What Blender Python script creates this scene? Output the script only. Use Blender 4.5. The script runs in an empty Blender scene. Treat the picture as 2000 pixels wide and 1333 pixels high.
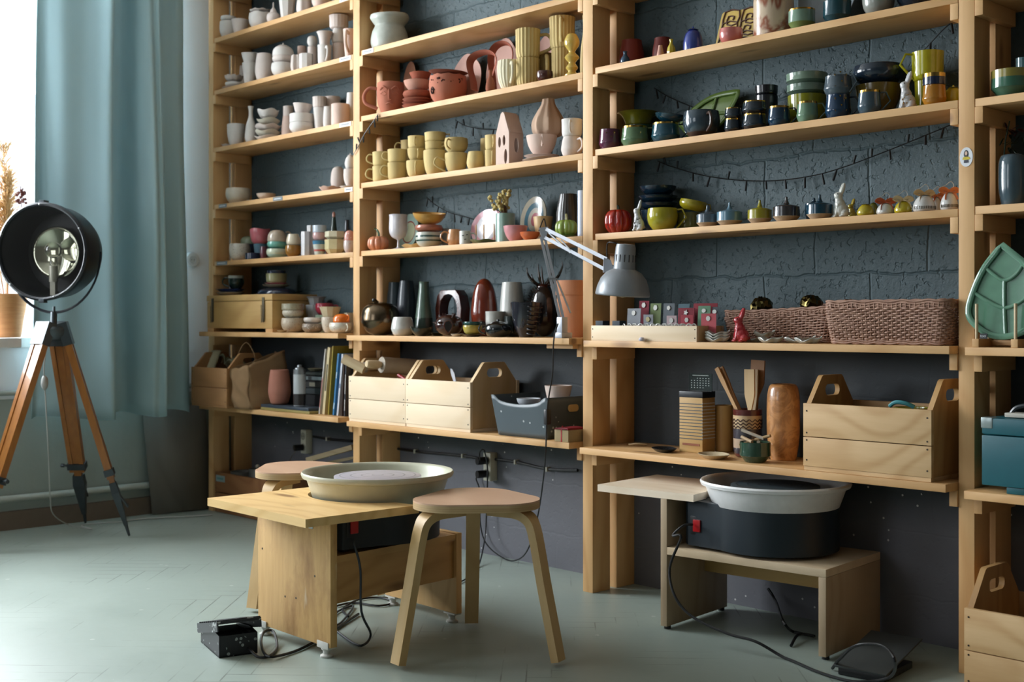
import bpy, bmesh, math, random
from mathutils import Vector, Matrix
from mathutils.geometry import tessellate_polygon
random.seed(4)
SC = bpy.context.scene
COL = SC.collection
# ---------------------------------------------------------------- camera
F = 2400.0
TH = math.atan(F/2294.0)
S_, C_ = math.sin(TH), math.cos(TH)
CY, CZ, HZ = -3.2, 0.96, 628.0
cam = bpy.data.cameras.new('camera')
co = bpy.data.objects.new('camera', cam)
COL.objects.link(co)
cam.sensor_width = 36.0
cam.lens = 36.0*F/2000.0
cam.shift_y = -(666.5-HZ)/2000.0
co.location = (0, CY, CZ)
co.rotation_euler = (math.pi/2, 0, TH)
cam.clip_end = 60
cam.dof.use_dof = True
cam.dof.focus_distance = 3.75
cam.dof.aperture_fstop = 4.0
SC.camera = co
# ---------------------------------------------------------------- light
w = bpy.data.worlds.new('world')
SC.world = w
w.use_nodes = True
w.node_tree.nodes['Background'].inputs[0].default_value = (0.86, 0.93, 1.0, 1)
w.node_tree.nodes['Background'].inputs[1].default_value = 1.7
def area(name, loc, rot, sx, sy, power, col):
    l = bpy.data.lights.new(name, 'AREA'); l.shape = 'RECTANGLE'; l.size = sx; l.size_y = sy
    l.energy = power; l.color = col
    o = bpy.data.objects.new(name, l); o.location = loc; o.rotation_euler = rot; COL.objects.link(o); return o
HP = math.pi/2
# daylight arriving through the windows (lamps stand outside the panes): two in the left wall, one in the wall behind the camera
SKY = (0.90, 0.96, 1.0)
area('daylight', (-6.2, -1.75, 2.2), (0, -HP, 0), 2.2, 2.8, 500, SKY)
area('daylight', (-6.2, -4.95, 2.1), (0, -HP, 0), 2.2, 2.3, 70, SKY)
area('daylight', (-3.5, -7.0, 2.1), (HP, 0, 0), 1.9, 2.2, 30, SKY)
SC.view_settings.view_transform = 'Standard'
SC.view_settings.look = 'None'
SC.view_settings.gamma = 1.0
SC.view_settings.use_curve_mapping = False
SC.view_settings.exposure = 0.0
SC.cycles.use_denoising = True
SC.cycles.max_bounces = 7
SC.cycles.diffuse_bounces = 4
SC.cycles.glossy_bounces = 3
SC.cycles.transmission_bounces = 6
SC.cycles.caustics_reflective = False
SC.cycles.caustics_refractive = False
# ---------------------------------------------------------------- picking points on known surfaces
def onY(px, py, Y):
    a = (px-1000)/F; r = Y-CY; X = r*(a*C_-S_)/(C_+a*S_); d = -X*S_+r*C_
    return Vector((X, Y, CZ-(py-HZ)*d/F))
def onX(px, py, X):
    a = (px-1000)/F; d = -X/(S_-a*C_); r = d*(C_+a*S_)
    return Vector((X, r+CY, CZ-(py-HZ)*d/F))
def onZ(px, py, Z):
    a = (px-1000)/F; d = (CZ-Z)*F/(py-HZ); u = a*d
    return Vector((u*C_-d*S_, u*S_+d*C_+CY, Z))
def dep(p): return -p[0]*S_+(p[1]-CY)*C_
def zat(py, p): return CZ-(py-HZ)*dep(p)/F
R2 = Vector((C_, S_, 0)); A2 = Vector((-S_, C_, 0))
# ---------------------------------------------------------------- materials
def lin(h):
    if isinstance(h, str):
        h = h.lstrip('#'); c = [int(h[i:i+2], 16)/255 for i in (0, 2, 4)]
        return tuple(x/12.92 if x <= .04045 else ((x+.055)/1.055)**2.4 for x in c)+(1,)
    return tuple(h)+(1,)
MC = {}
class NT:
    def __init__(s, name):
        s.m = bpy.data.materials.new(name); s.m.use_nodes = True; s.t = s.m.node_tree
        s.b = s.t.nodes['Principled BSDF']
    def n(s, typ, **kw):
        x = s.t.nodes.new(typ)
        for k, v in kw.items():
            if hasattr(x, k): setattr(x, k, v)
            else: s.put(x.inputs[k], v)
        return x
    def put(s, inp, v):
        if isinstance(v, bpy.types.NodeSocket): s.t.links.new(v, inp)
        else: inp.default_value = v
    def math(s, op, a, b=0.0, c=None):
        x = s.t.nodes.new('ShaderNodeMath'); x.operation = op
        s.put(x.inputs[0], a); s.put(x.inputs[1], b)
        if c is not None: s.put(x.inputs[2], c)
        return x.outputs[0]
    def mix(s, f, a, b, mode='MIX'):
        x = s.t.nodes.new('ShaderNodeMix'); x.data_type = 'RGBA'; x.blend_type = mode
        s.put(x.inputs[0], f); s.put(x.inputs[6], a); s.put(x.inputs[7], b); return x.outputs[2]
    def ramp(s, f, stops, interp='LINEAR'):
        x = s.t.nodes.new('ShaderNodeValToRGB'); x.color_ramp.interpolation = interp
        e = x.color_ramp.elements
        while len(e) < len(stops): e.new(0.5)
        for q, (p, c) in zip(e, stops):
            q.position = p; q.color = c if len(c) == 4 else tuple(c)+(1,)
        s.put(x.inputs[0], f); return x.outputs[0]
    def noise(s, vec, scale, detail=3.0, rough=0.5, dist=0.0):
        x = s.n('ShaderNodeTexNoise'); s.put(x.inputs['Vector'], vec); x.inputs['Scale'].default_value = scale
        x.inputs['Detail'].default_value = detail; x.inputs['Roughness'].default_value = rough
        x.inputs['Distortion'].default_value = dist; return x.outputs[0]
    def coords(s, scale=(1, 1, 1), loc=(0, 0, 0), rot=(0, 0, 0)):
        t = s.n('ShaderNodeTexCoord'); mp = s.n('ShaderNodeMapping')
        mp.inputs['Scale'].default_value = scale; mp.inputs['Location'].default_value = loc
        mp.inputs['Rotation'].default_value = rot
        s.t.links.new(t.outputs['Object'], mp.inputs[0]); return mp.outputs[0]
    def bump(s, h, strength, dist=0.01):
        x = s.n('ShaderNodeBump'); s.put(x.inputs['Height'], h); x.inputs['Strength'].default_value = strength
        x.inputs['Distance'].default_value = dist; s.t.links.new(x.outputs[0], s.b.inputs['Normal'])
    def col(s, c): s.put(s.b.inputs['Base Color'], c)
def glaze(c, rough=0.16, speck=None, var=0.12, metal=0.0):
    k = ('g', c, rough, speck, metal)
    if k in MC: return MC[k]
    s = NT('glazed_ceramic'); v = s.coords((1, 1, 1)); base = lin(c)
    n = s.noise(v, 28, 3)
    dark = tuple(x*(1-2.2*var) for x in base[:3])+(1,)
    cc = s.mix(n, dark, tuple(min(1, x*(1+var)) for x in base[:3])+(1,))
    if speck:
        vo = s.n('ShaderNodeTexVoronoi'); vo.inputs['Scale'].default_value = 130; s.t.links.new(v, vo.inputs['Vector'])
        cc = s.mix(s.math('LESS_THAN', vo.outputs['Distance'], 0.2), cc, lin(speck))
    s.col(cc); s.b.inputs['Roughness'].default_value = rough; s.b.inputs['Metallic'].default_value = metal
    if not metal: s.b.inputs['Coat Weight'].default_value = 0.4; s.b.inputs['Coat Roughness'].default_value = 0.06
    MC[k] = s.m; return s.m
def clay(c, rough=0.8):
    k = ('c', c, rough)
    if k in MC: return MC[k]
    s = NT('raw_clay'); v = s.coords(); base = lin(c)
    n = s.noise(v, 14, 4)
    s.col(s.mix(n, tuple(x*.82 for x in base[:3])+(1,), tuple(min(1, x*1.1) for x in base[:3])+(1,)))
    s.b.inputs['Roughness'].default_value = rough; s.b.inputs['Specular IOR Level'].default_value = 0.25
    s.bump(s.noise(v, 160, 3), 0.12, 0.002); MC[k] = s.m; return s.m
def plain(c, rough=0.5, metal=0.0, name='paint', alpha=None):
    k = ('p', c, rough, metal)
    if k in MC: return MC[k]
    s = NT(name); v = s.coords(); base = lin(c); n = s.noise(v, 30, 3)
    s.col(s.mix(n, tuple(x*.85 for x in base[:3])+(1,), tuple(min(1, x*1.08) for x in base[:3])+(1,)))
    s.b.inputs['Roughness'].default_value = rough; s.b.inputs['Metallic'].default_value = metal; MC[k] = s.m; return s.m
def wood(axis, light='dcb17c', dark='bb8a52', knots=True, rough=0.55, ring=8.0, k2=''):
    k = ('w', axis, light, dark, knots, rough, ring)
    if k in MC: return MC[k]
    s = NT('wood_grain'); L, D = lin(light), lin(dark)
    st = {'x': (1, 14, 14), 'y': (14, 1, 14), 'z': (14, 14, 1)}[axis]
    st2 = {'x': (.35, 1, 1), 'y': (1, .35, 1), 'z': (1, 1, .35)}[axis]
    vf = s.coords(st); vr = s.coords(st2)
    fine = s.noise(vf, 5, 4, .6)
    fld = s.noise(vr, 2.3, 2, .5, .3)
    rings = s.math('SINE', s.math('MULTIPLY', fld, ring*7.0))
    rings = s.math('POWER', s.math('MULTIPLY_ADD', rings, .5, .5), 2.5)
    c = s.mix(s.math('MULTIPLY_ADD', rings, .4, s.math('MULTIPLY', fine, .45)), L, D)
    st3 = {'x': (1.7, 6, 6), 'y': (6, 1.7, 6), 'z': (6, 6, 1.7)}[axis]
    if knots:
        vk = s.coords(st3, (.37, .21, .4))
        vo = s.n('ShaderNodeTexVoronoi'); vo.inputs['Scale'].default_value = 1.3; s.t.links.new(vk, vo.inputs['Vector'])
        kd = s.math('ADD', vo.outputs['Distance'], s.math('MULTIPLY', fine, .05))
        kn = s.ramp(kd, [(0.10, (1, 1, 1)), (0.19, (0, 0, 0))])
        c = s.mix(s.math('MULTIPLY', kn, .75), c, lin('6e4424'))
    s.col(c); s.b.inputs['Roughness'].default_value = rough
    s.bump(fine, .1, .002); MC[k] = s.m; return s.m
PX, PY, PZ = wood('x'), wood('y'), wood('z')
def emis(c, e):
    s = NT('lit'); s.b.inputs['Emission Color'].default_value = lin(c); s.b.inputs['Emission Strength'].default_value = e; s.col(lin(c)); return s.m
def glass(c='f4f8f8', rough=0.02, name='clear_glass'):
    k = ('gl', c, rough)
    if k in MC: return MC[k]
    s = NT(name); s.col(lin(c)); s.b.inputs['Roughness'].default_value = rough
    s.b.inputs['Transmission Weight'].default_value = 1.0; s.b.inputs['IOR'].default_value = 1.45; MC[k] = s.m; return s.m
def pane_mat():
    s = NT('window_glass'); t = s.t
    tr = s.n('ShaderNodeBsdfTransparent'); gl = s.n('ShaderNodeBsdfGlossy'); gl.inputs['Roughness'].default_value = .02
    lw = s.n('ShaderNodeLayerWeight'); lw.inputs[0].default_value = .5; fr_ = s.math('MULTIPLY_ADD', s.math('POWER', lw.outputs['Facing'], 4.0), .6, .03); mx = s.n('ShaderNodeMixShader')
    t.links.new(fr_, mx.inputs[0]); t.links.new(tr.outputs[0], mx.inputs[1]); t.links.new(gl.outputs[0], mx.inputs[2])
    t.links.new(mx.outputs[0], t.nodes['Material Output'].inputs[0]); return s.m
PANE = pane_mat()
# ---------------------------------------------------------------- geometry
def cat(pts, n=4):
    if len(pts) < 3 or n < 2: return [Vector(p) for p in pts]
    P = [Vector(p) for p in pts]; out = []
    for i in range(len(P)-1):
        p0 = P[max(i-1, 0)]; p1 = P[i]; p2 = P[i+1]; p3 = P[min(i+2, len(P)-1)]
        for k in range(n):
            t = k/n
            out.append(.5*((2*p1)+(p2-p0)*t+(2*p0-5*p1+4*p2-p3)*t*t+(3*p1-p0-3*p2+p3)*t**3))
    out.append(P[-1]); return out
class G:
    def __init__(s, M=None): s.bm = bmesh.new(); s.M = M or Matrix(); s.mi = 0
    def _add(s, vs, fs):
        v = [s.bm.verts.new(s.M @ Vector(p)) for p in vs]; out = []
        for f in fs:
            try:
                q = s.bm.faces.new([v[i] for i in f]); q.material_index = s.mi; out.append(q)
            except ValueError: pass
        return v, out
    def box(s, x0, x1, y0, y1, z0, z1, bev=0.0):
        vs = [(x, y, z) for x in (x0, x1) for y in (y0, y1) for z in (z0, z1)]
        v, f = s._add(vs, [(0, 1, 3, 2), (4, 6, 7, 5), (0, 4, 5, 1), (2, 3, 7, 6), (0, 2, 6, 4), (1, 5, 7, 3)])
        if bev:
            e = list({e for q in f for e in q.edges})
            r = bmesh.ops.bevel(s.bm, geom=e, offset=bev, segments=2, affect='EDGES', profile=.6)
            for q in r['faces']: q.material_index = s.mi
        return s
    def lathe(s, prof, c=(0, 0, 0), seg=28, fn=None, bands=None, ang0=0.0):
        """prof: (r,z) pairs in metres; fn(theta, r, z, k) -> (r, z); bands: [(z, index)] face material above z"""
        rings = []; c = Vector(c)
        for k, (r, z) in enumerate(prof):
            if r <= 1e-6: rings.append([s.bm.verts.new(s.M @ (c+Vector((0, 0, z))))]); continue
            ring = []
            for i in range(seg):
                t = ang0+2*math.pi*i/seg; rr, zz = (r, z) if fn is None else fn(t, r, z, k/(len(prof)-1))
                ring.append(s.bm.verts.new(s.M @ (c+Vector((rr*math.cos(t), rr*math.sin(t), zz)))))
            rings.append(ring)
        for k in range(len(rings)-1):
            a, b = rings[k], rings[k+1]; zm = (prof[k][1]+prof[k+1][1])/2; mi = s.mi
            if bands:
                for zb, ix in bands:
                    if zm >= zb: mi = ix
            for i in range(seg):
                j = (i+1) % seg
                q = [a[i] if len(a) > 1 else a[0], a[j] if len(a) > 1 else None, b[j] if len(b) > 1 else b[0], b[i] if len(b) > 1 else None]
                q = [x for x in q if x is not None]
                if len(q) >= 3 and len(set(q)) == len(q):
                    try: s.bm.faces.new(q).material_index = mi
                    except ValueError: pass
        return s
    def tube(s, pts, r, seg=8, sm=4, closed=False, flat=None, cap=True):
        P = cat(pts, sm) if not closed else [Vector(p) for p in pts]
        n = len(P); rings = []; up = None
        for i, p in enumerate(P):
            if closed: t = (P[(i+1) % n]-P[i-1])
            else: t = (P[min(i+1, n-1)]-P[max(i-1, 0)])
            if t.length < 1e-9: t = Vector((0, 0, 1))
            t.normalize()
            if up is None:
                up = Vector((0, 0, 1)) if abs(t.z) < .9 else Vector((1, 0, 0))
            a = t.cross(up)
            if a.length < 1e-6: a = t.orthogonal()
            a.normalize(); b = a.cross(t).normalized(); up = b
            rr = r(i/(n-1)) if callable(r) else r
            fa, fb = flat or (1, 1)
            rings.append([s.bm.verts.new(s.M @ (p+a*(rr*fa*math.cos(2*math.pi*k/seg))+b*(rr*fb*math.sin(2*math.pi*k/seg)))) for k in range(seg)])
        for i in range(n if closed else n-1):
            A, B = rings[i], rings[(i+1) % n]
            for k in range(seg):
                try: s.bm.faces.new((A[k], A[(k+1) % seg], B[(k+1) % seg], B[k])).material_index = s.mi
                except ValueError: pass
        if not closed and cap:
            for q in (rings[0][::-1], rings[-1]):
                try: s.bm.faces.new(q).material_index = s.mi
                except ValueError: pass
        return s
    def prism(s, outer, th, fmap, holes=()):
        """extrude a 2D outline (with holes) by th; fmap(u, v, t) -> 3D"""
        loops = [list(outer)]+[list(h) for h in holes]
        tris = tessellate_polygon([[Vector((u, v, 0)) for u, v in L] for L in loops])
        flat = [p for L in loops for p in L]
        a = [s.bm.verts.new(s.M @ Vector(fmap(u, v, 0))) for u, v in flat]
        b = [s.bm.verts.new(s.M @ Vector(fmap(u, v, th))) for u, v in flat]
        for t in tris:
            for q in ([a[i] for i in t], [b[i] for i in t][::-1]):
                try: s.bm.faces.new(q).material_index = s.mi
                except ValueError: pass
        o = 0
        for L in loops:
            n = len(L)
            for i in range(n):
                j = (i+1) % n
                try: s.bm.faces.new((a[o+i], a[o+j], b[o+j], b[o+i])).material_index = s.mi
                except ValueError: pass
            o += n
        return s
    def ball(s, c, r, seg=16, rz=None, fn=None):
        rz = rz or r; n = max(6, seg//2)
        return s.lathe([(r*math.sin(math.pi*i/n), -rz*math.cos(math.pi*i/n)) for i in range(n+1)], c, seg, fn)
    def grid(s, f, nu, nv):
        v = [[s.bm.verts.new(s.M @ Vector(f(i/nu, j/nv))) for j in range(nv+1)] for i in range(nu+1)]
        for i in range(nu):
            for j in range(nv): s.bm.faces.new((v[i][j], v[i+1][j], v[i+1][j+1], v[i][j+1])).material_index = s.mi
        return s
def rrect(w, h, r, n=5, cx=0, cy=0):
    out = []
    for (sx, sy, a0) in ((1, 1, 0), (-1, 1, 90), (-1, -1, 180), (1, -1, 270)):
        for k in range(n+1):
            a = math.radians(a0+90*k/n); out.append((cx+sx*(w/2-r)+r*math.cos(a), cy+sy*(h/2-r)+r*math.sin(a)))
    return out
def ell(a, b, n=24, cx=0, cy=0): return [(cx+a*math.cos(2*math.pi*i/n), cy+b*math.sin(2*math.pi*i/n)) for i in range(n)]
WO = {}
def tag(o, label=None, category=None, group=None, kind=None):
    if label: o['label'] = label
    if category: o['category'] = category
    if group: o['group'] = group
    if kind: o['kind'] = kind
    return o
def obj(name, g, mats, parent=None, base=None, sharp=38, thick=None):
    me = bpy.data.meshes.new(name)
    org = WO[parent] if parent else Vector(base if base is not None else (0, 0, 0))
    bmesh.ops.remove_doubles(g.bm, verts=g.bm.verts, dist=1e-5)
    bmesh.ops.recalc_face_normals(g.bm, faces=g.bm.faces)
    bmesh.ops.translate(g.bm, verts=g.bm.verts, vec=-org)
    g.bm.to_mesh(me); g.bm.free()
    for m in (mats if isinstance(mats, (list, tuple)) else [mats]): me.materials.append(m)
    for p in me.polygons: p.use_smooth = True
    me.set_sharp_from_angle(angle=math.radians(sharp))
    o = bpy.data.objects.new(name, me); COL.objects.link(o)
    if parent: o.parent = parent
    else: o.location = org
    WO[o] = org
    if thick:
        md = o.modifiers.new('thickness', 'SOLIDIFY'); md.thickness = thick; md.offset = 0
    return o
def thing(name, base, label, category, group=None):
    o = bpy.data.objects.new(name, None); COL.objects.link(o); o.location = base; o.empty_display_size = .05
    WO[o] = Vector(base); return tag(o, label, category, group)
def struct(name, g, mats, sharp=38): return tag(obj(name, g, mats, sharp=sharp), kind='structure')
def frame(x, y, z, deg): return Matrix.Translation((x, y, z)) @ Matrix.Rotation(math.radians(deg), 4, 'Z')
# ================================================================ ROOM
WX, WY = -5.70, 0.225          # window wall plane, shelf wall plane
def wall_mat():
    s = NT('painted_block'); v = s.coords()
    sx = s.n('ShaderNodeSeparateXYZ'); s.t.links.new(v, sx.inputs[0])
    wob = s.noise(v, 3.5, 3)
    wob2 = s.noise(v, 11, 2)
    X = s.math('ADD', sx.outputs[0], s.math('MULTIPLY', wob, .06)); Z = s.math('ADD', sx.outputs[2], s.math('MULTIPLY', wob2, .035))
    cb = s.n('ShaderNodeCombineXYZ'); s.put(cb.inputs[0], X); s.put(cb.inputs[1], s.math('ADD', Z, .045))
    br = s.n('ShaderNodeTexBrick'); s.t.links.new(cb.outputs[0], br.inputs['Vector'])
    br.inputs['Scale'].default_value = 1.0; br.inputs['Brick Width'].default_value = .39; br.inputs['Row Height'].default_value = .195
    br.inputs['Mortar Size'].default_value = .006; br.inputs['Mortar Smooth'].default_value = 1.0
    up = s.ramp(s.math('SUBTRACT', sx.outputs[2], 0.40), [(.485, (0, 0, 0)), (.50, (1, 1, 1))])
    fine = s.noise(v, 75, 5, .65); pits = s.ramp(s.noise(v, 48, 2), [(.34, (0, 0, 0)), (.42, (1, 1, 1))])
    groove = s.math('MULTIPLY', br.outputs['Fac'], s.math('MULTIPLY', s.noise(v, 2.2, 2), -1.5))
    h = s.math('ADD', groove, s.math('ADD', s.math('MULTIPLY', fine, .55), s.math('ADD', s.math('MULTIPLY', pits, .5), s.math('MULTIPLY', s.noise(v, 9, 3), .8))))
    h = s.math('MULTIPLY', h, s.math('MULTIPLY_ADD', up, .9, .1))
    s.bump(h, .55, .010)
    n = s.noise(v, 4, 4, .6)
    cu = s.mix(n, lin('394a50'), lin('4b5d62')); cl = s.mix(n, lin('5c5d64'), lin('707078')); c_shade = s.mix(n, lin('2c3238'), lin('3c444a'))  # middle band painted darker to stand for shade below the protruding shelf
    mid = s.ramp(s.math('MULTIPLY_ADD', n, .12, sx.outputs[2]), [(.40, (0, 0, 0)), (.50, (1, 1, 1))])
    c = s.mix(up, s.mix(mid, cl, c_shade), cu)
    vo = s.n('ShaderNodeTexVoronoi'); vo.inputs['Scale'].default_value = 26; s.t.links.new(v, vo.inputs['Vector'])
    sp = s.math('MULTIPLY', s.math('LESS_THAN', vo.outputs['Distance'], .09), s.math('LESS_THAN', sx.outputs[2], .46))
    sp = s.math('MULTIPLY', sp, s.math('GREATER_THAN', s.noise(v, 5, 1), .52))
    c = s.mix(sp, c, lin('c9c8c6')); s.col(c); s.b.inputs['Roughness'].default_value = .62; return s.m
def floor_mat():
    s = NT('painted_parquet'); v = s.coords((1/.068,)*3, rot=(0, 0, -TH+math.radians(2)))
    sx = s.n('ShaderNodeSeparateXYZ'); s.t.links.new(v, sx.inputs[0]); x, y = sx.outputs[0], sx.outputs[1]
    i, j = s.math('FLOOR', x), s.math('FLOOR', y); fx, fy = s.math('FRACT', x), s.math('FRACT', y)
    N = 6
    k = s.math('FLOORED_MODULO', s.math('SUBTRACT', i, j), 2*N)
    k = s.math('ROUND', k)
    k = s.math('MULTIPLY', k, s.math('LESS_THAN', k, 2*N-.5))
    hor = s.math('LESS_THAN', k, N-.5); ver = s.math('SUBTRACT', 1, hor)
    e = .03
    ly = s.math('MAXIMUM', s.math('LESS_THAN', fy, e), s.math('GREATER_THAN', fy, 1-e))
    l0, l1 = s.math('LESS_THAN', fx, e), s.math('GREATER_THAN', fx, 1-e); lx = s.math('MAXIMUM', l0, l1)
    eq = lambda q: s.math('COMPARE', k, q, .1)
    eh = s.math('MAXIMUM', ly, s.math('MAXIMUM', s.math('MULTIPLY', l0, eq(0)), s.math('MULTIPLY', l1, eq(N-1))))
    b0, b1 = s.math('LESS_THAN', fy, e), s.math('GREATER_THAN', fy, 1-e)
    ev = s.math('MAXIMUM', lx, s.math('MAXIMUM', s.math('MULTIPLY', b0, eq(2*N-1)), s.math('MULTIPLY', b1, eq(N))))
    edge = s.math('ADD', s.math('MULTIPLY', eh, hor), s.math('MULTIPLY', ev, ver))
    w0 = s.coords(); msk = s.ramp(s.noise(w0, 2.6, 4, .6), [(.5, (.0, .0, .0)), (.64, (.9, .9, .9))])
    edge2 = s.math('MULTIPLY', edge, msk)
    n = s.noise(w0, 1.8, 5, .6); n2 = s.noise(w0, 22, 4, .6)
    c = s.mix(n, lin('8e9a93'), lin('a0aca4')); c = s.mix(s.math('MULTIPLY', n2, .35), c, lin('828f86'))
    vo = s.n('ShaderNodeTexVoronoi'); vo.inputs['Scale'].default_value = 7; s.t.links.new(w0, vo.inputs['Vector'])
    sp = s.math('MULTIPLY', s.math('LESS_THAN', s.math('ADD', vo.outputs['Distance'], s.math('MULTIPLY', n2, .1)), .1), .35)
    c = s.mix(sp, c, lin('d5d8d2'))
    c = s.mix(s.math('MULTIPLY', edge2, .7), c, lin('4a4a40')); s.col(c)
    s.put(s.b.inputs['Roughness'], s.math('MULTIPLY_ADD', n, .25, .28))
    s.bump(s.math('ADD', s.math('MULTIPLY', edge, -.4), s.math('MULTIPLY', s.noise(w0, 12, 3), .5)), .18, .006); return s.m
def plaster(c, c2, b=.15):
    s = NT('plaster'); v = s.coords(); s.col(s.mix(s.noise(v, 3, 5), lin(c), lin(c2))); s.b.inputs['Roughness'].default_value = .75
    s.bump(s.noise(v, 18, 5), b, .01); return s.m
WHITE_PL = plaster('e6e6e9', 'efeef0'); LOW_PL = plaster('8f9a93', '9ca59e', .3); DIM = plaster('77746f', '807d78')
XR, YR, HC = 3.4, -6.6, 3.35
struct('floor', G().box(WX-.3, XR, YR, WY+.2, -.1, 0), floor_mat())
struct('ceiling', G().box(WX-.3, XR, YR, WY+.2, HC, HC+.1), plaster('b5b2ac', 'bdbab4'))
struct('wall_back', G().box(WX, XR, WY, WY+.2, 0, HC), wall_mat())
struct('wall_right', G().box(XR, XR+.2, YR, WY+.2, 0, HC), DIM)
g = G(); g.box(WX, -4.45, YR-.2, YR, 0, HC); g.box(-2.55, XR, YR-.2, YR, 0, HC); g.box(-4.45, -2.55, YR-.2, YR, 0, .9); g.box(-4.45, -2.55, YR-.2, YR, 3.1, HC)
struct('wall_front', g, DIM)
g = G()
for a, b in ((-4.45, -4.39), (-2.61, -2.55), (-3.535, -3.465)): g.box(a, b, YR-.14, YR-.08, .9, 3.1)
for a, b in ((.9, .96), (3.04, 3.1), (2.06, 2.13)): g.box(-4.4, -2.6, YR-.139, YR-.079, a, b)
f3 = struct('window_3', g, plain('dfe5ea', .35)); obj('pane', G().box(-4.41, -2.59, YR-.112, YR-.106, .93, 3.07), PANE, f3)
# window wall with two openings
WIN = [(-3.15, -0.28), (-6.1, -3.8)]; ZS, ZT = .885, 3.05
g = G()
g.box(WX-.3, WX, -0.28, WY+.2, .60, HC); g.box(WX-.3, WX, -3.8, -3.15, .60, HC); g.box(WX-.3, WX, YR, -6.1, .60, HC)
for y0, y1 in WIN:
    g.box(WX-.3, WX, y0, y1, ZT, HC); g.box(WX-.3, WX, y0, y1, .60, ZS-.045)
struct('wall_left', g, WHITE_PL)
struct('trim_1', G().box(WX-.3, WX+.004, YR, WY, 0, .60), LOW_PL)
FR = plain('dfe5ea', .35)
for i, (y0, y1) in enumerate(WIN):
    g = G(); x0, x1 = WX-.2, WX-.13
    for a, b in ((y0, y0+.06), (y1-.06, y1), ((y0+y1)/2-.035, (y0+y1)/2+.035)): g.box(x0, x1, a, b, ZS, ZT)
    for a, b in ((ZS, ZS+.06), (ZT-.06, ZT), (2.06, 2.13)): g.box(x0+.002, x1+.002, y0+.05, y1-.05, a, b)
    f = struct('window_%d' % (i+1), g, FR)
    q = G().box(x0+.03, x0+.036, y0+.04, y1-.04, ZS+.04, ZT-.04); obj('pane', q, PANE, f)
    q0_ = G().box(WX-.3, WX+.01, y1-.7, y1-.002, ZS-.045, ZS-.001) if i == 0 else None
    if q0_: obj('window_sill', q0_, plain('e6e6e4', .4), f)
    q = G().box(WX-.3, WX+.12, y0-.03, min(y1+.03, -.95) if i == 0 else y1+.03, ZS-.045, ZS, .006); obj('window_sill', q, plain('e6e6e4', .4), f)
# pipes and skirting on the window wall
struct('trim_2', G().box(WX+.004, WX+.03, YR, WY, 0, .085), plain('6b5f52', .7))
g = G(); g.tube([(WX+.035, YR+.1, .145), (WX+.035, WY, .145)], .016, 10, 1); struct('trim_3', g, plain('b4bbb4', .4))
g = G(); g.tube([(WX+.02, YR+.1, .63), (WX+.02, WY, .63)], .013, 10, 1); struct('trim_4', g, plain('a9b1ac', .4))
# ---------------------------------------------------------------- curtain
s = NT('curtain_cloth'); v = s.coords(); t = s.t
df = s.n('ShaderNodeBsdfDiffuse'); df.inputs[0].default_value = lin('a6c2c8')
tr = s.n('ShaderNodeBsdfTranslucent'); tr.inputs[0].default_value = lin('a2bcc4')
wv = s.noise(s.coords((40, 40, 4)), 30, 2); bp = s.n('ShaderNodeBump'); bp.inputs['Strength'].default_value = .1; bp.inputs['Distance'].default_value = .003
s.put(bp.inputs['Height'], wv); t.links.new(bp.outputs[0], df.inputs['Normal'])
mx = s.n('ShaderNodeMixShader'); mx.inputs[0].default_value = .09
t.links.new(df.outputs[0], mx.inputs[1]); t.links.new(tr.outputs[0], mx.inputs[2]); t.links.new(mx.outputs[0], t.nodes['Material Output'].inputs[0])
CURT = s.m
cp = cat([(-.90, .015, 0), (-.875, .0, 0), (-.84, .03, 0), (-.78, .07, 0), (-.70, .085, 0), (-.64, .125, 0), (-.585, .17, 0), (-.555, .12, 0), (-.52, .03, 0), (-.465, .0, 0),
          (-.43, .03, 0), (-.41, .11, 0), (-.37, .165, 0), (-.335, .15, 0), (-.31, .16, 0), (-.28, .09, 0), (-.235, .02, 0), (-.18, .03, 0), (-.14, .045, 0), (-.105, .03, 0), (-.085, .0, 0)], 6)
def cur(u, v):
    k = u*(len(cp)-1); i = min(int(k), len(cp)-2); p = cp[i].lerp(cp[i+1], k-i)
    z = .51+v*2.5+.012*math.sin(u*17); sp = .80+.2*(1-v)+.04*math.sin(3*v)
    y = -.49+(p[0]+.49)*(.89+.1*(1-v)); x = WX+.075+1.15*p[1]*(sp+.12*math.sin(5*v+u*9))+.01*math.sin(v*7+u*20)
    return (x, y, z)
CT = thing('curtain', (WX+.2, -.49, .51), 'blue-green cloth curtain hanging in deep folds beside the bright window', 'curtain')
obj('curtain_panel', G().grid(cur, 150, 40), CURT, CT, sharp=180, thick=.003)
g = G(); g.tube([(WX+.15, -3.3, 3.03), (WX+.15, -.02, 3.03)], .014, 10, 1); obj('curtain_rod', g, plain('d8d8d8', .3, .6), CT)
# ================================================================ SHELVING
RK = thing('wooden_shelving', (-3.5, .1, 0), 'tall pine shelving built along the dark blue wall, loaded with pottery', 'shelving')
PXS = [(-5.579, -5.534), (-4.349, -4.304), (-2.983, -2.936), (-1.583, -1.538), (-.16, -.115)]
for x0, x1 in PXS:
    obj('post', G().box(x0, x1, 0, .092, 0, 3.1, .0015), PZ, RK)
    obj('post', G().box(x0+.0, x1-.0, .127, .2245, 0, 3.1, .0015), PZ, RK)
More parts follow.
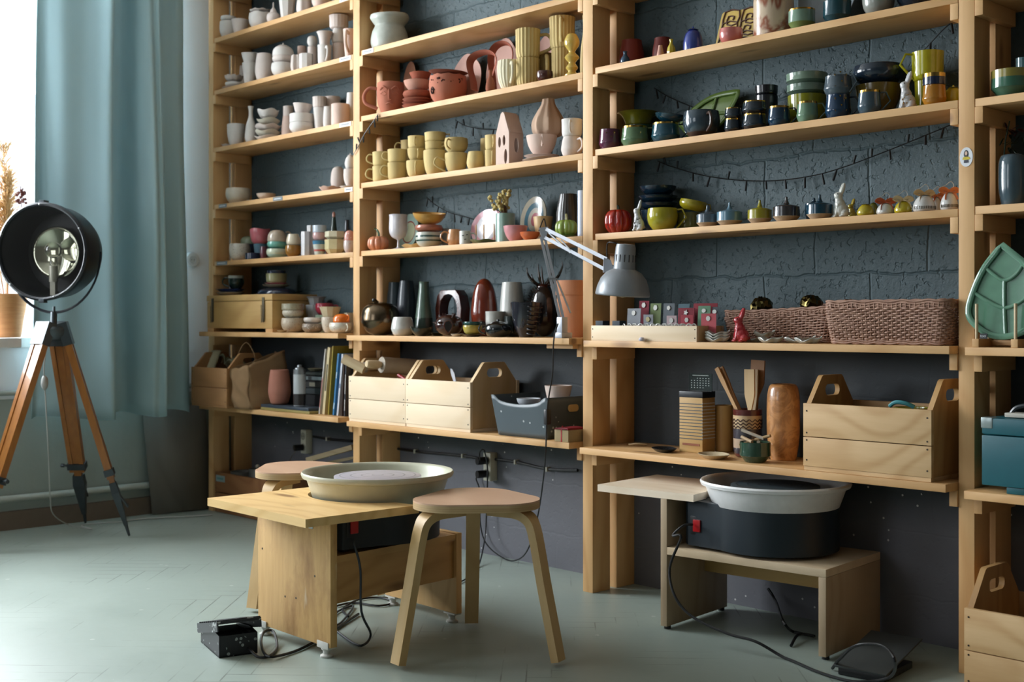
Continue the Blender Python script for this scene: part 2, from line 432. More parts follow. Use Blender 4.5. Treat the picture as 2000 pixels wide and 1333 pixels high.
# (bay, bottom z, front overhang)
BTH = .022
SH = {1: [2.64, 2.366, 2.103, 1.814, 1.526, 1.240, .886, .522],
      2: [2.40, 2.109, 1.825, 1.536, 1.242, .878, .510],
      3: [2.12, 1.831, 1.543, 1.246, .871, .498],
      4: [2.12, 1.831, 1.540, 1.249, .869, .486]}
LOW = {1: 6, 2: 5, 3: 4, 4: 4}
OVH = {1: (-.08, -.08), 2: (-.07, -.07), 3: (-.05, -.07), 4: (-.06, -.065)}
def top(b, k): return SH[b][k]+BTH
BOARDS = {}
for b in (1, 2, 3, 4):
    xa, xb = PXS[b-1][1], PXS[b][0]
    for k, z in enumerate(SH[b]):
        low = k >= LOW[b]
        f = 0.0 if not low else OVH[b][k-LOW[b]]
        x0, x1 = xa+.002, xb-.002
        if not low and b in (1, 2, 3): x0 = xa+.012
        if b == 1 and k == 3: x0 = xa+.004
        g = G().box(x0, x1, f, .2235, z, z+BTH, .0015)
        BOARDS[(b, k)] = obj('shelf_board', g, PX, RK)
        y0 = -.001 if not low else -.006
        for (c0, c1) in ((xa+.001, xa+.024), (xb-.024, xb-.001)):
            obj('bearer', G().box(c0, c1, y0, .2, z-.045, z-.0005, .001), PY, RK)
obj('bearer', G().box(-3.13, -3.0, -.035, .15, .862, .8775, .001), PX, RK)
# small price strips on board fronts (white paper with printed line; grey tape)
STRIP = plain('d8dadd', .4); INK = plain('5a6068', .5); TAPE = plain('7b868c', .4)
for b, k, a, c, m in ((1, 1, 664, 686, 0), (1, 2, 664, 686, 0), (1, 3, 664, 686, 0), (1, 4, 674, 689, 0), (2, 1, 709, 730, 0),
                      (1, 4, 534, 552, 1), (1, 4, 428, 443, 1), (1, 5, 424, 444, 1)):
    z = SH[b][k]; p, q = onY(a, 0, 0).x, onY(c, 0, 0).x
    if p < PXS[b-1][1]+.012: p = PXS[b-1][1]+.014
    s_ = obj('paper_strip', G().box(p, q, -.0022, -.0004, z+.002, z+BTH-.002), TAPE if m else STRIP, BOARDS[(b, k)])
    g = G().box(p+.1*(q-p), q-.15*(q-p), -.003, -.0023, z+.009, z+.0135)
    obj('print_line', g, STRIP if m else INK, s_)
# round sticker with a small portrait on the post
p = onY(1887.5, 307, 0); ST = thing('sticker', p+Vector((0, -.001, 0)), 'white oval sticker of a dark-haired woman in yellow, stuck on a post', 'sticker')
fy = lambda x, z, t, c=p: (c.x+x, -.0006-t, c.z+z)
obj('backing', G().prism(ell(.0185, .0265), .0006, fy), plain('dfe2e8', .4), ST)
obj('hair', G().prism(ell(.0065, .011, cy=.008), .0004, lambda x, z, t: fy(x, z, t+.0007)), plain('16181f', .5), ST)
obj('face', G().prism(ell(.0036, .0055, cy=.010), .0003, lambda x, z, t: fy(x, z, t+.0012)), plain('d9b9a4', .5), ST)
obj('blouse', G().prism([(-.011, -.006), (-.008, .000), (0, .001), (.008, .000), (.012, -.006), (.006, -.0075), (-.005, -.0075)], .0003, lambda x, z, t: fy(x, z, t+.0012)), plain('c9b423', .5), ST)
obj('pot_in_hands', G().prism([(-.006, -.008), (.006, -.008), (.0065, -.016), (-.0065, -.016)], .0003, lambda x, z, t: fy(x, z, t+.0012)), plain('23263c', .5), ST)
# ================================================================ POTTERY
def beam(g, p, q, wdir, hw, ht, hw2=None, ht2=None):
    p, q = Vector(p), Vector(q); t = (q-p).normalized(); wv = Vector(wdir); wv = (wv-t*wv.dot(t)).normalized(); n = t.cross(wv)
    hw2 = hw if hw2 is None else hw2; ht2 = ht if ht2 is None else ht2
    vs = [c+wv*(a*x)+n*(b*y) for c, x, y in ((p, hw, ht), (q, hw2, ht2)) for a, b in ((-1, -1), (1, -1), (1, 1), (-1, 1))]
    g._add(vs, [(0, 3, 2, 1), (4, 5, 6, 7), (0, 1, 5, 4), (1, 2, 6, 5), (2, 3, 7, 6), (3, 0, 4, 7)]); return g
G.beam = beam
K = {
 'cyl': [(.9, 0), (.97, .02), (1, .08), (1, .5), (1, 1)],
 'mug': [(.72, 0), (.86, .04), (.95, .2), (.97, .5), (.98, .8), (1, 1)],
 'cup': [(.5, 0), (.62, .02), (.82, .2), (.95, .5), (1, .78), (.99, 1)],
 'taper': [(.6, 0), (.66, .02), (.8, .4), (.92, .75), (1, 1)],
 'bowl': [(.42, 0), (.46, .03), (.7, .25), (.9, .6), (1, 1)],
 'round': [(.45, 0), (.62, .04), (.9, .3), (1, .6), (.99, .8), (.95, 1)],
 'tulip': [(.6, 0), (.8, .06), (.98, .3), (1, .45), (.9, .8), (.8, 1)],
 'belly': [(.7, 0), (.9, .08), (1, .3), (.95, .6), (.8, .9), (.78, 1)],
 'flare': [(.5, 0), (.6, .05), (.66, .4), (.8, .8), (1, 1)],
 'ang': [(.62, 0), (.66, .02), (.97, .32), (1, .36), (.99, .7), (1, 1)],
 'gold': [(.72, 0), (.8, .03), (1, .3), (.97, .45), (.9, .9), (.9, 1)],
 'saucer': [(.4, 0), (.45, .15), (.75, .35), (.93, .75), (1, 1)],
 'plate': [(.6, 0), (.64, .1), (.8, .45), (1, 1)],
 'pitch': [(.75, 0), (.9, .06), (.97, .25), (.9, .5), (.76, .68), (.8, .74), (1, .9), (.97, 1)],
 'bottle': [(.7, 0), (.95, .08), (1, .25), (.8, .5), (.42, .7), (.36, .86), (.5, 1)],
 'tallv': [(.75, 0), (.9, .05), (1, .3), (.95, .6), (.8, .85), (.7, 1)],
 'cone': [(.85, 0), (1, .05), (.98, .25), (.8, .5), (.6, .8), (.52, .95), (.55, 1)],
 'vase': [(.7, 0), (.8, .03), (.97, .3), (1, .6), (.97, .85), (.85, .97), (.72, 1)],
 'pear': [(.7, 0), (.93, .1), (1, .28), (.93, .45), (.68, .66), (.42, .86), (.36, 1)],
 'goblet': [(.75, 0), (.7, .02), (.2, .06), (.12, .15), (.14, .28), (.6, .34), (.9, .45), (1, .62), (.95, .9), (1, 1)],
 'baluster': [(.9, 0), (.95, .04), (.6, .09), (.5, .13), (.8, .2), (.6, .27), (.45, .33), (.95, .45), (.5, .55), (.45, .6), (.9, .72), (1, .84), (.7, .97), (.55, 1)],
 'pot': [(.7, 0), (.76, .02), (.92, .6), (.93, .74), (.97, .75), (1, .77), (1, .98), (.99, 1)],
 'planter': [(.94, 0), (.98, .02), (1, .1), (1, 1)],
}
KC = {
 'dome': [(.95, 0), (1, .06), (1, .3), (.93, .6), (.7, .86), (.3, .98), (0, 1)],
 'egg': [(.55, 0), (.8, .08), (1, .32), (.97, .55), (.75, .82), (.4, .96), (0, 1)],
 'ball': [(.3, 0), (.7, .1), (.97, .35), (1, .52), (.9, .78), (.6, .94), (0, 1)],
 'halfegg': [(.8, 0), (.96, .1), (1, .26), (.92, .5), (.7, .76), (.36, .95), (0, 1)],
 'flatball': [(.5, 0), (.8, .1), (1, .45), (.9, .8), (.5, .97), (0, 1)],
}
GRP = ''
L_ = {'z': 0, 'X': 0, 'Y': 0}
def prof(kind, R, H, t=None, sm=3):
    P = [(q.x*R, q.z*H) for q in cat([(a, 0, b) for a, b in (K.get(kind) or KC[kind])], sm)]
    P = [(max(0, r), max(0, z)) for r, z in P]
    if kind in KC: return [(0, 0)]+P
    t = t or max(.0022, min(.004, R*.09)); ft = min(.006, H*.3); inn = []
    for r, z in P[::-1]:
        if z < ft: break
        inn.append((max(r-t, .001), z if z < H*.995 else z-.0004))
    r0, z0 = P[-1]
    return [(0, 0)]+P+[(r0-t*.5, z0+t*.25)]+inn+[(max(inn[-1][0]*.8, .001), ft), (0, ft)]
def handle(g, X, Y, z0, H, R, hd, hs='round', r=None, kr=.97, out=None):
    a = math.radians(hd); d = R2*math.cos(a)+A2*math.sin(a); c = Vector((X, Y, z0)); r = r or max(.0028, H*.055)
    o = out or H*.42; q = lambda x, z: c+d*(R*kr+x)+Vector((0, 0, z*H))
    if hs == 'round': g.tube([q(-.001, .82), q(o*.6, .84), q(o, .62), q(o*.85, .36), q(-.001, .2)], r, 8, 5)
    elif hs == 'angle': g.tube([q(-.001, .93), q(o*.55, .95), q(o, .58), q(-.001, .1)], r*.8, 6, 1)
    elif hs == 'square': g.tube([q(-.001, .85), q(o, .88), q(o, .45), q(-.001, .42)], r*1.1, 4, 1)
    elif hs == 'big': g.tube([q(-.001, .62), q(o, .78), q(o*1.35, .45), q(o*.3, .12), q(-.001, .08)], r*.8, 8, 6)
    return g
def spot(b, k, xc, w, Y):
    z = top(b, k)
    p = onY(xc, 0, Y)
    for _ in range(3):
        R = w*dep(p)/F/2
        fr = OVH[b][k-LOW[b]] if k >= LOW[b] else 0
        lo, hi = fr+R+.003, .219-R
        Yc = min(max(Y, lo), hi) if lo < hi else hi
        p = onY(xc, 0, Yc)
    if Yc+R > 0: X = min(max(p.x, PXS[b-1][1]+R+.002), PXS[b][0]-R-.002) if b != 4 else p.x
    else: X = p.x
    return X, Yc, R
REG = {}
def free_spot(b, k, xc, w, Y, z0, H):
    """position on a board for a round pot seen at column xc: tries depths near Y until it clears its neighbours"""
    fr = OVH[b][k-LOW[b]] if k >= LOW[b] else 0
    best = None
    for sh in (1.0, .94, .88, .82):
        ys = sorted([fr+.01+.006*i for i in range(50)], key=lambda y: abs(y-Y))
        for y in ys:
            R = w*sh*dep(onY(xc, 0, y))/F/2
            lo, hi = fr+R+.002, .218-R
            if lo > hi: lo = hi = (lo+hi)/2
            if not lo-.004 <= y <= hi+.004: continue
            X, Yc, R = spot(b, k, xc, w*sh, y); pen = 0
            for (x2, y2, r2, a, c) in REG.get((b, k), []):
                if a < z0+H and c > z0: pen = max(pen, R+r2+.0008-math.hypot(X-x2, Yc-y2))
            if pen <= 0: return X, Yc, R
            if best is None or pen < best[0]-.0005: best = (pen, X, Yc, R)
    if best is None: return spot(b, k, xc, w, Y)
    pen, X, Yc, R = best
    return X, Yc, max(R*.8, R-pen)
def reg(b, k, X, Y, R, z0, z1): REG.setdefault((b, k), []).append((X, Y, R, z0, z1))
def gap(b, k): return (SH[b][k-1] if k > 0 else 3.3)
def pot(nm, b, k, kind, xc, w, yt, Y, m, label, hd=None, hs='round', on=0, lobes=0, la=.05, wav=0, wn=5, bands=None, seg=28, tilt=None,
        ct=None, hm=None, nest=0.0, h=None, sm=3, knob=None, kc=None, squash=None, same=0):
    X, Yc, R = spot(b, k, xc, w, Y)
    z0 = L_['z']-nest if on else top(b, k)+.0004
    if on and same: X, Yc = L_['X'], L_['Y']; R *= L_.get('s', 1.0)
    elif not on:
        R0 = R; X, Yc, R = free_spot(b, k, xc, w, Y, z0, max(.01, zat(yt, (X, Yc, 0))-z0) if h is None else h); L_['s'] = R/R0 if R0 else 1.0
    if on: z0 += .0006
    H = max(.006, zat(yt, (X, Yc, 0))-z0) if h is None else h
    H = min(H, gap(b, k)-z0-(.05 if abs(X-PXS[b][0]) < R+.03 or abs(X-PXS[b-1][1]) < R+.03 else .006))
    P = prof(kind, R, H, sm=sm)
    fn = None
    if lobes or wav or squash:
        def fn(t, r, z, kk):
            rr = r*(1+la*math.cos(lobes*t)) if lobes else r
            if squash: rr *= 1-squash*math.sin(t)**2
            zz = z+(wav*(r/R)**2*math.sin(wn*t+xc) if wav else 0)
            return rr, max(zz, 0)
    if lobes: seg = max(seg, min(lobes*5, 120))
    g = G()
    if tilt:
        ax = Vector((math.cos(math.radians(tilt[1])), math.sin(math.radians(tilt[1])), 0))
        lift = R*.6*math.sin(math.radians(abs(tilt[0])))
        g.M = Matrix.Translation((X, Yc, z0+lift)) @ Matrix.Rotation(math.radians(tilt[0]), 4, ax) @ Matrix.Translation((-X, -Yc, -z0))
    bd = [(zf*H, i+1) for i, (zf, _) in enumerate(bands)] if bands else None
    mats = [m]+([mm for _, mm in bands] if bands else [])
    g.lathe(P, (X, Yc, z0), seg, fn, bd, ang0=(.3 if seg < 12 else 0))
    sh = 38 if seg > 12 else 20
    gp = ((nm.split('_')[-1]+'s')+' '+GRP) if GRP else None
    ct = ct or nm.split('_')[-1]
    base = (X, Yc, z0)
    if hd is None and knob is None:
        o = tag(obj(nm, g, mats, base=base, sharp=sh), label, ct, gp)
    else:
        T = thing(nm, base, label, ct, gp)
        o = obj('body', g, mats, T, sharp=sh)
        if hd is not None:
            q = G(); q.M = g.M if tilt else Matrix()
            handle(q, X, Yc, z0, H, R, hd, hs); obj('handle', q, hm or m, T)
        if knob:
            q = G(); kr, kh = knob
            q.lathe([(0, 0), (R*.55, .0), (R*.4, kh*.25), (kr, kh*.5), (kr*.75, kh*.9), (kr*.4, kh), (0, kh)], (X, Yc, z0+H-.0015), 16); obj('lid_knob', q, kc or m, T)
        o = T
    L_.update(z=z0+H, X=X, Y=Yc, R=R)
    if not tilt: reg(b, k, X, Yc, R, z0, z0+H)
    return o
BQ = clay('d9d4cf'); BQ2 = clay('d6cac3'); BP = clay('d9bfb2'); BC = clay('cfc9b8'); YC = clay('cdb680'); YC2 = clay('c2ab76'); TC = clay('b3705a'); TC2 = clay('9c5a48'); TPK = clay('c49280'); TPP = clay('c9a296')
# ---- bay 1, white bisque ware
GRP = 'of unglazed white clay in the first bay'
pot('bowl', 1, 1, 'round', 446, 34, 43, .06, BQ, 'round white bowl carrying a smaller bowl, beside the end post of the top shelf')
pot('bowl', 1, 1, 'round', 444, 30, 33, .06, BQ, 'small white bowl resting on another, next to the end post of the top shelf', on=1, same=1)
pot('cup', 1, 1, 'taper', 469, 34, 39.5, .045, BQ2, 'low tapered white cup near the end post of the top shelf')
pot('bowl', 1, 1, 'round', 509, 46, 27, .07, BQ, 'white bowl with a lumpy rim under a small lid on the top shelf', wav=.003)
pot('lid', 1, 1, 'saucer', 507, 42, 21, .07, BQ2, 'white scalloped lid lying on a lumpy bowl, top shelf', on=1, same=1, wav=.003, wn=8)
pot('sculpture', 1, 1, 'flatball', 534, 26, 24, .05, BQ2, 'small white clay form with a thin upright stalk, top shelf', knob=(.004, .05), ct='sculpture')
pot('vase', 1, 1, 'taper', 561, 35, -14, .06, BQ, 'tall faceted white vase in the middle of the top shelf', seg=8)
pot('gourd', 1, 1, 'belly', 594, 28, -9, .055, BQ2, 'white lobed gourd-shaped pot on the top shelf', lobes=6, la=.07, ct='vase')
pot('pot', 1, 1, 'round', 628, 38, -12, .06, BP, 'pinkish white round pot at the far side of the top shelf')
pot('plate', 1, 2, 'plate', 457, 46, 172, .07, BQ2, 'flat white plate below two scalloped bowls, second shelf')
pot('bowl', 1, 2, 'round', 458, 34, 162, .07, BQ, 'white bowl in the middle of the scalloped stack, second shelf', on=1, same=1, wav=.001)
pot('bowl', 1, 2, 'saucer', 459, 36, 149, .07, BQ2, 'topmost scalloped white bowl, second shelf beside the end post', on=1, same=1, wav=.004, wn=9)
pot('cup', 1, 2, 'tulip', 472, 17, 129, .16, BQ, 'small white cup standing behind the leaning pair, second shelf')
pot('cup', 1, 2, 'taper', 488, 30, 124, .055, BQ, 'tall white cup holding another cup, second shelf')
pot('cup', 1, 2, 'taper', 489, 31, 105, .055, BQ, 'white cup stacked crookedly in a tall cup, second shelf', on=1, same=1, nest=.012, tilt=(7, 40))
pot('vase', 1, 2, 'tulip', 516, 35, 106, .06, BQ2, 'egg-shaped white vase narrowing to its rim, second shelf')
pot('bowl', 1, 2, 'round', 553, 46, 125, .06, BQ, 'lowest white bowl of a stack closed by a domed one, second shelf')
pot('bowl', 1, 2, 'round', 554, 42, 111, .06, BQ2, 'middle white bowl of the stack closed by a dome, second shelf', on=1, same=1)
pot('lid', 1, 2, 'dome', 554, 41, 90, .06, BQ, 'white domed lid with a small knob on top of stacked bowls', on=1, same=1, knob=(.004, .016))
pot('figurine', 1, 2, 'tulip', 578, 17, 108, .04, BQ2, 'small spiky white clay figure on the second shelf', lobes=5, la=.3, ct='figurine')
pot('cup', 1, 2, 'cyl', 590, 18, 91, .16, BP, 'rounded pinkish cup standing at the wall, second shelf')
pot('box', 1, 2, 'cyl', 598, 27, 106, .045, BQ, 'low square-cornered white clay box, second shelf', seg=8, ct='box')
pot('cup', 1, 2, 'cyl', 610, 18, 92, .13, BQ2, 'white cylinder carrying a rounded lantern, second shelf')
pot('lantern', 1, 2, 'ball', 608, 20, 70, .13, BQ, 'rounded white lantern on a cylinder, second shelf', on=1, same=1)
pot('cup', 1, 2, 'mug', 634, 27, 89, .05, BQ, 'white mug at the base of a three-cup tower, second shelf', hd=-70)
pot('cup', 1, 2, 'flare', 635, 32, 63, .05, BQ2, 'bell-shaped white cup in the middle of a tower, second shelf', on=1, same=1)
pot('cup', 1, 2, 'cyl', 641, 15, 51, .13, BQ, 'narrow white cup at the top of a tower, second shelf', on=1, h=.03)
pot('cup', 1, 2, 'mug', 662, 26, 86, .12, BQ2, 'white cup at the bottom of the tallest tower, second shelf')
pot('cup', 1, 2, 'belly', 665, 30, 57, .12, BQ, 'rounded white cup in the middle of the tallest tower, second shelf', on=1, same=1)
pot('vase', 1, 2, 'mug', 668, 38, 26, .12, BQ2, 'wide roughened white cylinder crowning the tallest tower, second shelf', on=1, same=1, lobes=16, la=.012)
pot('mug', 1, 2, 'taper', 683, 26, 58, .045, BP, 'tall pinkish white mug beside the post, second shelf', hd=-95, hs='round')
pot('plate', 1, 3, 'plate', 437, 22, 280, .06, BP, 'small flat pinkish dish by the end post, third shelf', h=.008)
pot('plate', 1, 3, 'plate', 439, 20, 272, .06, BQ, 'small white dish on top of a pinkish one, third shelf', on=1, h=.012, wav=.002)
pot('cup', 1, 3, 'cup', 461, 37, 243.5, .05, BQ, 'big smooth white cup by itself near the end post, third shelf', squash=.1)
pot('vase', 1, 3, 'bottle', 490, 23, 208, .055, BQ, 'slim white bottle vase with flared lip, third shelf')
for i, (yt, wd) in enumerate(((268, 54), (257, 50), (246, 52), (234, 46), (216, 42))):
    pot('dish', 1, 3, 'saucer', 524, wd, yt, .08, (BQ, BC, BQ2, BC, BQ)[i], ('lowest', 'second lowest', 'middle', 'second highest', 'topmost')[i]+' wavy white dish of the pile beside the bottle vase', on=i > 0, same=1, wav=.0055, wn=3+i % 3, nest=.001 if i else 0)
pot('cup', 1, 3, 'belly', 563, 27, 228, .14, BP, 'rounded pinkish cup behind the nested bowls, third shelf')
pot('cup', 1, 3, 'cyl', 567, 20, 208, .14, BQ2, 'small white cup on a rounded cup behind the nested bowls, third shelf', on=1, same=1)
pot('bowl', 1, 3, 'round', 590, 49, 241, .055, BQ, 'bottom bowl of the white stack in the middle of the third shelf', wav=.001)
pot('bowl', 1, 3, 'cyl', 590, 48, 224, .055, BQ, 'straight white bowl inside the middle stack, third shelf', on=1, same=1)
pot('bowl', 1, 3, 'taper', 593, 39, 205, .055, BQ2, 'white cup-like bowl lying askew on the middle stack, third shelf', on=1, same=1, tilt=(6, 130))
pot('cup', 1, 3, 'taper', 624, 24, 211, .1, BQ, 'white cup with a fluted cup on it, third shelf')
pot('cup', 1, 3, 'mug', 624, 27, 190, .1, BQ2, 'fluted white cup set on a narrower one, third shelf', on=1, same=1, lobes=14, la=.015)
pot('cup', 1, 3, 'tulip', 641, 20, 209, .1, BQ, 'narrow white cup between the pairs, third shelf')
pot('cup', 1, 3, 'bowl', 649, 32, 190, .155, BQ2, 'shallow white cup behind the pink-sided beaker, third shelf')
pot('beaker', 1, 3, 'cyl', 665, 36, 204.5, .05, BP, 'plain white beaker with a pinkish side, third shelf', ct='cup')
pot('jug', 1, 3, 'belly', 687, 24, 182, .1, BQ, 'tall white jug partly behind the post, third shelf', ct='jug')
CRM = glaze('cfc6b4', .3); CRM2 = glaze('d2bfae', .35)
pot('bowl', 1, 4, 'round', 465, 48, 369, .06, CRM, 'smooth cream bowl near the end post, fourth shelf')
pot('saucer', 1, 4, 'plate', 494, 26, 381, .12, BC, 'small grey-white saucer behind the cream bowl, fourth shelf', h=.012)
pot('cup', 1, 4, 'bowl', 520, 38, 379, .06, CRM2, 'wide low cup in cream and pink, fourth shelf')
pot('dish', 1, 4, 'plate', 645, 44, 366, .06, BP, 'flat pinkish clay dish with a knobbly edge, fourth shelf', wav=.003, wn=7)
pot('vase', 1, 4, 'ball', 660, 28, 325, .12, BQ2, 'round white moon-like vase standing at the wall, fourth shelf')
pot('plate', 1, 4, 'plate', 680, 34, 357, .05, BQ, 'white plate below a two-part gourd, fourth shelf', h=.012)
pot('cup', 1, 4, 'round', 684, 26, 331, .05, BQ2, 'white cup under a pear form, fourth shelf', on=1)
pot('pear', 1, 4, 'egg', 686, 21, 304, .05, BQ, 'white clay pear with a short stalk beside the post', on=1, same=1, knob=(.002, .012), ct='figurine')
# ---- bay 1, glazed mixed
GRP = 'among the mixed glazed ware in the first bay'
pot('planter', 1, 5, 'round', 468, 41, 477, .055, glaze('cfc8bb', speck='7a5a48'), 'white glazed pot shaped like a little animal with brown marks')
pot('bowl', 1, 5, 'bowl', 487, 34, 478, .15, glaze('2a3c5c'), 'dark blue bowl under a green lid at the wall, fifth shelf')
pot('lid', 1, 5, 'dome', 480, 34, 461, .15, glaze('9aa78e'), 'pale green domed lid on a dark bowl, fifth shelf', on=1, same=1)
pot('dish', 1, 5, 'cyl', 494, 30, 495, .04, glaze('20283f'), 'low navy dish in front of the fifth shelf')
pot('cup', 1, 5, 'taper', 508, 26, 477, .10, glaze('5f8296'), 'blue cup carrying a pink bowl, fifth shelf')
pot('bowl', 1, 5, 'cup', 514, 40, 448, .10, glaze('cf6f78'), 'shiny pink bowl with wavy rim on a blue cup', on=1, same=1, wav=.003, wn=3)
pot('vase', 1, 5, 'tulip', 515, 15, 482, .035, glaze('5a2230'), 'tiny dark red vase below the pink bowl')
pot('bowl', 1, 5, 'round', 541, 41, 487, .055, glaze('9fc0b8'), 'pale blue bowl at the bottom of the stack with a mug on top', bands=[(.45, glaze('c8cdb4'))])
pot('bowl', 1, 5, 'round', 541, 38, 473, .055, glaze('6fae9f'), 'turquoise bowl in the middle of the stack with a mug on top', on=1, same=1)
pot('mug', 1, 5, 'dome', 545, 37, 449, .055, glaze('b9a896'), 'pink and green mug turned upside down on turquoise bowls', hd=25, on=1, same=1)
pot('cup', 1, 5, 'round', 573, 32, 480, .055, glaze('96682a'), 'amber brown cup below a cream one, fifth shelf')
pot('cup', 1, 5, 'belly', 573, 28, 458, .055, glaze('d8cbb2'), 'cream cup standing on an amber one, fifth shelf', on=1, same=1)
pot('vase', 1, 5, 'cyl', 598, 19, 453, .04, glaze('d5d3d6'), 'slim white vase with a rippled outline, fifth shelf', lobes=7, la=.07)
pot('vase', 1, 5, 'cyl', 609, 19, 441, .15, glaze('c3c2c2'), 'second rippled white vase, standing behind at the wall', lobes=7, la=.07)
pot('mug', 1, 5, 'taper', 624, 28, 471, .05, glaze('c7cfc6'), 'white mug with red, green and blue rings', bands=[(.3, glaze('c66a62')), (.42, glaze('cfd5cc')), (.75, glaze('4a7fa0'))])
pot('cup', 1, 5, 'round', 625, 27, 455, .05, glaze('cfa6a4'), 'rose-patterned white cup on the ringed mug', on=1, same=1)
pot('cup', 1, 5, 'cyl', 627, 27, 441, .05, glaze('b9c3cf'), 'little white and blue cup at the top beside the cream bowls', on=1, same=1)
pot('bowl', 1, 5, 'bowl', 645, 27, 444, .16, glaze('7a4636'), 'brown bowl at the wall holding a green figure', h=.09)
pot('figurine', 1, 5, 'cone', 652, 14, 424, .16, glaze('2e4038'), 'dark green figure with a pink head sitting in a brown bowl', on=1, knob=(.008, .025), kc=glaze('c98f80'), ct='figurine')
pot('bowl', 1, 5, 'ang', 655, 42, 469, .055, glaze('cfc094'), 'lower faceted cream bowl beside the post, fifth shelf', seg=8)
pot('bowl', 1, 5, 'ang', 655, 41, 453, .055, glaze('d3cbb0'), 'upper faceted cream bowl beside the post, fifth shelf', seg=8, on=1, same=1)
pot('cup', 1, 5, 'round', 683, 24, 471, .05, glaze('c9b9b4', speck='b05a50'), 'pink-flecked white cup under another, half hidden by the post')
pot('cup', 1, 5, 'dome', 683, 22, 450, .05, glaze('c98d80', speck='e6e0dc'), 'pink-marbled cup turned over on a flecked one by the post', on=1, same=1)
pot('vase', 1, 5, 'cone', 678, 16, 430, .17, glaze('1c2430'), 'dark pointed vase at the wall behind the cream bowls')
# ---- bay 1 shelf six: wooden chest and what is on it
GRP = 'on the sixth shelf of the first bay'
c0, c1 = onY(404, 0, -.05), onY(531, 0, -.05); zc = top(1, 6)
CH = thing('wooden_chest', (c0.x, -.05, zc), 'pale wooden chest with two metal toggle latches beside the end post', 'chest')
W1 = wood('x', 'c9a468', 'a98045', False)
zt_ = zat(578, c0); zl = zat(590, c0)
obj('body', G().box(c0.x, c1.x, -.048, .2, zc+.018, zl-.001, .002), W1, CH)
obj('lid', G().box(c0.x-.002, c1.x+.002, -.05, .203, zl+.001, zt_, .003), W1, CH)
g = G(); g.box(c0.x, c0.x+.06, -.046, .2, zc+.0005, zc+.0175); g.box(c1.x-.06, c1.x, -.046, .2, zc+.0005, zc+.0175); obj('foot_rail', g, PY, CH)
for xx in (416, 515):
    q = onY(xx, 0, -.05).x; g = G(); g.box(q-.008, q+.008, -.055, -.0505, zc+.05, zt_-.015, .001); g.tube([(q-.007, -.058, zc+.045), (q-.007, -.06, zl-.02), (q+.007, -.06, zl-.02), (q+.007, -.058, zc+.045)], .0018, 6, 1)
    obj('latch', g, plain('6d675a', .4, .8), CH)
def onchest(*a, **k): L_['z'] = zt_; return pot(*a, on=1, **k)
onchest('tray', 1, 6, 'plate', 450, 62, 570, .05, glaze('b9b8b0'), 'greyish white tray lying on the chest', h=.016, squash=.15, ct='tray')
pot('plate', 1, 6, 'plate', 448, 58, 562, .05, glaze('2c3f74'), 'blue plate on the white tray on top of the chest', h=.016, on=1, same=1)
pot('mug', 1, 6, 'round', 461, 31, 539, .08, glaze('223630'), 'dark green and white mug on the blue plate', on=1, bands=[(.82, glaze('bfc4bc'))], hd=180)
onchest('bowl', 1, 6, 'dome', 540, 88, 562, .1, glaze('1a2338'), 'large navy bowl upside down on the chest', squash=.25)
pot('plate', 1, 6, 'plate', 538, 56, 556, .1, glaze('a9a693'), 'pale dish on the navy bowl, under a pink one', h=.012, on=1, same=1)
pot('plate', 1, 6, 'plate', 532, 48, 552, .1, glaze('b5606e'), 'pink dish between the pale dish and the olive bowl', h=.008, on=1, same=1)
pot('bowl', 1, 6, 'mug', 539, 41, 535, .1, glaze('9b9871'), 'speckled olive bowl on the pile on the chest', on=1, same=1)
pot('bowl', 1, 6, 'mug', 541, 37, 529, .1, glaze('1d2740'), 'small navy bowl at the top of the pile on the chest', on=1, same=1, nest=.004)
SPK = lambda c, q='8d5a42': glaze(c, .35, q)
pot('dish', 1, 6, 'saucer', 551, 20, 641, -.058, glaze('b9a27c', .4), 'small tan dish beside the chest foot', h=.01)
pot('bowl', 1, 6, 'round', 572, 45, 622, .0, SPK('cdbfa9'), 'bottom speckled bowl of three beside the chest')
pot('bowl', 1, 6, 'round', 573, 41, 606, .0, SPK('cfc7b4'), 'middle cream bowl of three beside the chest', on=1, same=1)
pot('bowl', 1, 6, 'cyl', 577, 44, 594, .0, SPK('a7a28a'), 'top grey-green bowl of three beside the chest', on=1, same=1)
pot('bowl', 1, 6, 'round', 611, 42, 633, -.01, SPK('8f7f6e', 'e0d8cc'), 'low brown and white bowl with a white one on it')
pot('bowl', 1, 6, 'round', 611, 36, 621, -.01, SPK('d8ccc4'), 'white and pink bowl on the low brown one', on=1, same=1)
pot('bowl', 1, 6, 'bowl', 618, 42, 596, .15, glaze('9aa0a3'), 'lower grey-white cup of the pair at the wall', seg=10)
pot('bowl', 1, 6, 'flare', 612, 42, 580, .15, glaze('a4a9ac'), 'upper faceted grey-white cup of the pair at the wall', seg=10, on=1, same=1)
pot('bowl', 1, 6, 'bowl', 634, 38, 616, .13, glaze('8fa08c'), 'shallow green and white bowl below the red mug')
pot('mug', 1, 6, 'round', 638, 36, 593, .13, glaze('9c2f42'), 'dark red mug at the wall behind the faceted cream cup', on=1, same=1, hd=0)
pot('cup', 1, 6, 'cup', 645, 34, 620, .02, SPK('d5cab8'), 'speckled white cup below a faceted cream cup', hd=None)
pot('cup', 1, 6, 'taper', 649, 42, 600, .02, glaze('cdbd9c', .35), 'faceted cream cup stacked on the speckled cup', seg=10, on=1, same=1)
pot('bowl', 1, 6, 'round', 667, 48, 631, -.025, SPK('d9d0c0', 'b0503c'), 'white flower-dotted bowl with an orange cup on it', hd=-60)
pot('cup', 1, 6, 'dome', 665, 33, 613, -.025, glaze('e0701c'), 'bright orange cup turned over on the dotted bowl', on=1, same=1, hd=-45)
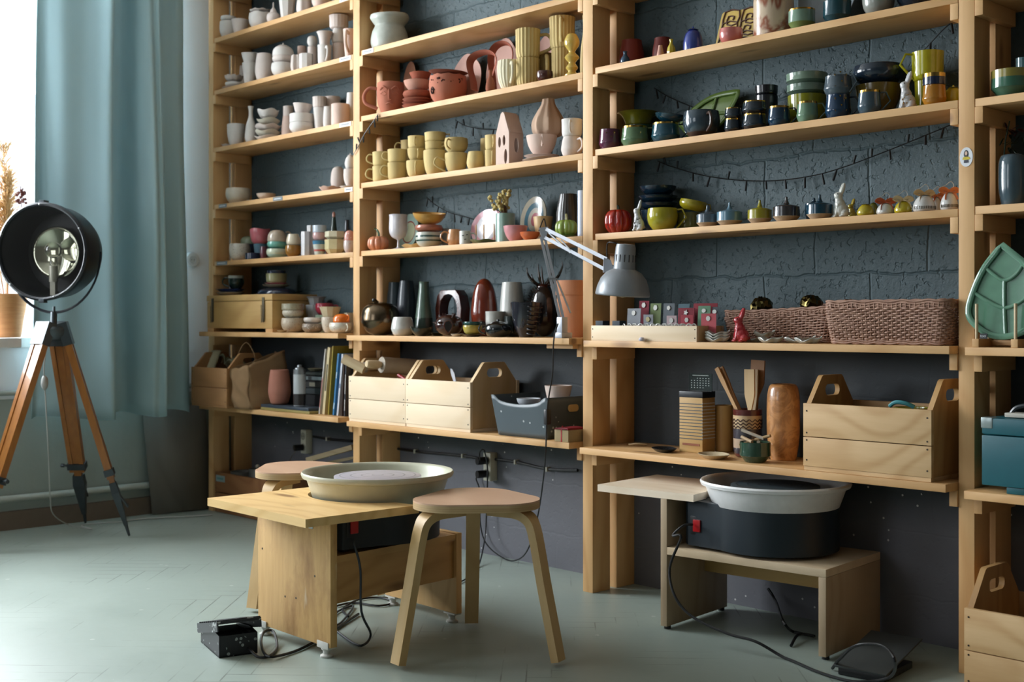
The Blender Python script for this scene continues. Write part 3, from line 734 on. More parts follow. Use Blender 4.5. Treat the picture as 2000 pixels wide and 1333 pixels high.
pot('cup', 1, 6, 'cyl', 684, 24, 611, .14, glaze('bdb095', .4), 'plain cream cup by the post at the wall, sixth shelf', h=.09)
# ---- bay 2
GRP = 'on the clay shelves of the second bay'
pot('jug', 2, 1, 'pitch', 761, 76, 31, .09, glaze('b9bdb4', .5), 'big white jug with a wide pinched rim, alone on the top shelf', wav=.003, wn=2)
pot('mug', 2, 2, 'round', 763, 54, 163, .07, TC, 'terracotta mug with a modelled face and round handle', hd=180)
FM = L_.copy()
g = G(); dd = -A2
fc = Vector((FM['X'], FM['Y'], 0)); zb = top(2, 2)
rr_ = FM['R']
for sx in (-1, 1):
    q = lambda a, z, o=.0: fc+(R2*math.sin(a)-A2*math.cos(a))*(rr_*.985+o)+Vector((0, 0, zb+z))
    g.tube([q(sx*.75, .10), q(sx*.45, .112, .002), q(sx*.15, .098)], .0045, 6); g.tube([q(sx*.7, .083), q(sx*.45, .09), q(sx*.2, .08)], .0028, 6)
    g.tube([q(sx*.7, .08), q(sx*.45, .075), q(sx*.2, .08)], .002, 6)
g.tube([q(-.02, .10), q(-.02, .075, .008), q(0, .06, .009), q(.1, .056, .002)], .004, 6); g.tube([q(-.25, .036), q(0, .041, .003), q(.25, .036)], .0035, 6)
face_mug = [o for o in COL.objects if o.get('label', '').startswith('terracotta mug with a modelled')][0]
obj('face_relief', g, TC, face_mug)
for i, (kd, wd, yt, mm, lb) in enumerate((('plate', 62, 207, TC2, 'lowest thin terracotta plate under the bowls beside the face mug'), ('plate', 62, 201, TC2, 'second thin terracotta plate under the bowls beside the face mug'), ('plate', 60, 195, TC, 'uppermost thin terracotta plate under the bowls beside the face mug'),
        ('round', 58, 180, clay('96543f'), 'dark terracotta bowl on thin plates'), ('bowl', 55, 159, TPK, 'terracotta bowl with a notched lower band, in the stack by the face mug'), ('taper', 43, 143, clay('9a543f'), 'small terracotta bowl at the top of the stack by the face mug'))):
    pot('plate' if kd == 'plate' else 'bowl', 2, 2, kd, 816+(5 if i == 5 else 0), wd, yt, .075, mm, lb, on=i > 0, same=i != 5)
def disc(nm, b, k, xc, yc, wd, hh, Y, mats, label, lean=14, ct='plate', wav=0, wn=6, rings=None, dish=.012, z=None, sq=None, par=None):
    """round plate leaning on the wall behind it"""
    p = onY(xc, yc, Y); R = wd*dep(p)/F/2; zb_ = z if z is not None else top(b, k)+.004
    H = min(hh*dep(p)/F, gap(b, k)-zb_-.01); s2 = H/(2*R)
    Y = min(Y, .214-H/2*math.sin(math.radians(lean))); X = min(max(p.x, PXS[b-1][1]+R+.003), PXS[b][0]-R-.003); p = Vector((X, Y, p.z))
    g = G(); g.M = Matrix.Translation((p.x, Y, zb_+H/2*math.cos(math.radians(lean)))) @ Matrix.Rotation(math.radians(-lean), 4, 'X') @ Matrix.Scale(s2, 4, (0, 0, 1)) @ Matrix.Rotation(HP, 4, 'X')
    fn = (lambda t, r, z2, kk: (r*(1+wav*math.sin(wn*t)*(r/R)**2), z2)) if wav else None
    mats = mats if isinstance(mats, list) else [mats]
    if rings:   # concentric glaze rings: (radius fraction, material index)
        prev = 0; fr = [f for f, _ in rings]
        for f, ix in rings:
            g.mi = ix; n0 = prev
            pr = [(R*(prev+(f-prev)*j/3), dish*(prev+(f-prev)*j/3)**2) for j in range(4)]; g.lathe(pr, (0, 0, 0), 40); prev = f
        g.mi = 0; g.lathe([(R, dish), (R, dish-.005), (R*.6, .004-.006), (0, -.006)], (0, 0, 0), 40)
    else: g.lathe([(0, 0), (R*.6, .001), (R*.8, dish*.4), (R, dish), (R*1.01, dish-.002), (R*.8, dish*.4-.005), (R*.55, -.005), (0, -.005)], (0, 0, 0), 36, fn)
    for _i in range(-3, 4): reg(b, k, p.x+R*_i/3.2, Y+.004, .014, zb_, zb_+H)
    gp = (nm+'s '+GRP) if GRP else None
    return tag(obj(nm, g, mats, base=(p.x, Y, zb_)), label, ct, gp)
disc('plate', 2, 2, 800, 150, 42, 110, .19, [clay('b98a72')], 'oval terracotta slab leaning upright behind the bowl stack', 4, dish=.003)
disc('plate', 2, 2, 868, 160, 90, 76, .2, [TPP], 'pale pink wavy plate leaning behind the openwork bowl', 2, wav=.04, wn=7)
disc('plate', 2, 2, 915, 150, 84, 100, .182, [TPP], 'larger pale pink plate leaning behind the clay loops', 2, wav=.03, wn=5)
disc('plate', 2, 2, 985, 135, 92, 118, .19, [TPP], 'biggest pale pink plate leaning behind the ribbed mugs', 2, wav=.03, wn=6)
disc('plate', 2, 2, 1072, 110, 60, 110, .18, [TPP], 'pale pink plate at the wall behind the yellow clay mugs', 2, wav=.02)
pot('yarn_bowl', 2, 2, 'round', 875, 74, 150, .09, TC, 'terracotta openwork bowl with a curled slot and pierced holes', wav=.003, wn=9, ct='bowl')
yb = L_.copy(); yr = yb['R']; yo = [o for o in COL.objects if o.get('label', '').startswith('terracotta openwork')][0]
g = G(); q = lambda a, z, o=.0: Vector((yb['X'], yb['Y'], zb+z))+(R2*math.sin(a)-A2*math.cos(a))*(yr*.97+o)
pts = [q(-.95+.16*math.cos(t)*(1-t/14), .05+.016*math.sin(t)*(1-t/14)) for t in [x*.5 for x in range(0, 19)]]
g.tube(pts, .0032, 6, 2); obj('curled_slot', g, clay('2d1712'), yo)
g = G()
random.seed(2)
for i in range(26):
    a = random.uniform(-1.2, .9); z = random.uniform(.075, .098); g.ball(q(a, z, .0), random.uniform(.002, .0045), 8)
obj('pierced_holes', g, clay('3a1d15'), yo)
pot('plate', 2, 2, 'plate', 888, 78, 138, .1, clay('7d4433'), 'dark terracotta plate lying in the openwork bowl', on=1, same=1, h=.014, tilt=(4, 100))
def loop(xa, xb, yt, yb_, Y, lb, lean):
    p = onY((xa+xb)/2, yb_, Y); z0 = top(2, 2)+.018; d = dep(p)/F; wv = (xb-xa)*d*.62; H = zat(yt, p)-z0
    P = []
    for i in range(49):
        t = -1+2*i/48; x = wv*.5*math.sin(t*math.pi*.93)*(1-.45*abs(t)**3)+lean*(1-t*t)*.5; z = H*math.cos(t*1.5708)**.7 if abs(t) < 1 else 0
        P.append((p.x+x*1.35-lean*.3, p.y+.03*t, z0+z))
    g = G(); g.tube(P, .0185, 8, 1, flat=(1, .16)); 
    tag(obj('clay_loop', g, TC2, base=(p.x, Y, z0)), lb, 'sculpture', 'terracotta ribbon loops')
loop(904, 980, 103, 186, .045, 'front terracotta ribbon bent into a standing loop beside the openwork bowl', .02)
loop(950, 1008, 85, 180, .138, 'rear terracotta ribbon loop beside the tall ribbed mugs', .02)
pot('vase', 2, 2, 'bottle', 958, 19, 137, .03, clay('8a4f38'), 'tiny brown bottle vase in front of the clay loops')
RB = dict(lobes=20, la=.03)
CR = clay('d9d0b4')
pot('mug', 2, 2, 'round', 995, 47, 120, .05, CR, 'cream mug with vertical ribs and a round handle', hd=-82, **RB)
pot('mug', 2, 2, 'mug', 1031, 46, 116, .125, YC2, 'lower ribbed yellow mug behind the cream one', **RB)
pot('mug', 2, 2, 'mug', 1029, 48, 59, .125, YC, 'tall ribbed yellow mug stacked behind the cream one', hd=0, on=1, same=1, **RB)
pot('bowl', 2, 2, 'round', 1064, 33, 140, .035, glaze('4a2620'), 'small shiny dark brown bowl in front of the yellow mug')
pot('mug', 2, 2, 'round', 1064, 36, 105, .15, YC2, 'plain yellow mug with handle toward the room, behind the dark bowl', hd=-85)
pot('mug', 2, 2, 'mug', 1098, 42, 97, .12, YC2, 'lower ribbed yellow mug near the post', **RB)
pot('mug', 2, 2, 'mug', 1105, 50, 35, .12, YC, 'upper ribbed yellow mug near the post, highest in its shelf', hd=-95, on=1, same=1, **RB)
pot('candlestick', 2, 2, 'baluster', 1117, 30, 67, .035, glaze('c8ac56'), 'glossy yellow turned candlestick near the post')
pot('bottle', 2, 2, 'bottle', 1142, 18, 30, .1, clay('cdb887'), 'tall pale bottle half hidden by the post, second shelf')
GRP = 'on the yellow clay shelf'
T3 = top(2, 3)
MU = [(745, 34, .06, [(326, 'cyl', 180), (298, 'cyl', 180)], 'far'), ]
pot('mug', 2, 3, 'mug', 745, 35, 326, .06, YC, 'bottom straight yellow mug of the pair nearest the far post', hd=180)
pot('mug', 2, 3, 'mug', 745, 35, 298, .06, YC, 'top straight yellow mug of the pair nearest the far post', hd=180, on=1, same=1)
pot('mug', 2, 3, 'mug', 776, 38, 319, .055, YC2, 'bottom straight yellow mug of the second pair from the far post', hd=180)
pot('mug', 2, 3, 'mug', 776, 38, 293, .055, YC, 'top straight yellow mug of the second pair from the far post', hd=180, on=1, same=1)
pot('mug', 2, 3, 'mug', 797, 30, 302, .16, YC2, 'yellow mug at the wall under another behind the second pair')
pot('mug', 2, 3, 'mug', 797, 29, 275, .16, YC, 'yellow mug at the wall with its ring handle raised', hd=180, on=1, same=1)
pot('cup', 2, 3, 'cup', 814, 41, 315, .06, YC, 'rounded yellow cup at the bottom of the stack of three', hd=-90)
pot('cup', 2, 3, 'cup', 813, 36, 291, .06, YC2, 'middle yellow cup of the stack of three', hd=-80, on=1, same=1)
pot('cup', 2, 3, 'mug', 813, 35, 267, .06, YC, 'top yellow cup of the stack of three, handle toward the room', hd=-95, on=1, same=1)
pot('cup', 2, 3, 'cup', 850, 46, 295, .065, YC, 'deep yellow cup under two square-handled cups')
pot('cup', 2, 3, 'mug', 848, 40, 278, .065, YC2, 'yellow cup with a small square handle, in the tall stack', hd=-45, hs='square', on=1, same=1)
pot('cup', 2, 3, 'mug', 848, 42, 260, .065, YC, 'topmost yellow cup with a square handle sticking out', hd=0, hs='square', on=1, same=1)
pot('cup', 2, 3, 'cup', 891, 44, 300, .06, YC, 'yellow cup with a big thin drooping handle', hd=190, hs='big')
pot('cup', 2, 3, 'round', 892, 46, 271, .06, YC2, 'yellow cup with handle in front, set on the drooping-handled one', hd=-120, on=1, same=1)
pot('cup', 2, 3, 'tulip', 929, 35, 297, .06, YC, 'single yellow beaker without handle beside the stacks')
pot('mug', 2, 3, 'mug', 962, 30, 294, .06, YC2, 'lower yellow mug beside the clay house', hd=-90)
pot('mug', 2, 3, 'mug', 962, 30, 265, .06, YC, 'upper yellow mug beside the clay house', hd=-85, on=1, same=1)
pot('mug', 2, 3, 'round', 951, 26, 272, .16, YC2, 'yellow mug at the wall behind the pair by the clay house', h=.14)
# ceramic house lantern: gable toward the room
p0, p1 = onY(968.5, 323, .015), onY(994, 320, .015); pk = onX(1022, 300, p1.x); zb = top(2, 3)+.0006
zE = zat(262, p0); zP = zat(221, p0); dpt = min(pk.y-.015, .17); wH = p1.x-p0.x
HS = thing('lantern_house', (p0.x, .015, zb), 'pale clay house lantern with arched window openings', 'lantern')
def holes(w_, sc):
    return [[(w_*cx+w_*hw*math.cos(a), (zz+hh*math.sin(a))) for a in [k*math.pi/6 for k in range(12)]] for cx, zz, hw, hh in sc]
hh = zE-zb
fr = [(0, 0), (wH, 0), (wH, hh), (wH*.62, zP-zb-.006), (wH*.5, zP-zb), (wH*.38, zP-zb-.006), (0, hh)]
hl = holes(wH, [(.28, hh*.72, .11, hh*.17), (.62, hh*.76, .11, hh*.17), (.74, hh*.25, .12, hh*.24)])
obj('front_wall', G().prism(fr, .006, lambda u, v, t: (p0.x+u, .015+t, zb+v), hl), BP, HS)
obj('rear_wall', G().prism(fr, .006, lambda u, v, t: (p0.x+u, .015+dpt-.006+t, zb+v)), BP, HS)
sd = [(0, 0), (dpt-.012, 0), (dpt-.012, hh), (0, hh)]
h2 = holes(dpt, [(.45, hh*.62, .17, hh*.24)])
obj('side_wall', G().prism(sd, .006, lambda u, v, t: (p1.x-.006+t, .021+u, zb+v), h2), BP, HS)
obj('side_wall', G().prism(sd, .006, lambda u, v, t: (p0.x+t, .021+u, zb+v)), BP, HS)
rf = G(); rf.beam((p0.x, .015+dpt/2, zE), (p0.x+wH*.5, .015+dpt/2, zP), (0, 1, 0), dpt/2-.0065, .003); rf.beam((p1.x, .015+dpt/2, zE), (p0.x+wH*.5, .015+dpt/2, zP), (0, 1, 0), dpt/2-.0065, .003)
obj('roof', rf, BP, HS)
GRP = 'of pale clay beside the house lantern'
pot('plate', 2, 3, 'plate', 1058, 78, 303, .075, BQ2, 'white shell-like plate under the plates by the clay house', h=.012, wav=.004, wn=2)
pot('plate', 2, 3, 'plate', 1064, 70, 296, .085, BP, 'pinkish plate on the white shell-like plate', h=.012, on=1, same=1)
pot('bowl', 2, 3, 'bowl', 1068, 61, 266, .085, BP, 'pinkish bowl with small lug handles on the plates', hd=-90, hs='square', on=1, same=1)
pot('vase', 2, 3, 'pear', 1071, 62, 194, .11, clay('b79a84'), 'big tan fluted pear-shaped vase standing in the pinkish bowl', on=1, lobes=8, la=.07)
pot('mug', 2, 3, 'tulip', 1117, 42, 268, .05, BQ2, 'lower dimpled white mug by the post', hd=-60)
pot('mug', 2, 3, 'mug', 1120, 41, 234, .05, BQ, 'upper white mug with long handle by the post', hd=-100, on=1, same=1)
# ---- bay 2, fourth shelf
GRP = 'on the mixed shelf of the second bay'
def pumpkin_reg(b, k, X, Yc, R, z0, H): reg(b, k, X, Yc, R, z0, z0+H)
def pumpkin(b, k, xc, wd, yt, Y, m, ms, label, stem=.02, curl=1, on=0, lobes=9):
    X, Yc, R = spot(b, k, xc, wd, Y); z0 = L_['z'] if on else top(b, k)+.0005; H = zat(yt, (X, Yc, 0))-z0
    if on: X, Yc = L_['X'], L_['Y']; R = min(R, L_['R']*.98)
    pumpkin_reg(b, k, X, Yc, R, z0, H); T = thing('pumpkin', (X, Yc, z0), label, 'pumpkin')
    P = [(R*a, H*c) for a, c in ((0, .04), (.3, 0), (.65, .05), (.93, .25), (1, .5), (.94, .75), (.7, .94), (.35, 1), (.12, .93), (0, .9))]
    g = G().lathe([(q.x, q.z) for q in cat([(a, 0, c) for a, c in P], 3)], (X, Yc, z0), 72, lambda t, r, z, kk: (abs(r)*(1-.13*(1-abs(math.cos(lobes*t/2)))**1.5), z))
    obj('body', g, m, T); t0 = z0+H*.9
    g = G().tube([(X, Yc, t0), (X+.002, Yc, t0+stem*.5), (X+curl*stem*.3, Yc, t0+stem), (X+curl*stem*.8, Yc, t0+stem*1.15)], lambda u: .006*(1-u*.45), 8); obj('stem', g, ms, T)
    L_.update(z=z0+H); return T
pumpkin(2, 4, 739, 43, 462, .06, glaze('c9805c', .3), glaze('4f6a52'), 'small salmon ceramic pumpkin with a curled green stem', .035, -1)
disc('plate', 2, 4, 800, 440, 64, 72, .17, [glaze('8aa39b'), glaze('9a9f84'), glaze('7c3f3c')], 'round plate in teal and sage leaning at the wall behind the goblet', 10, rings=[(.55, 1), (.62, 2), (1, 0)])
pot('goblet', 2, 4, 'goblet', 778, 37, 420, .06, glaze('d2cdd2'), 'white ceramic goblet on a teal stem')
pot('platter', 2, 4, 'plate', 815, 112, 470, .04, glaze('c3a873', .35), 'long tan leaf-shaped platter at the shelf edge', h=.02, squash=.35, wav=.003, ct='platter')
ys = L_['z']
pot('bowl', 2, 4, 'round', 838, 53, 455, .15, glaze('c3c4b8', .25), 'white bowl with dark green rings under the mustard bowl', bands=[(.4, glaze('2f4a44')), (.48, glaze('c3c4b8', .25)), (.7, glaze('2f4a44')), (.78, glaze('c3c4b8', .25))])
pot('bowl', 2, 4, 'round', 839, 54, 441, .13, glaze('a5634c', .3), 'pink and brown painted bowl in the mustard bowl stack', on=1, same=1)
pot('bowl', 2, 4, 'bowl', 843, 66, 420, .13, glaze('b98a3e', .4), 'wide mustard bowl lying tilted on the stack', on=1, same=1, tilt=(9, 60))
pot('jug', 2, 4, 'tulip', 870, 20, 447, .12, glaze('a9b2bd'), 'small blue and white jug behind the orange mug')
pot('mug', 2, 4, 'tulip', 888, 30, 449, .06, glaze('c99061', .3), 'small peach mug with round handle', hd=200)
pot('mug', 2, 4, 'cyl', 908, 22, 452, .04, glaze('cfcfc8'), 'little white mug with black bird marks', hd=0)
g = G(); X, Yc, R = L_['X'], L_['Y'], L_['R']
for a, z in ((-.3, .035), (.1, .02), (.4, .038)):
    q = Vector((X, Yc, top(2, 4)+z))+(R2*math.sin(a)-A2*math.cos(a))*(R+.0006); g.beam(q-R2*.004, q+R2*.004+Vector((0, 0, .002)), (0, 0, 1), .0016, .0005)
obj('bird_marks', g, plain('17191c'), [o for o in COL.objects if o.get('label', '').startswith('little white mug')][0])
disc('plate', 2, 4, 955, 430, 92, 72, .18, [glaze('c98f98'), glaze('c5bfc4')], 'pink-rimmed white plate leaning behind the dried flowers', 12, rings=[(.74, 1), (1, 0)])
pot('dish', 2, 4, 'plate', 947, 58, 467, .05, glaze('5c7358'), 'flat green leaf dish in front of the pink-rimmed plate', h=.014, wav=.003)
PG = G(); y_ = .128
for xx in (930, 945, 965): q = onY(xx, 0, y_); PG.tube([(q.x, y_, top(2, 4)+.02), (q.x, y_, top(2, 4)+.085)], .0028, 8, 1)
a, c = onY(925, 0, y_).x, onY(970, 0, y_).x; RKP = thing('plate_rack', (a, y_, top(2, 4)), 'small wooden peg rack in front of the pink-rimmed plate', 'rack')
obj('peg', PG, PZ, RKP); obj('base_rail', G().box(a, c, y_-.008, y_+.008, top(2, 4)+.0006, top(2, 4)+.02), PX, RKP)
DG = pot('planter', 2, 4, 'planter', 987, 38, 418, .09, glaze('7f9c90', .3), 'sage green cylinder planter of dried flowers')
X, Yc, zt = L_['X'], L_['Y'], L_['z']
FL = thing('dried_flowers', (X, Yc, zt-.04), 'bunch of cream dried flowers with brown stems in the green planter', 'flowers')
g = G(); hd_ = []
random.seed(9)
for i in range(17):
    a = random.uniform(0, 6.28); l = random.uniform(.3, 1); e = Vector((X, Yc, zt))+R2*(math.cos(a)*.05*l-.012)+A2*math.sin(a)*.03*l+Vector((0, 0, .015+.075*random.random()))
    g.tube([(X+.1*(e.x-X), Yc+.1*(e.y-Yc), zt-.035), (X+.45*(e.x-X), Yc+.45*(e.y-Yc), zt+.002), tuple(e)], .0012, 5, 1); hd_.append(e)
obj('stems', g, clay('6d4a33'), FL); g = G()
for e in hd_:
    for j in range(5): g.ball(e+Vector([random.uniform(-.009, .009) for _ in range(3)]), random.uniform(.005, .008), 8)
obj('blossoms', g, clay('cdb97c'), FL)
pot('bowl', 2, 4, 'bowl', 1007, 68, 442, .055, glaze('cf8f94', .2), 'pink glazed bowl in front of the green planter', h=None)
pot('bowl', 2, 4, 'bowl', 1035, 40, 454, .02, glaze('c9683e', .2), 'small orange bowl beside the pink one')
disc('plate', 2, 4, 1045, 425, 70, 90, .17, [glaze('b3aa98'), glaze('4f7180'), glaze('b3aa98', .22), glaze('b9656d'), glaze('a9a297', .25)], 'round plate with blue, cream and red concentric rings', 10, rings=[(.3, 3), (.42, 2), (.52, 4), (.75, 1), (1, 0)])
pot('cup', 2, 4, 'taper', 1061, 48, 424, .1, glaze('c9a878', .4), 'plain tan cup before the ringed plate')
pot('jar', 2, 4, 'tallv', 1110, 48, 380, .16, glaze('2a2522', .35), 'dark carved jar with banded ornament at the wall', lobes=24, la=.012)
pot('dish', 2, 4, 'plate', 1106, 46, 463, .05, glaze('5f7a4c'), 'flat green dish under the green pumpkin', h=.008)
pumpkin(2, 4, 1104, 46, 430, .05, glaze('8ba04a', .2), glaze('a9a070'), 'lime green ceramic pumpkin near the post', .025, 0, on=1)
pot('vase', 2, 4, 'cyl', 1139, 22, 373, .04, glaze('b9c4d8', .2), 'tall pale blue cylinder half hidden by the post')
# ---- bay 2, shelf of dark glazed ware
GRP = 'among the dark glazed ware'
sv = pot('vase', 2, 5, 'tallv', 768, 30, 552, .16, glaze('48565f', .35), 'grey-blue tall vase at the wall behind the bronze sphere')
pot('vase', 2, 5, 'tallv', 794, 38, 549, .15, glaze('222b35', .4), 'dark slate tall vase beside the grey-blue one')
sp_ = pot('sphere_vase', 2, 5, 'ball', 743, 76, 590, .0, glaze('6b5c4a', .22, metal=1.0), 'bronze lustre ball vase with a small side nozzle', ct='vase')
X, Yc, R, zt = L_['X'], L_['Y'], L_['R'], L_['z']
g = G(); g.tube([(X-.01, Yc-.01, zt-.014), (X-.012, Yc-.025, zt+.006)], lambda u: .017-.006*u, 14, 2); obj('nozzle', g, glaze('6a573b', .25, metal=1.0), sp_)
g = G(); q = Vector((X-.012, Yc-.0255, zt+.0068)); g.ball(q, .009, 12); obj('nozzle_opening', g, glaze('15110c', .5), sp_)
pot('cup', 2, 5, 'tulip', 786, 44, 620, -.01, glaze('c9c9c4', .25), 'plain white tumbler beside the bronze ball vase')
pot('vase', 2, 5, 'cone', 828, 37, 551, .1, glaze('2e4039', .15), 'tall bottle-shaped vase, sage above and near black below', bands=[(.35, glaze('55695d', .15))], lobes=10, la=.015)
pot('dish', 2, 5, 'bowl', 823, 45, 640, -.02, glaze('1b2420', .15), 'small black-green dish with a pinched rim in front of the bottle vase', wav=.005, wn=2)
BRN = glaze('4a2018', .14); BRD = glaze('2f1512', .14)
# arched ring vessel
p = onY(882, 655, .15); zb = top(2, 5)+.0006; dd = dep(p)/F; W_ = 78*dd; H_ = zat(567, p)-zb
AR = thing('arch_vase', (p.x, .11, zb), 'brown glazed arch-shaped vase with a large round opening', 'vase', 'vases '+GRP)
out = [(-.34, 0), (-.47, .25), (-.5, .6), (-.42, .88), (-.28, 1), (.28, 1), (.42, .88), (.5, .6), (.47, .25), (.34, 0)]
for _x in (-.045, 0, .045): reg(2, 5, p.x+_x, .155, .028, zb, zb+H_)
g = G().prism([(u*W_, v*H_) for u, v in out], .05, lambda u, v, t: (p.x+u, .13+t, zb+v), [ell(W_*.33, H_*.36, 24, 0, H_*.55)])
obj('ring_body', g, BRN, AR, sharp=50); b_ = AR.children[0]; md = b_.modifiers.new('round', 'BEVEL'); md.width = .008; md.segments = 3
# spiky pot with open mouth
p = onY(877, 655, .02); X, Yc, R = spot(2, 5, 877, 60, .015); reg(2, 5, X, Yc, R, zb, zb+.1); H_ = zat(612, p)-zb
SPK_ = thing('spiky_pot', (X, Yc, zb), 'dark brown spiked pot with a drop-shaped mouth, in front of the arch vase', 'pot')
g = G().ball((X, Yc, zb+H_*.485), R*.93, 24, H_*.47)
random.seed(5)
for i in range(20):
    a, e = random.uniform(0, 6.28), random.uniform(.1, 1.2); n = Vector((math.cos(a)*math.cos(e), math.sin(a)*math.cos(e), math.sin(e))); c = Vector((X, Yc, zb+H_*.46))+Vector((n.x*R*.85, n.y*R*.85, n.z*H_*.42))
    g.tube([tuple(c), tuple(c+n*.016)], lambda u: .008*(1-u*.85), 8, 1)
obj('body', g, BRD, SPK_)
m0 = Vector((X, Yc, zb+H_*.42))-A2*R*.9
g = G(); g.prism([(0, -.024), (.010, -.012), (.016, .004), (.011, .017), (0, .022), (-.011, .017), (-.016, .004), (-.010, -.012)], .006, lambda u, v, t: m0+R2*u+Vector((0, 0, v))-A2*(t)); obj('mouth', g, glaze('0a0606', .5), SPK_)
g = G(); pts = [m0+R2*u-A2*.006+Vector((0, 0, v)) for u, v in [(0, -.026), (.011, -.013), (.018, .004), (.012, .019), (0, .024), (-.012, .019), (-.018, .004), (-.011, -.013)]]; g.tube(pts, .0022, 6, closed=True); obj('mouth_rim', g, BRN, SPK_)
ev = pot('egg_vase', 2, 5, 'egg', 946, 52, 544, .12, glaze('6a2a1a', .1), 'shiny red-brown egg-shaped vase with a hole low in front', ct='vase')
X, Yc, R = L_['X'], L_['Y'], L_['R']; c = Vector((X, Yc, zb+.045))-A2*R*.9-R2*R*.15
g = G(); g.prism(ell(.016, .015, 16), .008, lambda u, v, t: c+R2*u+Vector((0, 0, v))-A2*t); obj('hole', g, glaze('120807', .4), ev)
g = G(); g.tube([c-A2*.008+R2*u+Vector((0, 0, v)) for u, v in ell(.018, .017, 20)], .003, 6, closed=True); obj('hole_rim', g, BRN, ev)
pot('lid', 2, 5, 'plate', 855, 28, 657, -.05, glaze('3a3e28', .3), 'flat dark olive lid at the shelf edge', h=.012)
pot('saucer', 2, 5, 'plate', 893, 26, 656, -.05, glaze('b5aa9a', .4), 'small beige saucer behind the olive lid', h=.01)
pot('saucer', 2, 5, 'plate', 923, 40, 660, -.02, glaze('332a20', .3), 'dark brown saucer under the yellow and teal cups', h=.008)
pot('cup', 2, 5, 'cup', 925, 38, 636, -.02, glaze('b3a04c', .2), 'yellow cup holding a teal one on the dark saucer', on=1, same=1)
pot('cup', 2, 5, 'cup', 926, 36, 629, -.02, glaze('1e4e4c', .2), 'teal cup set inside the yellow one', on=1, same=1, nest=.006)
pot('vase', 2, 5, 'tulip', 1000, 48, 552, .15, glaze('bfbfba', .3), 'tall plain white vase at the wall')
pot('cup', 2, 5, 'mug', 968, 40, 609, .09, glaze('b9b9b3', .3), 'white cup behind the black teapot')
pot('cup', 2, 5, 'mug', 1000, 30, 618, .07, glaze('17201d', .2), 'dark green cup between the teapot and the shell bowl')
pot('teapot', 2, 5, 'flatball', 973, 60, 630, -.005, glaze('10171a', .1), 'round black teapot with ring handle and small lid knob', hd=180, knob=(.006, .014))
# shell-like dark bowl with claws
sb = pot('shell_bowl', 2, 5, 'bowl', 1028, 62, 591, .02, glaze('23242c', .1), 'deep iridescent black bowl with curved claws along its side', wav=.002, ct='bowl', hd=None)
H_ = L_['z']-zb; X, Yc, R = L_['X'], L_['Y'], L_['R']
g = G()
for i in range(7):
    f = .12+.13*i; r = R*(.5+.5*f); b0 = Vector((X, Yc, zb+H_*f)); a = math.radians(-42); d1 = R2*math.cos(a)+A2*math.sin(a); d2 = R2*math.cos(a-.7)+A2*math.sin(a-.7)
    g.tube([b0+d2*r*.92, b0+d2*(r+.010)+Vector((0, 0, -.003)), b0+d1*(r+.016)+Vector((0, 0, -.008)), b0+d1*(r+.005)+R2*.012+Vector((0, 0, -.004))], lambda u: .0042*(1-.75*u), 7, 3)
obj('claws', g, glaze('191a20', .08), sb)
# creature vase: humped body with spiked back and antlers
X, Yc, R = free_spot(2, 5, 1062, 60, .15, zb, .2); reg(2, 5, X, Yc, R, zb, zb+.2); zH = zat(556, (X, Yc, 0)); Hc = zH-zb
CT_ = thing('creature_vase', (X, Yc, zb), 'black beast-shaped vase with spiny back and curved horns', 'sculpture')
g = G().ball((X, Yc, zb+Hc*.5), R*.95, 26, Hc*.5, lambda t, r, z, kk: (r*(1+.12*math.cos(t)), z)); obj('body', g, glaze('1c1819', .12), CT_)
g = G()
for i in range(15):
    f = i/14; a = math.pi*(.93-.5*f); c = Vector((X, Yc, zb+Hc*.5))+R2*(R*1.0*math.cos(a))+Vector((0, 0, Hc*.5*math.sin(a))); n = (R2*math.cos(a)+Vector((0, 0, math.sin(a))))
    g.tube([c-n*.004, c+n*.012-A2*.004], lambda u: .0045*(1-.7*u), 7, 1)
obj('back_spines', g, glaze('100e0f', .1), CT_)
g = G(); hb = Vector((X, Yc, zH-.01))
for dx, dz, bend in ((-.062, .075, -.02), (-.045, .05, -.01), (-.022, .09, 0), (-.008, .08, .0), (.03, .10, .01), (.068, .10, .03)):
    g.tube([hb+R2*dx*.15, hb+R2*dx*.75+Vector((0, 0, dz*.35)), hb+R2*(dx*.95+bend*.2)+Vector((0, 0, dz*.75)), hb+R2*(dx+bend*.1)+Vector((0, 0, dz))], lambda u: .008*(1-.85*u), 8, 3)
obj('horns', g, glaze('171313', .12), CT_)
g = G().ball(hb+Vector((0, 0, -.002)), R*.45, 14, .016); obj('head', g, glaze('33140f', .15), CT_)
pot('flower_pot', 2, 5, 'pot', 1124, 78, 549, .12, clay('b9805f'), 'large plain terracotta flower pot beside the post', bands=None, ct='pot')
# ================================================================ BAY 3
GRP = 'on the top shelf of the third bay'
pot('vase', 3, 1, 'belly', 1234, 50, 80, .15, clay('7a2f22', .5), 'broad dark red pot in the dim corner by the post')
pot('vase', 3, 1, 'bottle', 1221, 19, 101, .03, glaze('25435c', .2), 'tiny blue bottle vase in front of the broad red pot')
pot('vase', 3, 1, 'belly', 1294, 40, 75, .15, clay('6b2f2a', .5), 'dark red vase behind the pink and yellow bottles')
pot('bottle', 3, 1, 'cone', 1290, 15, 89, .035, glaze('c99480', .4), 'tiny pink bottle beside a tiny yellow one')
pot('bottle', 3, 1, 'bottle', 1311, 18, 77, .035, glaze('c2ab2a', .2), 'tiny faceted yellow bottle', seg=8)
pot('jar', 3, 1, 'dome', 1354, 39, 58, .055, glaze('2d3f8a', .2), 'deep blue domed jar with a small knob', knob=(.0035, .012))
p = onY(1424, 84, .12); zb1 = top(3, 1)+.004; q0, q1 = onY(1390, 80, .12).x, onY(1468, 60, .12).x
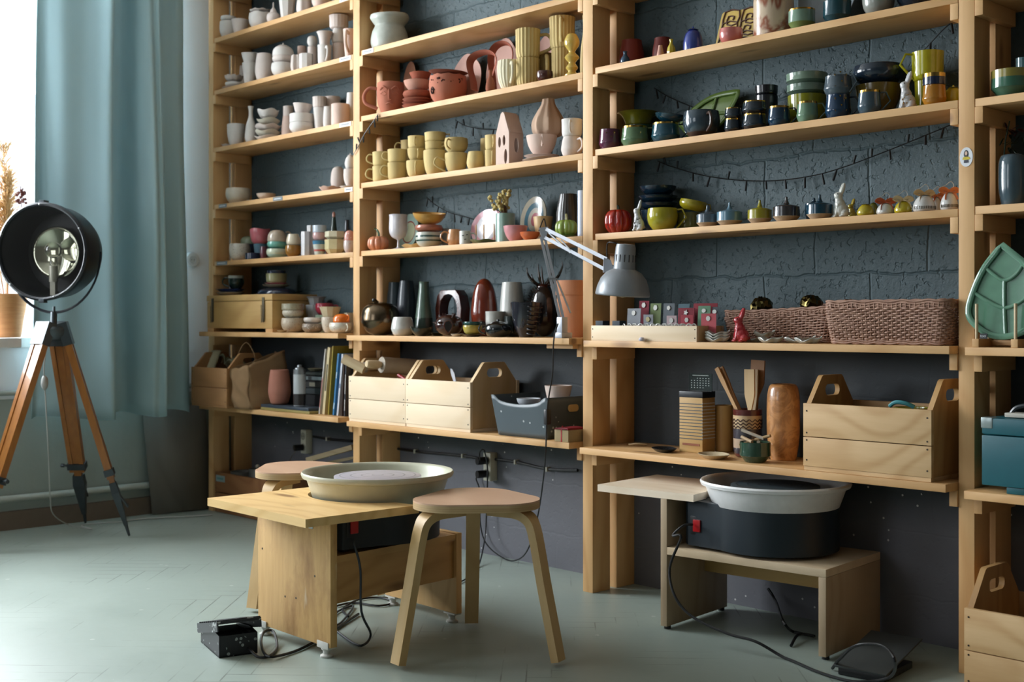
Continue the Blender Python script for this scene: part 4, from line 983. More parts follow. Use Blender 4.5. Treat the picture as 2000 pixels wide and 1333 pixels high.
SLP = glaze('c9ad5e', .3)
sq = thing('square_plate', (p.x, .12, zb1), 'square yellow plate with brown square spirals leaning at the wall', 'plate', 'plates '+GRP)
w2 = (q1-q0)*.5; hh = zat(16, p)-zb1; xm = (q0+q1)/2
MP = Matrix.Translation((xm, .13, zb1)) @ Matrix.Rotation(math.radians(-14), 4, 'X') @ Matrix.Rotation(math.radians(4), 4, 'Y')
g = G(MP); g.prism(rrect(w2*2, hh, .012, 4, 0, hh/2+.004), .006, lambda u, v, t: (u, t, v)); obj('body', g, SLP, sq)
g = G(MP)
for ix in range(2):
    for iz in range(3):
        cx, cz, s0 = -w2*.45+ix*w2*.95, hh*(.2+.3*iz), w2*.36
        pts = [(cx-s0, -.0015, cz-s0), (cx-s0, -.0015, cz+s0), (cx+s0, -.0015, cz+s0), (cx+s0, -.0015, cz-s0*.6), (cx-s0*.4, -.0015, cz-s0*.6), (cx-s0*.4, -.0015, cz+s0*.4), (cx+s0*.4, -.0015, cz+s0*.3), (cx+s0*.3, -.0015, cz-s0*.1)]
        g.tube(pts, .0028, 5, 2)
obj('spiral_ornament', g, glaze('4a2418', .4), sq)
pot('sugar_bowl', 3, 1, 'round', 1428, 46, 57, .05, glaze('c4716b', .25), 'pink lidded bowl with a small knob before the yellow plate', knob=(.0035, .012), kc=glaze('c9a28c'), ct='bowl')
def swirl():
    s = NT('marbled_clay'); v = s.coords(); sx = s.n('ShaderNodeSeparateXYZ'); s.t.links.new(v, sx.inputs[0])
    n = s.noise(v, 9, 3, .5, 1.2); z = s.math('MULTIPLY_ADD', sx.outputs[2], 60, s.math('MULTIPLY', n, 14)); f = s.math('MULTIPLY_ADD', s.math('SINE', z), .5, .5)
    s.col(s.mix(s.math('POWER', f, 3.0), lin('cbb59c'), lin('8f563f'))); s.b.inputs['Roughness'].default_value = .2; return s.m
pot('vase', 3, 1, 'cyl', 1511, 78, -25, .09, swirl(), 'large marbled beige and brown jar rising out of view')
pot('cup', 3, 1, 'ang', 1515, 46, 33, .02, glaze('6f8a62', .15), 'small green cup with gold rim in front of the marbled jar', bands=[(.4, glaze('79958a', .15)), (.95, glaze('b08a40', .2, metal=1.0))])
pot('cup', 3, 1, 'ang', 1566, 52, 20, .05, glaze('72864f', .15), 'bigger green cup with gold rim between jar and grey dish', bands=[(.4, glaze('7c9683', .15)), (.95, glaze('b08a40', .2, metal=1.0))])
disc('dish', 3, 1, 1622, 30, 130, 170, .17, [glaze('8e9aa3', .35)], 'wide grey-blue dish leaning at the wall behind the teal cup', 8, dish=.02)
pot('cup', 3, 1, 'ang', 1635, 54, 4, .06, glaze('17404a', .18), 'dark teal cup in front of the grey dish')
pot('bowl', 3, 1, 'round', 1716, 62, -16, .06, glaze('8d8f88', .25), 'ribbed grey bowl near the top frame of the shelf', lobes=0)
pot('bowl', 3, 1, 'bowl', 1795, 90, -14, .1, glaze('1b2733', .2), 'dark blue bowl at the far end by the post, top shelf')
GRP = 'on the green and navy shelf'
GOLD = glaze('b3934f', .2, metal=1.0)
pl = pot('cup', 3, 2, 'gold', 1191, 43, 254, .035, glaze('5a2a42', .12), 'plum cup dotted with tiny gold hearts', hd=None)
X, Yc, R = L_['X'], L_['Y'], L_['R']; g = G()
for a, z in ((-.4, .055), (.35, .058), (.05, .042), (-.35, .02), (.5, .025)):
    q = Vector((X, Yc, top(3, 2)+z))+(R2*math.sin(a)-A2*math.cos(a))*(R*.955); g.beam(q-R2*.002, q+R2*.002, (0, 0, 1), .002, .0006)
obj('gold_hearts', g, GOLD, pl)
GM = lambda xc, wd, yt, Y, c, lb, hd=0, **k: pot('mug', 3, 2, 'gold', xc, wd, yt, Y, glaze(c, .12), lb, hd=hd, hs='angle', bands=[(.9, GOLD)] if k.pop('rim', 1) else None, hm=glaze(c, .12), **k)
pot('bowl', 3, 2, 'bowl', 1250, 62, 247, .15, glaze('24402f', .15), 'dark green bowl beneath the wide olive bowl')
pot('bowl', 3, 2, 'flare', 1246, 82, 221, .14, glaze('75701f', .15), 'wide olive-yellow bowl on a dark green one', on=1)
GM(1240, 54, 248, .035, '5f7a58', 'sage green mug with gold rim, first of the big handled mugs')
GM(1300, 56, 241, .04, '164454', 'dark teal mug under a tilted teal bowl')
pot('bowl', 3, 2, 'bowl', 1308, 62, 227, .05, glaze('12323f', .12), 'dark teal bowl lying askew on the teal mug', on=1, tilt=(9, 100), nest=.004)
pot('teapot', 3, 2, 'round', 1370, 72, 219, .06, glaze('3a2620', .35), 'slate blue pot with brown foot and a brown strap at its front', bands=[(.24, glaze('36444e', .12))], hd=-80, hm=glaze('3a2014', .5))
# fan-shaped divided dish
def leafdish(nm, outline, M, mat, ridges, lb, th=.012, ct='dish', base=None, rim=.0045, stand=None):
    T = thing(nm, base, lb, ct); g = G(M); g.prism(outline, .005, lambda u, v, t: (u, t, v)); obj('dish_floor', g, mat, T)
    g = G(M); g.tube([(u, -.005, v) for u, v in outline], rim, 7, closed=True, flat=(1, 2)); obj('rim', g, mat, T, sharp=60)
    g = G(M)
    for r in ridges: g.tube([(u, -.003, v) for u, v in r], rim*.8, 7, 5, flat=(1, 1.6))
    obj('dividers', g, mat, T, sharp=60); return T
p = onY(1385, 235, .16); d = dep(p)/F
pt = lambda x, y: ((x-1385)*d*1.32, (250-y)*d)
ol = [q.xy for q in cat([(*pt(1330, 222), 0), (*pt(1350, 196), 0), (*pt(1376, 178), 0), (*pt(1400, 172), 0), (*pt(1430, 172), 0)], 5)]+[q.xy for q in cat([(*pt(1430, 178), 0), (*pt(1420, 205), 0), (*pt(1406, 232), 0), (*pt(1385, 248), 0), (*pt(1350, 250), 0)], 4)]
ol = [tuple(q) for q in ol]
zf = top(3, 2)
leafdish('leaf_dish', ol, Matrix.Translation((p.x, .16, zf+.03)) @ Matrix.Rotation(math.radians(-12), 4, 'X'), glaze('566d33', .15),
         [[pt(1357, 190), pt(1360, 225)], [pt(1391, 174), pt(1385, 215), pt(1380, 238)], [pt(1340, 225), pt(1385, 210), pt(1416, 213)]], 'green divided leaf dish leaning behind the slate blue pot', base=(p.x, .16, zf+.03))
CUPB = lambda xc, wd, yt, Y, lb, **k: pot('cup', 3, 2, 'gold', xc, wd, yt, Y, glaze('231d1e', .2), lb, bands=[(.25, glaze('1f2a35', .1)), (.93, GOLD)], **k)
CUPB(1432, 35, 233, .04, 'lower small black cup with gold rim beside the slate pot'); CUPB(1432, 34, 212, .04, 'upper small black cup with gold rim beside the slate pot', on=1, same=1)
CUPB(1474, 49, 224, .045, 'lower larger black cup with gold rim'); CUPB(1475, 49, 199, .045, 'upper larger black cup with gold rim', on=1, same=1)
pot('bowl', 3, 2, 'cyl', 1497, 44, 188, .16, glaze('191d24', .15), 'lower black bowl at the wall behind the gold-rimmed cups')
pot('bowl', 3, 2, 'mug', 1496, 45, 169, .16, glaze('16181e', .15), 'upper black bowl at the wall behind the gold-rimmed cups', on=1, same=1)
GM(1522, 44, 209, .035, '10304a', 'dark blue mug with a broad gold rim and angular handle')
pot('bowl', 3, 2, 'ang', 1576, 74, 188, .14, glaze('8a8a1a', .15), 'olive yellow bowl under two pale green bowls')
pot('bowl', 3, 2, 'ang', 1572, 78, 168, .14, glaze('6d8274', .15), 'lower pale green bowl of the wide stack', on=1, same=1)
pot('bowl', 3, 2, 'ang', 1572, 80, 146, .14, glaze('7b917f', .15), 'upper pale green bowl of the wide stack', on=1, same=1)
GM(1577, 42, 200, .035, '6e8c73', 'pale green mug with gold rim in front of the bowl stack')
GM(1637, 50, 187, .04, '0e2f4c', 'dark blue mug dotted with gold triangles, under a grey one', rim=0)
X, Yc, R = L_['X'], L_['Y'], L_['R']; lo = [o for o in COL.objects if o.get('label', '').startswith('dark blue mug dotted')][0]
def dots(zz, parent, off=0):
    g = G()
    for a, z in ((-.5, .055), (-.1, .062), (.35, .055), (-.45, .02), (.0, .035), (.4, .02)):
        q = Vector((X, Yc, zz+z))+(R2*math.sin(a)-A2*math.cos(a))*(R*.962); g.prism([(-.003, .003), (.003, .003), (0, -.003)], .0012, lambda u, v, t: q+R2*u+Vector((0, 0, v))-A2*t)
    obj('gold_triangles', g, GOLD, parent)
dots(top(3, 2), lo); z1 = L_['z']
up_ = GM(1638, 55, 150, .04, '4d5a64', 'slate grey mug dotted with gold triangles on a dark blue one', rim=0, on=1, same=1, hd=-50)
X, Yc, R = L_['X'], L_['Y'], L_['R']; dots(z1, up_)
pot('bowl', 3, 2, 'bowl', 1716, 88, 168, .135, glaze('6f5a22', .2), 'mustard bowl under the big navy bowl')
pot('bowl', 3, 2, 'round', 1711, 98, 130, .135, glaze('1f2c3a', .12), 'big navy bowl at the wall behind the slate mug', on=1, same=1)
GM(1698, 48, 178, .035, '40525e', 'slate mug with gold rim beside the white rabbit')
def rabbit(b, k, x0, x1, yt, Y, m, label, face=1, spots=None, ear=.3):
    """sitting rabbit figurine looking up; one continuous body"""
    xc, wd = (x0+x1)/2, (x1-x0); z0 = top(b, k)+.002; X, Yc, R = free_spot(b, k, xc, wd*.8, Y, z0, .1); R /= .85; reg(b, k, X, Yc, R*.85, z0, z0+.12); H = zat(yt, (X, Yc, 0))-z0
    c = Vector((X, Yc, z0)); q = lambda u, a, z: c+R2*(u*R*face)+A2*(a*R)+Vector((0, 0, z*H)); g = G()
    g.ball(q(.1, 0, .2), R*.86, 18, H*.22); g.ball(q(-.05, 0, .36), R*.62, 16, H*.2); g.ball(q(-.15, 0, .5), R*.46, 14, H*.16)
    g.ball(q(-.22, 0, .63), R*.5, 16, H*.12); g.ball(q(-.45, 0, .66), R*.3, 12, H*.07)
    for a in (-.28, .28):
        g.tube([q(.0, a*.6, .68), q(.22, a, .84), q(.38, a*1.1, 1.0)], lambda u: R*(.2+.12*math.sin(u*3))*(1-.5*u), 8, 4)
        g.tube([q(-.35, a*1.4, .40), q(-.5, a*1.4, .2), q(-.62, a*1.4, .04)], R*.17, 8, 3); g.ball(q(-.7, a*1.4, .035), R*.22, 10, H*.035)
        g.ball(q(.3, a*2, .13), R*.5, 12, H*.13); g.ball(q(-.05, a*2.2, .035), R*.3, 10, H*.035)
    g.ball(q(.9, 0, .12), R*.22, 10)
    T = thing('rabbit_figurine', c, label, 'figurine', 'ceramic rabbits')
    o = obj('body', g, m, T, sharp=180); md = o.modifiers.new('join', 'REMESH'); md.mode = 'VOXEL'; md.voxel_size = .0016; md.use_smooth_shade = True
    ms = o.modifiers.new('soft', 'SMOOTH'); ms.factor = .5; ms.iterations = 3
    g = G()
    for a in (-1, 1): g.ball(q(-.42, a*.42, .68)-A2*.0, R*.07, 8)
    obj('eyes', g, plain('1d1b1c', .2), T)
    if spots:
        g = G(); random.seed(7)
        for i in range(16):
            a = random.uniform(-1.0, .9); z = random.uniform(.1, .42); rr = R*(.86 if z < .3 else .62)
            s_ = c+R2*(rr*math.sin(a)+R*.05)-A2*(rr*math.cos(a)*.97)+Vector((0, 0, z*H)); g.ball(s_, .0018, 6)
        obj('painted_marks', g, spots, T)
    return T
WG = glaze('cfd0d2', .12)
rabbit(3, 2, 1752, 1790, 140, .05, WG, 'white rabbit figurine looking up beside the tall yellow mug', spots=GOLD)
pot('mug', 3, 2, 'mug', 1812, 50, 160, .14, glaze('8f8a1c', .15), 'lower yellow mug under the largest yellow mug')
pot('mug', 3, 2, 'mug', 1815, 62, 103, .14, glaze('a8a322', .15), 'largest tall yellow mug at the top by the post', on=1, same=1, hd=180, hs='angle')
pot('cup', 3, 2, 'gold', 1825, 46, 168, .03, glaze('a9701c', .12), 'amber cup with gold brush marks under a navy one')
pot('cup', 3, 2, 'cyl', 1826, 44, 145, .03, glaze('16233f', .12), 'navy cup with gold rim on the amber cup', on=1, same=1, bands=[(.7, GOLD)])
eg = pot('ornament', 3, 2, 'egg', 1862, 38, 171, .05, glaze('b8a41c', .15), 'yellow egg ornament half hidden behind the post', knob=(.003, .008))
# ---- third shelf
GRP = 'on the rabbit and turnip-lid shelf'
pumpkin(3, 3, 1207, 54, 410, .06, glaze('a32718', .1), glaze('26331f', .3), 'glossy red ceramic pumpkin with dark stem beside the post', .022, 0)
rabbit(3, 3, 1233, 1260, 391, .025, WG, 'white rabbit with gold marks beside the red pumpkin', spots=glaze('2b2718', .3))
for i, (yt, wd) in enumerate(((412, 70), (398, 76), (384, 78), (365, 72))):
    pot('bowl', 3, 3, 'bowl', 1285, wd, yt, .15, glaze('1a2f40', .15), ('lowest', 'second', 'third', 'topmost')[i]+' dark blue bowl of the nested stack behind the yellow mug'+('' if i != 3 else ', open at the top'), on=i > 0, same=1, nest=.0)
pot('mug', 3, 3, 'round', 1294, 60, 408, .04, glaze('a39a28', .12), 'round yellow mug with gold lines and an angular handle', hd=-20, hs='angle')
pot('mug', 3, 3, 'mug', 1345, 46, 417, .13, glaze('6b6d38', .15), 'olive mug underneath a tilted yellow mug')
pot('mug', 3, 3, 'round', 1352, 56, 396, .13, glaze('958a1e', .15), 'yellow mug tilted on the olive mug, handle raised', on=1, hd=5, hs='angle', tilt=(-12, -60))
TAN = clay('b09a80', .6)
for xc, wd, yb, yt, c, lb in ((1382, 43, 420, 405, '53626f', 'blue-grey'), (1425, 50, 415, 399, '5f8296', 'sky blue'), (1484, 47, 411, 397, '9a9026', 'mustard yellow'), (1536, 52, 405, 391, '3a3638', 'charcoal'), (1601, 51, 401, 387, '10394c', 'deep teal')):
    pot('lidded_pot', 3, 3, 'ang', xc, wd, yb, .045, TAN, lb+' sugar pot with tan foot and a turnip-shaped lid', bands=[(.36, glaze(c, .15))])
    X, Y_, Z_, R = L_['X'], L_['Y'], L_['z'], L_['R']
    lo = [o for o in COL.objects if o.get('label', '').startswith(lb+' sugar pot')][0]
    g = G().lathe([(q.x, q.z) for q in cat([(R*.97, 0, -.0005), (R*.8, 0, .004), (R*.3, 0, .009), (.0065, 0, .016), (.004, 0, .024), (.0035, 0, .031), (0, 0, .033)], 3)]+[(0, 0)], (X, Y_, Z_), 24)
    obj('lid', g, glaze(c, .15), lo)
pot('lidded_pot', 3, 3, 'round', 1590, 36, 398, .15, glaze('123243', .15), 'smaller teal pot at the wall behind the deep teal one', knob=(.005, .02))
rabbit(3, 3, 1623, 1660, 358, .05, glaze('c9cac2', .12), 'white rabbit looking up between teal pot and yellow eggs', spots=None)
rabbit(3, 3, 1652, 1676, 388, .16, glaze('b09a30', .12), 'small yellow rabbit at the wall behind the white one')
def ribbon(parent, X, Y, Z, col, s=1.0, string=True):
    g = G()
    for sx in (-1, 1):
        g.tube([Vector((X, Y, Z)), Vector((X, Y, Z))+R2*sx*.014*s+Vector((0, 0, .010*s)), Vector((X, Y, Z))+R2*sx*.026*s+Vector((0, 0, .004*s)), Vector((X, Y, Z))+R2*sx*.012*s-A2*.004+Vector((0, 0, -.002))], .006*s, 8, 4, flat=(.25, 1))
        g.tube([Vector((X, Y, Z)), Vector((X, Y, Z))+R2*sx*.012*s-A2*.010+Vector((0, 0, -.008*s)), Vector((X, Y, Z))+R2*sx*.016*s-A2*.016+Vector((0, 0, -.022*s))], .005*s, 8, 3, flat=(.25, 1))
    obj('ribbon_bow', g, plain(col, .45), parent)
    if string:
        g = G(); b = Vector((X, Y, Z)); g.tube([b, b+R2*.012+Vector((0, 0, .018)), b+R2*.004+Vector((0, 0, .03)), b-R2*.01+Vector((0, 0, .02)), b-R2*.025+Vector((0, 0, .014))], .0009, 5, 5); obj('string', g, plain('c9c6c0', .6), parent)
for xc, wd, yt, Y, c, rb, lb in ((1691, 34, 399, .03, 'b09d24', None, 'yellow ceramic egg with a dark seam, nearest the white rabbit'), (1706, 24, 396, .13, '6f6f2c', None, 'olive ceramic egg behind the first yellow egg'), (1729, 34, 397, .035, 'cfcdc8', 'b5522c', 'white ceramic egg with orange ribbon and string'),
        (1764, 34, 393, .035, 'b5a224', 'cdb98f', 'yellow ceramic egg tied with a cream bow'), (1805, 43, 381, .04, 'cfcecb', 'c4a878', 'largest white egg with gold strokes and a cream bow'), (1829, 24, 385, .14, 'c2c0bb', 'b8642e', 'white egg with orange ribbon standing at the wall'), (1854, 34, 376, .04, 'd0cfcc', 'c9713a', 'white egg with gold strokes and wide orange ribbon by the post')):
    e_ = pot('egg_ornament', 3, 3, 'halfegg', xc, wd, yt, Y, glaze(c, .18), lb, knob=(.0015, .003), ct='ornament')
    X, Yc, R = L_['X'], L_['Y'], L_['R']
    if 'gold strokes' in lb:
        g = G()
        for i in range(18):
            a = -1.4+i*.16; q = Vector((X, Yc, top(3, 3)+.012))+(R2*math.sin(a)-A2*math.cos(a))*(R*.985); g.beam(q+Vector((0, 0, -.004)), q+Vector((0, 0, .004)), R2, .0009, .0012)
        obj('gold_strokes', g, glaze('4a3c1e', .3), e_)
    if rb: ribbon(e_, X, Yc, L_['z'], rb, 1.0 if wd > 30 else .8)
# ================================================================ BAY 4
GRP = 'in the dark end bay'
pot('bowl', 4, 2, 'ang', 1976, 76, 139, .06, glaze('3f6a56', .15), 'large green bowl on the upper shelf past the last post', bands=[(.75, glaze('8f8340', .2))])
pot('cup', 4, 2, 'cyl', 2000, 30, 114, .06, glaze('4a6a70', .12), 'small blue-green cup standing in the large green bowl', on=1, nest=.002)
pot('vase', 4, 3, 'vase', 1978, 53, 303, .05, glaze('475963', .15), 'tall slate blue vase past the last post')
# ================================================================ LOW SHELVES
GRP = ''
PINE = wood('x', 'eed9bc', 'dfc39c', False, .6, 7.0); PINEZ = wood('z', 'd9bd93', 'c19e6c', False, .6, 7.0)
def strip(g, pts, wdir, hw, ht, n=5):
    """sweep a rectangle along pts, its width kept along wdir; hw, ht numbers or functions of 0..1"""
    P = cat(pts, n); rings = []; N = len(P)
    for i, p in enumerate(P):
        t = (P[min(i+1, N-1)]-P[max(i-1, 0)]).normalized(); wv = Vector(wdir); wv = (wv-t*wv.dot(t)).normalized(); nn = t.cross(wv); u = i/(N-1)
        a = hw(u) if callable(hw) else hw; b = ht(u) if callable(ht) else ht
        rings.append([g.bm.verts.new(g.M @ (p+wv*(sx*a)+nn*(sy*b))) for sx, sy in ((-1, -1), (1, -1), (1, 1), (-1, 1))])
    for i in range(N-1):
        for k in range(4):
            g.bm.faces.new((rings[i][k], rings[i][(k+1) % 4], rings[i+1][(k+1) % 4], rings[i+1][k])).material_index = g.mi
    g.bm.faces.new(rings[0][::-1]); g.bm.faces.new(rings[-1]); return g
G.strip = strip
SCREW = plain('3d3630', .4, .6)
def tote(M, W, D, h, H, label, ends=(1, 1), mats=(PINE, PINEZ), group='wooden tool crates', screws=True, name='wooden_crate'):
    base = M @ Vector((0, 0, 0)); T = thing(name, base, label, 'crate', group); t = .014
    for y in (0, D-t):
        for a, b in ((.012, h*.5-.0012), (h*.5+.0012, h)):
            obj('side_board', G(M).box(0, W, y, y+t, a, b, .0012), mats[0], T)
    for x, on in ((t*.2, ends[0]), (W-t*1.4, ends[1])):
        if not on: continue
        y0, y1 = t+.0006, D-t-.0006
        ol = [(y0, .012), (y1, .012), (y1, h), (D*.72, H-.004), (D*.69, H), (D*.31, H), (D*.28, H-.004), (y0, h)]
        obj('end_panel', G(M).prism(ol, t*1.1, lambda u, v, q, x=x: (x+q, u, v), [rrect(D*.30, .034, .015, 4, D/2, (h+H)/2-.004)]), mats[1], T, sharp=50)
    obj('bottom_panel', G(M).box(.002, W-.002, .002, D-.002, 0, .0115), mats[0], T)
    if screws:
        for x in (.012, W-.012):
            for z in (.03, h*.45, h*.56, h-.022): obj('screw', G(M).tube([(x, -.0008, z), (x, .003, z)], .0026, 8, 1), SCREW, T)
    return T
z6 = top(2, 6)+.0006
tote(Matrix.Translation((-4.298, -.062, z6)), .388, .262, .193, .268, 'pale tool crate holding rolling pins, nearer the far post')
tote(Matrix.Translation((-3.909, -.062, z6)), .394, .262, .193, .268, 'pale tool crate beside the grey plastic bin', ends=(1, 1))
z5 = top(3, 5)+.0006
CRA = wood('x', 'd8b688', 'b0854f', False, .6, 20.0)
tote(Matrix.Translation((-2.035, -.062, z5)), .405, .262, .197, .278, 'tool crate with swirling grain on the low shelf beside the wooden vase', mats=(CRA, wood('z', 'c9a06a', 'a87d48', False, .6, 18.0)))
DK = wood('x', 'a0754a', '85603a', False, .6, 8.0)
tote(Matrix.Translation((-5.50, -.142, top(1, 7)+.0006)), .335, .262, .19, .262, 'brown crate with paper inside beside the kraft bag', mats=(DK, DK))
# rolling pins in the first crate
PIN = wood('x', 'd8c3a0', 'bda27b', False, .5, 10.0); PINM = plain('b8aea0', .5)
def bx(px, py, Y): return onY(px, py, Y)
a, b = bx(671, 701, -.09), bx(712, 722, -.035); T = thing('rolling_pin', a, 'thick plain wooden rolling pin jutting out over the books', 'rolling pin', 'rolling pins in the crate')
obj('roller', G().tube([a, b], .021, 20, 1), PIN, T)
a, b = bx(745, 713, -.0), bx(790, 716, .11); b = a+(b-a)*1.0
T = thing('rolling_pin', a, 'large rolling pin with a turned handle lying in the pale crate', 'rolling pin', 'rolling pins in the crate'); dr = (b-a).normalized()
obj('roller', G().tube([a, a+dr*.17], .034, 24, 1), PINM, T)
obj('handle', G().tube([a-dr*.002, a-dr*.012, a-dr*.02, a-dr*.06, a-dr*.072], lambda u: .012+.006*math.sin(u*3), 14, 3), PIN, T)
a = bx(716, 718, -.01); dr = Vector((.35, .93, .02)).normalized(); T = thing('rolling_pin', a, 'slim rolling pin with a disc-shaped end between the two larger ones', 'rolling pin', 'rolling pins in the crate')
obj('roller', G().tube([a, a+dr*.10], .013, 16, 1), PIN, T); obj('end_disc', G().tube([a-dr*.012, a], .022, 20, 1), PINM, T)
a = bx(778, 733, -.03); tag(obj('modelling_tool', G().tube([a, a+Vector((.055, .0, -.02))], .007, 10, 1), plain('8e1f26', .4), base=a), 'red tool handle lying in the pale crate beside the big rolling pin', 'tool')
a = bx(886, 742, .05)
g = G().prism([(-.004, -.06), (.003, -.06), (.009, 0), (.012, .018), (.006, .034), (-.003, .036), (-.010, .02), (-.010, .004)], .003, lambda u, v, t: (a.x+u+v*-.45, a.y+t, a.z+v+.008)); tag(obj('plastic_spatula', g, plain('c9ccd4', .3), base=a), 'white spatula blade sticking up from the crate by the bin', 'tool')
# paper in the brown crate
def sheet(pts_fn, nu, nv, name, m, base, lb, ct, th=.001):
    return tag(obj(name, G().grid(pts_fn, nu, nv), m, base=base, sharp=60, thick=th), lb, ct)
PAP = plain('a8a285', .8); KRF = plain('8a6c4a', .85, name='kraft_paper')
a, b = bx(405, 686, -.03), bx(420, 712, -.03)
sheet(lambda u, v: (a.x+.016+.075*u, -.065+.02*math.sin(u*7)+.05*v, a.z-.11+.11*v+.006*math.sin(u*9)), 14, 8, 'wrapping_paper', PAP, a, 'crumpled beige wrapping paper standing in the brown crate', 'paper')
a2 = bx(440, 700, .0)
sheet(lambda u, v: (a.x+.10+.16*u, -.02+.08*v+.01*math.sin(u*11), a.z-.04-.05*u+.02*math.sin(u*13+v*5)+.015*math.cos(v*9)), 16, 8, 'wrapping_paper', plain('8f9277', .8), a2, 'greenish folded wrapping paper lying in the brown crate', 'paper')
# kraft paper bag
z7 = top(1, 7)+.0006
BG = thing('paper_bag', (-5.0, 0, z7), 'brown kraft paper carrier bag with rope handles on the low shelf', 'bag')
f0, f1 = bx(450, 722, -.12), bx(551, 686, .06); bb0, bb1 = bx(500, 796, -.11), bx(527, 790, -.03)
A = [Vector((-5.148, -.115, z7)), Vector((-5.035, -.10, z7)), Vector((-5.0, .085, z7)), Vector((-5.11, .08, z7))]
B = [Vector((max(f0.x+.005, -5.150), -.125, f0.z)), Vector((-5.05, -.09, f0.z+.02)), Vector((f1.x-.03, .10, f1.z)), Vector((-5.115, .1, f1.z-.01))]
def bagw(i):
    j = (i+1) % 4
    def f(u, v):
        p = A[i].lerp(A[j], u); q = B[i].lerp(B[j], u); c = p.lerp(q, v); k = math.sin(math.pi*u)
        return c+Vector((.008*math.sin(v*9+i)+.012*k*math.sin(v*5), .006*math.cos(v*11+u*6)-.01*k*math.sin(v*3.1), .004*math.sin(u*9)*v))
    return f
g = G()
for i in range(4): g.grid(bagw(i), 12, 14)
obj('bag_body', g, KRF, BG, sharp=40, thick=.0012)
g = G(); h0 = bx(466, 702, -.06); h1 = bx(497, 706, -.02); g.tube([h0+Vector((0, 0, -.03)), h0+Vector((.002, 0, .03)), h0.lerp(h1, .5)+Vector((0, 0, .085)), h1+Vector((0, 0, .03)), h1+Vector((.0, 0, -.03))], .0022, 7, 6); obj('rope_handle', g, KRF, BG)
g = G(); g.box(h1.x-.012, h1.x+.012, h1.y-.002, h1.y-.0005, h1.z-.045, h1.z-.005); obj('handle_patch', g, plain('a08a66', .8), BG)
GRP = 'on the book shelf'
MAGM = plain('3b4450', .35)
a, b = bx(511, 803, -.06), bx(606, 806, -.06)
mz = z7
tag(obj('magazine', G().box(-4.99, b.x, -.065, .045, mz, mz+.012, .001), plain('97894f', .6), base=(a.x, 0, mz)), 'thin yellowish magazine lying at the bottom under the pink vase', 'magazine', 'magazines on the low shelf')
tag(obj('magazine', G().box(-4.995, b.x-.015, -.06, .042, mz+.0125, mz+.026, .001), MAGM, base=(a.x, 0, mz+.013)), 'dark grey magazine lying under the pink vase and spray can', 'magazine', 'magazines on the low shelf')
L_['z'] = mz+.0265; pot('vase', 1, 7, 'tulip', 546, 44, 723, -.012, clay('b27866', .7), 'matte dusty pink vase between paper bag and spray can', on=1)
L_['z'] = mz+.0265
cn = pot('spray_can', 1, 7, 'cyl', 585, 24, 722, -.02, plain('b9bdc0', .3), 'white spray can with a yellow band and dark lower print', on=1, bands=[(.04, plain('2a2526', .4)), (.32, plain('b9bdc0', .3)), (.86, plain('b9a42a', .4)), (.93, plain('8f9498', .3, .7))], ct='can')
X, Yc, R, zc2 = L_['X'], L_['Y'], L_['R'], L_['z']
g = G().lathe([(R*.8, 0), (R*.75, .008), (R*.4, .012), (R*.35, .022), (0, .022)], (X, Yc, zc2-.001), 20); obj('nozzle', g, plain('8f9498', .3, .7), cn)
def book(x0, x1, y0, y1, z0, z1, c, lb, gp='books on the low shelf', M=None, spine=None, cp='d6d0c2', band=None):
    c0 = (M or Matrix()) @ Vector(((x0+x1)/2, (y0+y1)/2, z0)); T = thing('book', c0, lb, 'book', gp); t = .0015
    vert = (x1-x0) < (z1-z0)
    m = plain(c, .45, name='book_cover')
    g = G(M)
    if vert: g.box(x0, x0+t, y0, y1, z0, z1); g.box(x1-t, x1, y0, y1, z0, z1); g.box(x0, x1, y0, y0+t, z0, z1)
    else: g.box(x0, x1, y0, y1, z0, z0+t); g.box(x0, x1, y0, y1, z1-t, z1); g.box(x0, x1, y0, y0+t, z0, z1)
    obj('cover', g, m, T, sharp=30)
    g = G(M); e = .003
    if vert: g.box(x0+t, x1-t, y0+t, y1-e, z0+e, z1-e)
    else: g.box(x0+e, x1-e, y0+t, y1-e, z0+t, z1-t)
    obj('pages', g, plain(cp, .8, name='pages'), T, sharp=30)
    if band:
        g = G(M)
        for (u0, u1) in band[1]:
            if vert: g.box(x0+(x1-x0)*.3, x0+(x1-x0)*.7, y0-.0006, y0, z0+(z1-z0)*u0, z0+(z1-z0)*u1)
            else: g.box(x0+(x1-x0)*u0, x0+(x1-x0)*u1, y0-.0006, y0, z0+(z1-z0)*.2, z0+(z1-z0)*.8)
        obj('spine_print', g, plain(band[0], .5), T)
    return T
# lying books at the wall
bx0, bx1 = bx(597, 700, .06).x, bx(636, 700, .06).x
zz = z7
for i, (h, c, bd, lb) in enumerate(((.078, '17191d', None, 'black box-like volume at the bottom of the lying pile'), (.03, '303a3c', None, 'dark grey-green book lying on the black volume'), (.03, '2b2e2d', ('8d8a78', [(.25, .5)]), 'dark book with a beige title patch lying in the pile'), (.026, '1b2022', ('6f7d80', [(.1, .2), (.35, .9)]), 'black book with grey lettering lying under the top one'), (.016, '27302e', None, 'thin dark book lying uppermost'))):
    book(bx0, bx1+.02, .05, .2, zz, zz+h, c, lb, 'lying books at the wall', band=bd); zz += h+.0005
L_['z'] = zz
pot('dish', 1, 7, 'plate', 616, 32, 683, .1, glaze('a39f84', .4), 'shallow pale dish on top of the lying books', on=1, h=.012)
